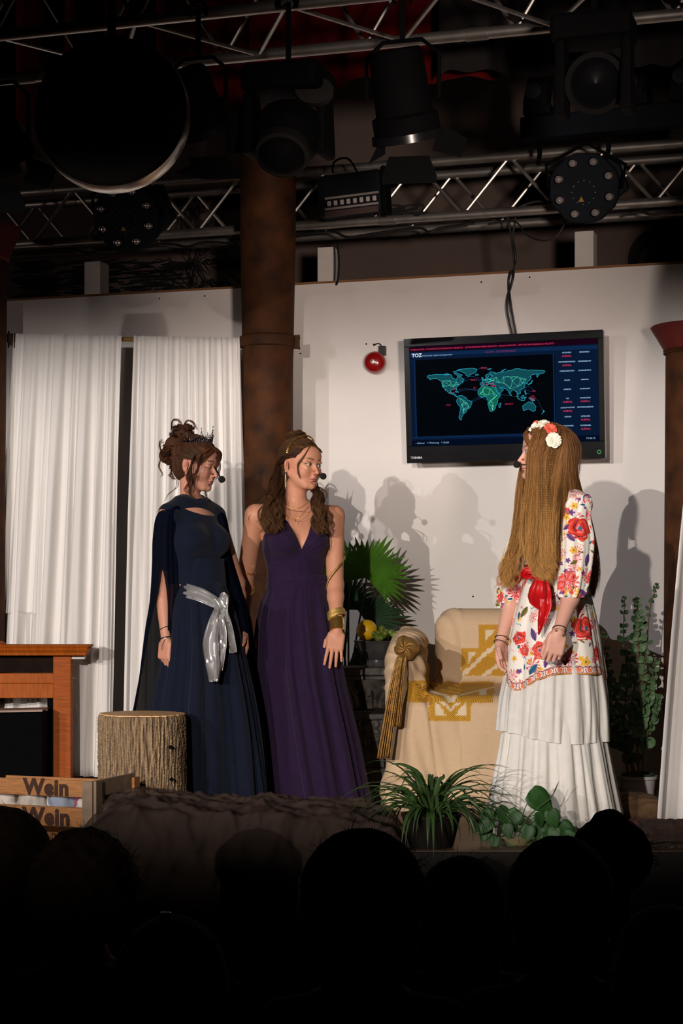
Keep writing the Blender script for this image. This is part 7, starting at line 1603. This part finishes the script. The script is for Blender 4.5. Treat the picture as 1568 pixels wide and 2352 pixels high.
ring_cloth('tunic_peplum', [wring(1305, 1208, 1340, .115, Yc), wring(1360, 1196, 1352, .135, Yc), wring(1430, 1176, 1368, .16, Yc), wring(1500, 1164, 1380, .18, Yc), wring(1560, 1158, 1390, .195, Yc)], wf, m_flor, 7, .012, 31, n=860, sub=210, cols=pepcol, hem=hemz, start=.1, drift=.4)
# sleeves
def fsleeve(name, rows, seed, bigs=(), amp=.004, nf=9):
    rows = np.array(rows, float); n = 400; sub = 240; S = crom(rows[:, :3], sub); S2 = crom(np.stack([rows[:, 3], rows[:, 4], rows[:, 4] * 0], -1), sub); th = np.linspace(0, 2 * np.pi, n, endpoint=False); V = np.zeros((n, sub, 3))
    for j in range(sub):
        t = j / (sub - 1); w = np.sin(nf * th + 2 * t + seed) + .5 * np.sin(nf * 1.7 * th + 1); cuff = 1 - .16 * max(0, (t - .93) / .07); a = amp * (.3 + t) * w
        V[:, j, 0] = S[j, 1] + (S2[j, 0] * cuff + a) * np.cos(th); V[:, j, 1] = S[j, 2] + (S2[j, 1] * cuff + a) * np.sin(th); V[:, j, 2] = S[j, 0]
    N = np.zeros_like(V); N[..., 0] = np.cos(th)[:, None]; N[..., 1] = np.sin(th)[:, None]; V = V.reshape(-1, 3); N = N.reshape(-1, 3)
    Fq = np.array([(i * sub + j, ((i + 1) % n) * sub + j, ((i + 1) % n) * sub + j + 1, i * sub + j + 1) for i in range(n) for j in range(sub - 1)])
    o = npmesh(name, V, Fq, m_flor, wf, cols=floral(V, N, seed, bigs, small=170, dens=1.5)); o.modifiers.new('t', 'SOLIDIFY').thickness = .0015
SW = WF @ s_l
fsleeve('tunic_sleeve', [(SW[2] + .050, SW[0] + .005, SW[1] + .02, .004, .004), (SW[2] + .036, SW[0] + .0, SW[1], .045, .040), wring(1190, 1276, 1356, .062, SW[1]), wring(1240, 1276, 1364, .066, 7.27), wring(1300, 1277, 1358, .066, 7.25), wring(1345, 1277, 1350, .066, 7.23), (zy(1372, 7.2), xp(1311, 7.2), 7.215, .058, .056)], 5,
        [((xp(1328, 7.2), 7.18, zy(1212, 7.2)), 'rose', .058, .4), ((xp(1302, 7.2), 7.18, zy(1340, 7.2)), 'pinkdaisy', .046, 0), ((xp(1300, 7.2), 7.18, zy(1168, 7.2)), 'purple', .016, 0), ((xp(1303, 7.2), 7.18, zy(1232, 7.2)), 'pleaf', .024, 2.4), ((xp(1318, 7.2), 7.18, zy(1292, 7.2)), 'leaf', .018, .5), ((xp(1316, 7.2), 7.18, zy(1262, 7.2)), 'yellow', .018, .5), ((xp(1345, 7.2), 7.2, zy(1322, 7.2)), 'daisy', .03, .5), ((xp(1306, 7.2), 7.18, zy(1150, 7.2)), 'yellow', .018, .5), ((xp(1290, 7.2), 7.18, zy(1180, 7.2)), 'yellow', .018, .5)])
SR_ = WF @ s_r
fsleeve('tunic_sleeve', [(SR_[2] + .045, SR_[0], SR_[1] + .02, .004, .004), (SR_[2] + .030, SR_[0], SR_[1], .044, .040), wring(1240, 1168, 1240, .06, SR_[1]), wring(1320, 1146, 1220, .06, 7.54), wring(1370, 1143, 1200, .06, 7.53), (zy(1396, 7.5), xp(1166, 7.5), 7.52, .044, .05)], 8)
# sash and bow
m_bow = mat('red_satin', C(196, 18, 24), .42, var=.12, spec=.4)
ring_cloth('sash', [wring(1296, 1209, 1336, .118, Yc), wring(1310, 1206, 1340, .122, Yc), wring(1326, 1205, 1342, .122, Yc)], wf, m_bow, 6, .002, 3, sub=12, start=.9)
yb = 7.24
kn = P(1234, 1318, yb); v = Vol(tuple(kn - Vector((.06, .06, .06))), tuple(kn + Vector((.06, .06, .06))), .003); v.ell(kn, (.026, .020, .022)); X, Yg, Z = v._pts([0, 0, 0], v.n); v.d = v.d + (.0016 * np.sin((X - kn[0]) * 260 + (Z - kn[2]) * 60)).astype(np.float32); Vk, Qk = v.mesh(); npmesh('bow_knot', Vk, Qk, m_bow, wf)
ribbon('bow_tail', [P(1240, 1318, yb), P(1250, 1350, yb - .035), P(1252, 1390, yb - .045), P(1244, 1425, yb - .05), P(1237, 1458, yb - .05)], [.014, .024, .026, .016, .002], m_bow, wf, crumple_=.005, folds=1.2, seed=3)
BL = np.array([(1320, 1235, 1246), (1334, 1225, 1252), (1352, 1216, 1258), (1370, 1212, 1262), (1384, 1216, 1262), (1394, 1226, 1256), (1399, 1236, 1248)], float)
def bowf(a, b):
    y = 1320 + 79 * b; xl = np.interp(y, BL[:, 0], BL[:, 1]); xr = np.interp(y, BL[:, 0], BL[:, 2]); return P(xl + (xr - xl) * a, y, yb - .01 - .050 * math.sin(math.pi * min(1, .15 + b * .9)) * (math.sin(math.pi * a) ** .5) - .008 * math.sin(9 * a + 2 * b))
sheet('bow_loop', bowf, 26, 30, wf, m_bow); sheet('bow_loop', lambda a, b: bowf(a, b) + Vector((.004, .022 + .05 * math.sin(math.pi * a) * math.sin(math.pi * b), 0)), 20, 20, wf, m_bow)
ribbon('bow_loop', [P(1236, 1316, yb), P(1222, 1310, yb - .02), P(1208, 1312, yb - .015), P(1204, 1322, yb), P(1222, 1324, yb), P(1236, 1320, yb)], [.008, .014, .016, .014, .012, .008], m_bow, wf, crumple_=.003, seed=6)
# tiered skirt of tulle over a lining
m_tul = sheer('ivory_tulle', C(255, 252, 246), .30); m_lin = mat('ivory_lining', C(248, 242, 230), .8, var=.03, sheen=.1)
Ysk = Y3 + .03
ring_cloth('skirt_lining', [wring(1480, 1180, 1368, .17, Ysk), wring(1600, 1166, 1376, .19, Ysk), wring(1750, 1150, 1388, .21, Ysk), wring(1908, 1134, 1404, .24, Ysk)], wf, m_lin, 9, .012, 41, start=.2, drift=.4)
ring_cloth('skirt_tier', [wring(1500, 1172, 1378, .18, Ysk), wring(1600, 1152, 1392, .21, Ysk), wring(1690, 1143, 1396, .225, Ysk)], wf, m_tul, 15, .013, 42, n=340, start=.2, drift=.4, hem=lambda a: zy(1690 + 13 * math.cos(a + .3) + 4 * math.sin(3 * a), Ysk), solid=.001)
ring_cloth('skirt_tier', [wring(1640, 1160, 1380, .20, Ysk), wring(1720, 1150, 1394, .225, Ysk), wring(1800, 1136, 1408, .25, Ysk), wring(1909, 1116, 1432, .28, Ysk)], wf, m_tul, 17, .016, 43, n=380, start=.2, drift=.4, solid=.001)
ring_cloth('skirt_flounce', [wring(1350, 1225, 1352, .12, Y3 + .05), wring(1450, 1200, 1374, .16, Y3 + .05), wring(1540, 1180, 1384, .17, Y3 + .06)], wf, m_tul, 9, .010, 44, start=.2, solid=.001)
# gauze cape end behind the near arm
False and sheet('cape_gauze', lambda a, b: P(1352 + 26 * b + 8 * math.sin(3 * a) - 10 * a, 1255 + 110 * a, 7.42 + .05 * b + .01 * math.sin(9 * b)), 14, 10, wf, m_tul)
# bracelets
wl = WF @ w_l; el = WF @ e_l; axw = (wl - el).normalized(); ringband(wf, wl - axw * .012, axw + Vector((.2, 0, .15)), .0275, .0035, .002, m_tat, 'bracelet')
m_rg = mat('rose_gold', C(236, 200, 170), .2, .8); ringband(wf, wl + axw * .008, axw + Vector((.1, 0, .3)), .0275, .0014, .001, m_rg, 'bracelet_chain')
for dx, dz in ((-.014, .0), (.012, -.018)): MB().box(wl + Vector((dx, -.029, dz + .008)), (.010, .003, .010), Matrix.Rotation(R(25), 4, 'Y')).build('charm', m_rg, wf, bev=.001)
wr = WF @ w_r; er = WF @ e_r; axr = (wr - er).normalized(); ringband(wf, wr - axr * .01, axr + Vector((.1, 0, 0)), .0265, .003, .002, m_tat, 'bracelet'); ringband(wf, wr + axr * .012, axr, .0265, .003, .002, m_tat, 'bracelet')
# hair
HF = WF @ TH3
def hf(x, y, z): return HF @ Vector((x * 1.05, y, z))
v = Vol(tuple(TH3 @ Vector((0, .02, .03)) - Vector((.14, .14, .16))), tuple(TH3 @ Vector((0, .02, .03)) + Vector((.14, .14, .16))), .0032); cap_sdf(v, TH3, .008, .062); Vh, Qh = v.mesh()
BG = (.23, .10, .038); BGt = (.76, .41, .13); BGr = (.16, .075, .03)
npmesh('hair_cap', Vh, Qh, m_hair, wf, world=False, cols=np.tile(np.array((.10, .042, .016)), (len(Vh), 1)))
ps = []
Gq = lambda *a: [P(*q) for q in a]
yn = 7.31
# near side curtain of hair, from the parting over the cheek and the shoulder
top_ = [hf(.0, -.076, .090), hf(.0, -.055, .106), hf(.0, -.02, .124), hf(.0, .03, .124), hf(.0, .07, .108), hf(.0, .09, .090)]
mid_ = [hf(.050, -.060, .078), hf(.060, -.044, .082), hf(.066, -.012, .086), hf(.066, .03, .086), hf(.062, .065, .078), hf(.050, .085, .070)]
def gd(t0, pts): return [t0, mid_[top_.index(t0)]] + Gq(*pts)
near = [gd(top_[0], [(1214, 1040, 7.322), (1211, 1110, 7.31), (1203, 1180, 7.26), (1206, 1240, 7.24), (1212, 1282, 7.22), (1230, 1306, 7.21)]),
        gd(top_[1], [(1222, 1040, 7.312), (1220, 1110, 7.29), (1212, 1180, 7.25), (1212, 1240, 7.22), (1218, 1285, 7.20), (1240, 1315, 7.20)]),
        gd(top_[2], [(1236, 1040, 7.302), (1230, 1110, 7.30), (1228, 1180, 7.23), (1222, 1250, 7.20), (1222, 1300, 7.20), (1246, 1335, 7.20)]),
        gd(top_[3], [(1246, 1040, 7.298), (1244, 1110, 7.29), (1246, 1180, 7.20), (1244, 1250, 7.18), (1248, 1300, 7.18), (1268, 1335, 7.18)]),
        gd(top_[4], [(1284, 1042, 7.300), (1270, 1115, 7.30), (1264, 1180, 7.19), (1262, 1240, 7.17), (1262, 1290, 7.17), (1266, 1320, 7.17)]),
        gd(top_[4], [(1292, 1045, 7.302), (1284, 1115, 7.28), (1276, 1170, 7.19), (1270, 1240, 7.165), (1270, 1280, 7.165), (1262, 1310, 7.17)])]
crimped = strands(near[:5], 210, 15, seg=52, lock_r=.0028, jit=.004, depth=.02, curl=.012, turns=5, tail=.72, rad=.00066, seed=70, col=BG, tip=BGt, cvar=.30, endspread=1.0, lenvar=.22)
ps.append(strands(near[2:], 120, 15, seg=40, lock_r=.0028, jit=.005, depth=.02, curl=.014, turns=5, tail=.7, rad=.00062, seed=78, col=BG, tip=BGt, cvar=.30, endspread=1.2, lenvar=.2))
ps.append(strands(near[:4], 60, 14, seg=52, lock_r=.003, jit=.010, depth=.03, curl=.022, turns=6, tail=.62, rad=.00062, seed=71, col=BG, tip=BGt, cvar=.3, endspread=1.5, lenvar=.3))
ps.append(strands(near[2:], 40, 12, seg=52, lock_r=.004, jit=.006, depth=.02, curl=.018, turns=6, tail=.66, rad=.00062, seed=72, col=BG, tip=BGt, cvar=.3, endspread=1.4))
# hair falling down the back
back = [gd(top_[4], [(1302, 1035, 7.308), (1306, 1100, 7.315), (1312, 1150, 7.36), (1325, 1200, 7.44), (1340, 1300, 7.46), (1352, 1370, 7.48)]), gd(top_[5], [(1316, 1045, 7.345), (1320, 1100, 7.37), (1335, 1150, 7.47), (1352, 1210, 7.50), (1368, 1300, 7.52), (1360, 1375, 7.50)]),
        gd(top_[5], [(1310, 1050, 7.5), (1318, 1100, 7.5), (1330, 1150, 7.52), (1345, 1210, 7.54), (1355, 1300, 7.54), (1350, 1360, 7.52)])]
ps.append(strands([near[5], back[0], back[1]], 260, 13, seg=44, lock_r=.003, jit=.005, depth=.02, rad=.00068, seed=79, col=BGr, tip=(.50, .24, .08), cvar=.35, endspread=.9))
ps.append(strands(back, 150, 13, seg=44, lock_r=.003, jit=.006, depth=.05, rad=.00065, seed=73, col=BGr, tip=(.50, .24, .08), cvar=.35, endspread=.9))
# far side curtain before the breast
far = [gd(top_[0], [(1210, 1035, 7.45), (1196, 1110, 7.46), (1190, 1180, 7.44), (1180, 1250, 7.40), (1160, 1300, 7.37), (1164, 1352, 7.36)]), gd(top_[1], [(1215, 1030, 7.50), (1200, 1110, 7.50), (1196, 1180, 7.48), (1188, 1250, 7.42), (1176, 1305, 7.38), (1156, 1345, 7.37)])]
ps.append(strands(far, 130, 12, seg=44, lock_r=.003, jit=.006, depth=.03, curl=.022, turns=6, tail=.6, rad=.00062, seed=74, col=BG, tip=BGt, cvar=.3, endspread=1.5))
bk_ = [[hf(.02, .05, .110), hf(x_, .085, .085), hf(x_ * 1.2, .108, .04), hf(x_ * 1.2, .112, -.01), hf(x_ * 1.1, .108, -.07), hf(x_ * .9, .10, -.13)] for x_ in (.07, .05, .02, -.01, -.045)]
ps.append(strands(bk_, 220, 10, seg=22, lock_r=.003, jit=.004, rad=.0007, seed=90, col=BGr, cvar=.35))
ps.append(strands([[hf(0, -.076, .090), hf(.02, -.088, .072), hf(.040, -.083, .048), hf(.055, -.070, .022)]], 22, 8, seg=18, lock_r=.002, jit=.004, rad=.0006, seed=75, col=BG))
for sx in (-1,):
    gs_ = [[top_[k], hf(sx * .055, (-.066, -.04, -.005, .035, .07, .085)[k], .088 - .006 * k), hf(sx * .078, (-.05, -.03, .0, .035, .065, .08)[k], .045), hf(sx * .083, (-.045, -.025, .005, .038, .062, .075)[k], .0)] for k in range(6)]
    ps.append(strands(gs_, 230, 9, seg=20, lock_r=.002, jit=.002, rad=.00065, seed=76 + sx, col=BG, cvar=.35, endspread=.4, ))
hair_obj(ps, wf)
m_crimp = m_hair.copy(); m_crimp.name = 'crimped_hair'; nt_ = m_crimp.node_tree; b0 = nt_.nodes['Principled BSDF']; tcn = nt_.nodes.new('ShaderNodeTexCoord'); mpn = nt_.nodes.new('ShaderNodeMapping'); mpn.inputs['Scale'].default_value = (.25, .25, 1)
wv = nt_.nodes.new('ShaderNodeTexWave'); wv.bands_direction = 'Z'; wv.inputs['Scale'].default_value = 30; wv.inputs['Distortion'].default_value = 2.2; wv.inputs['Detail Scale'].default_value = 3.0; sx_ = nt_.nodes.new('ShaderNodeSeparateXYZ'); mr_ = nt_.nodes.new('ShaderNodeMapRange')
mr_.inputs[1].default_value = 1.22; mr_.inputs[2].default_value = 1.36; bp_ = nt_.nodes.new('ShaderNodeBump'); bp_.inputs['Distance'].default_value = .006
for a_, b_ in ((tcn.outputs['Object'], mpn.inputs[0]), (mpn.outputs[0], wv.inputs[0]), (tcn.outputs['Object'], sx_.inputs[0]), (sx_.outputs[2], mr_.inputs[0]), (mr_.outputs[0], bp_.inputs['Strength']), (wv.outputs['Fac'], bp_.inputs['Height']), (bp_.outputs[0], b0.inputs['Normal'])): nt_.links.new(a_, b_)
hair_obj([comb_cap(Vh, Qh, TH3, (0, .16, -.30), 3000, 9, .007, (.17, .08, .03), 7)], wf, 'combed_hair', local=True)
V_, Q_, c_ = merge([crimped]); oc = npmesh('crimped_hair', V_, Q_, m_crimp, wf, cols=c_); oc['kind'] = 'stuff'
# flower band
m_pet = mat('cream_petal', C(244, 240, 220), .6, var=.05, sss=.1); m_petc = mat('coral_petal', C(238, 110, 88), .6, var=.18)
def blossom(c, nrm, r_, m, name, seed, layers=4):
    g = random.Random(seed); n = Vector(nrm).normalized(); u = n.orthogonal().normalized(); w = n.cross(u); fl = None
    for L in range(layers):
        f = 1 - L / (layers + .3); cnt = 7 if L == 0 else 6 if L == 1 else 5
        for k in range(cnt):
            a = 6.283 * k / cnt + L * .5 + g.uniform(-.1, .1); d = u * math.cos(a) + w * math.sin(a); s_ = n.cross(d); lift = .15 + .55 * L / layers; V = []
            for i in range(6):
                t = i / 5
                for j in range(5):
                    q = j / 2 - 1; ww = r_ * f * .48 * math.sin(math.pi * min(1, .12 + t * .80)) ** .6
                    V.append(Vector(c) + d * r_ * f * (.08 + .92 * t) * math.cos(lift * t * 1.4) + n * (r_ * f * (math.sin(lift * 1.8) * t * .9 + .14 * q * q * t - .10 * t ** 4) + .0012 * L) + s_ * ww * q)
            mb = MB().grid(V, 6, 5); o = mb.build('petal', m, fb3, smooth=True, solid=.0007)
fb3 = thing('flower_headband', 'headband of cream and coral artificial roses worn on the golden hair', 'headband', P(1262, 990, 7.32)) if False else wf
blossom(P(1270, 1012, 7.275), (.15, -1, .15), .0345, m_pet, 'rose', 1, 5); blossom(P(1263, 986, 7.29), (.2, -.8, .55), .029, m_petc, 'rose', 2, 5); blossom(P(1248, 974, 7.33), (-.1, -.6, .85), .026, m_pet, 'rose', 3, 4); blossom(P(1230, 972, 7.35), (-.5, -.6, .7), .014, m_petc, 'rose', 4, 3)
fg = random.Random(6)
for k, (px, py) in enumerate(((1224, 978), (1218, 987), (1230, 984), (1238, 986), (1244, 992), (1250, 1005), (1237, 994), (1228, 975), (1222, 983), (1248, 998), (1250, 1012), (1243, 978), (1233, 978))):
    blossom(P(px, py, 7.335 - .02 * fg.random()), (fg.uniform(-.4, .2), -1, fg.uniform(0, .6)), .0085, m_pet, 'bud', 20 + k, 2)
mic(wf, hf(.070, -.03, -.030), P(1212, 1066, 7.35), P(1187, 1067, 7.37), .0145)
# ---------------------------------------------------------------- the audience, seated in the dark hall
m_dskin = mat('skin_in_dark', C(150, 105, 85), .7, var=.05)
FZ = -.85
def spectator(px, py, Y, w, label, shape, cloth, hairc, seed):
    p = P(px, py, Y); x0 = p[0]; zt_ = p[2]; t = thing('person', label, 'person', (x0, Y, FZ), 0, None)
    g = random.Random(seed); H = zt_ - .115
    v = Vol((x0 - .42, Y - .34, FZ - .01), (x0 + .42, Y + .95, zt_ + .05), .011)
    v.ell((x0, Y + .01, H), (.074, .092, .105)); v.ell((x0, Y + .05, H - .04), (.05, .05, .07), k=.03); v.cone((x0, Y, H - .08), (x0, Y - .01, H - .22), .052, .058, k=.03)
    sh = H - .27; v.cone((x0 - .15, Y - .01, sh), (x0 + .15, Y - .01, sh), .062, .062, k=.06); v.cone((x0, Y - .01, sh - .05), (x0, Y - .03, FZ + .56), .135, .125, k=.06); v.cone((x0 - .07, Y - .03, FZ + .54), (x0 + .07, Y - .03, FZ + .54), .11, .11, k=.05)
    for s in (-1, 1):
        v.cone((x0 + s * .17, Y, sh - .01), (x0 + s * .22, Y + .08, sh - .26), .048, .04, k=.03); v.cone((x0 + s * .22, Y + .08, sh - .26), (x0 + s * .10, Y + .34, sh - .30), .038, .028, k=.02); v.ell((x0 + s * .09, Y + .40, sh - .30), (.03, .05, .02), k=.02)
        v.cone((x0 + s * .09, Y + .02, FZ + .52), (x0 + s * .10, Y + .45, FZ + .50), .078, .058, k=.03); v.cone((x0 + s * .10, Y + .45, FZ + .50), (x0 + s * .10, Y + .47, FZ + .09), .055, .04, k=.02); v.ell((x0 + s * .10, Y + .54, FZ + .045), (.045, .12, .045), k=.02)
        v.ell((x0 + s * .076, Y + .0, H - .01), (.012, .02, .03), k=.005)
    V, Q = v.mesh(); mcl = mat('dark_clothes_%s' % cloth[0], cloth[1], .95, var=.1); c = np.where((V[:, 2] > sh + .075)[:, None], np.array(C(150, 105, 85)[:3]), np.array(cloth[1][:3])[None])
    npmesh('body', V, Q, mat('spectator_colours', (1, 1, 1, 1), .95, var=.1, vcol=True, spec=.05), t, cols=c)
    # hair volume
    v = Vol((x0 - .22, Y - .24, H - .42), (x0 + .22, Y + .16, zt_ + .12), .009); hw = w / 2 / F * Y
    v.ell((x0, Y - .005, H + .012), (hw, .108, .112))
    if shape == 'curly': v.ell((x0, Y - .02, H - .03), (hw * 1.06, .12, .115), k=.03)
    if shape == 'long': v.cone((x0, Y - .03, H - .02), (x0, Y - .06, H - .26), hw * .95, hw * .85, k=.04)
    if shape == 'bun': v.ell((x0 - .01, Y - .05, H + .11), (.05, .05, .04), k=.03)
    if shape == 'bob': v.cone((x0, Y - .02, H), (x0, Y - .03, H - .10), hw, hw * .95, k=.03)
    X, Yg, Z = v._pts([0, 0, 0], v.n); v.d = v.d + ((.006 if shape == 'curly' else .002) * (np.sin(X * 130 + seed) * np.sin(Z * 120) + np.sin(Yg * 110 + 2 * seed) * .6)).astype(np.float32)
    v.d = smax(v.d, (Yg - (Y + .055)) + np.clip(H + .04 - Z, -1, 1) * .2, .01)
    V, Q = v.mesh(); npmesh('hair', V, Q, mat('dark_hair_%s' % hairc[0], hairc[1], .9, var=.2, spec=.1), t)
    # fly-away strands
    gg_ = np.random.RandomState(seed); N_ = 160 if shape == 'curly' else 60; a = gg_.rand(N_) * 3.6 - .23; e = gg_.rand(N_) * .9; ctr_ = np.array([x0, Y - .01, H + .0]); K = []
    for i in range(N_):
        d = np.array([math.cos(a[i]) * math.cos(e[i] * .5), -math.sin(e[i]) * .5, math.sin(a[i])]); b = ctr_ + d * np.array([hw, .11, .108]); K.append([b * .98 + ctr_ * .02, b + d * .012 + gg_.randn(3) * .006, b + d * .02 + gg_.randn(3) * .014])
    ps_ = strands_k(np.array(K), 2, 8, .003, rad=.0005, seed=seed, col=tuple(hairc[1][:3])); hair_obj([ps_], t, 'loose_hair')
    return t
blk = ('black', C(14, 13, 14)); nvy = ('navy', C(16, 18, 26)); brn = ('brown', C(34, 22, 14)); dk_ = ('dark', C(16, 12, 10)); grn = ('olive', C(24, 24, 16))
spectator(2, 1862, 5.1, 220, 'seated spectator with brown shoulder length hair cut by the frame below the wine crate', 'long', blk, brn, 1)
sA = spectator(192, 1912, 4.1, 236, 'seated spectator with round curly hair before the gauze heap', 'curly', blk, brn, 2)
spectator(832, 1915, 3.5, 270, 'seated spectator with smooth dark hair before the spider plant', 'bob', blk, dk_, 3)
spectator(1062, 1972, 4.95, 190, 'seated spectator with narrow dark head low between two larger heads', 'long', nvy, dk_, 4)
spectator(1284, 1930, 3.9, 228, 'seated spectator with round dark hair before the pothos', 'bob', blk, dk_, 5)
spectator(1402, 1882, 5.0, 190, 'seated spectator with a hair bun before the white tiered skirt', 'bun', blk, dk_, 6)
sG = spectator(392, 2112, 3.1, 250, 'seated spectator with a square hair clip low before the gauze heap', 'bob', grn, dk_, 7)
spectator(1530, 2090, 3.2, 240, 'seated spectator with dark hair below the white curtain at the frame edge', 'long', blk, dk_, 8)
MB().box(P(380, 2104, 2.99), (.018, .008, .014)).build('hair_clip', mat('clip_metal', C(120, 118, 115), .2, .8), sG, bev=.002)
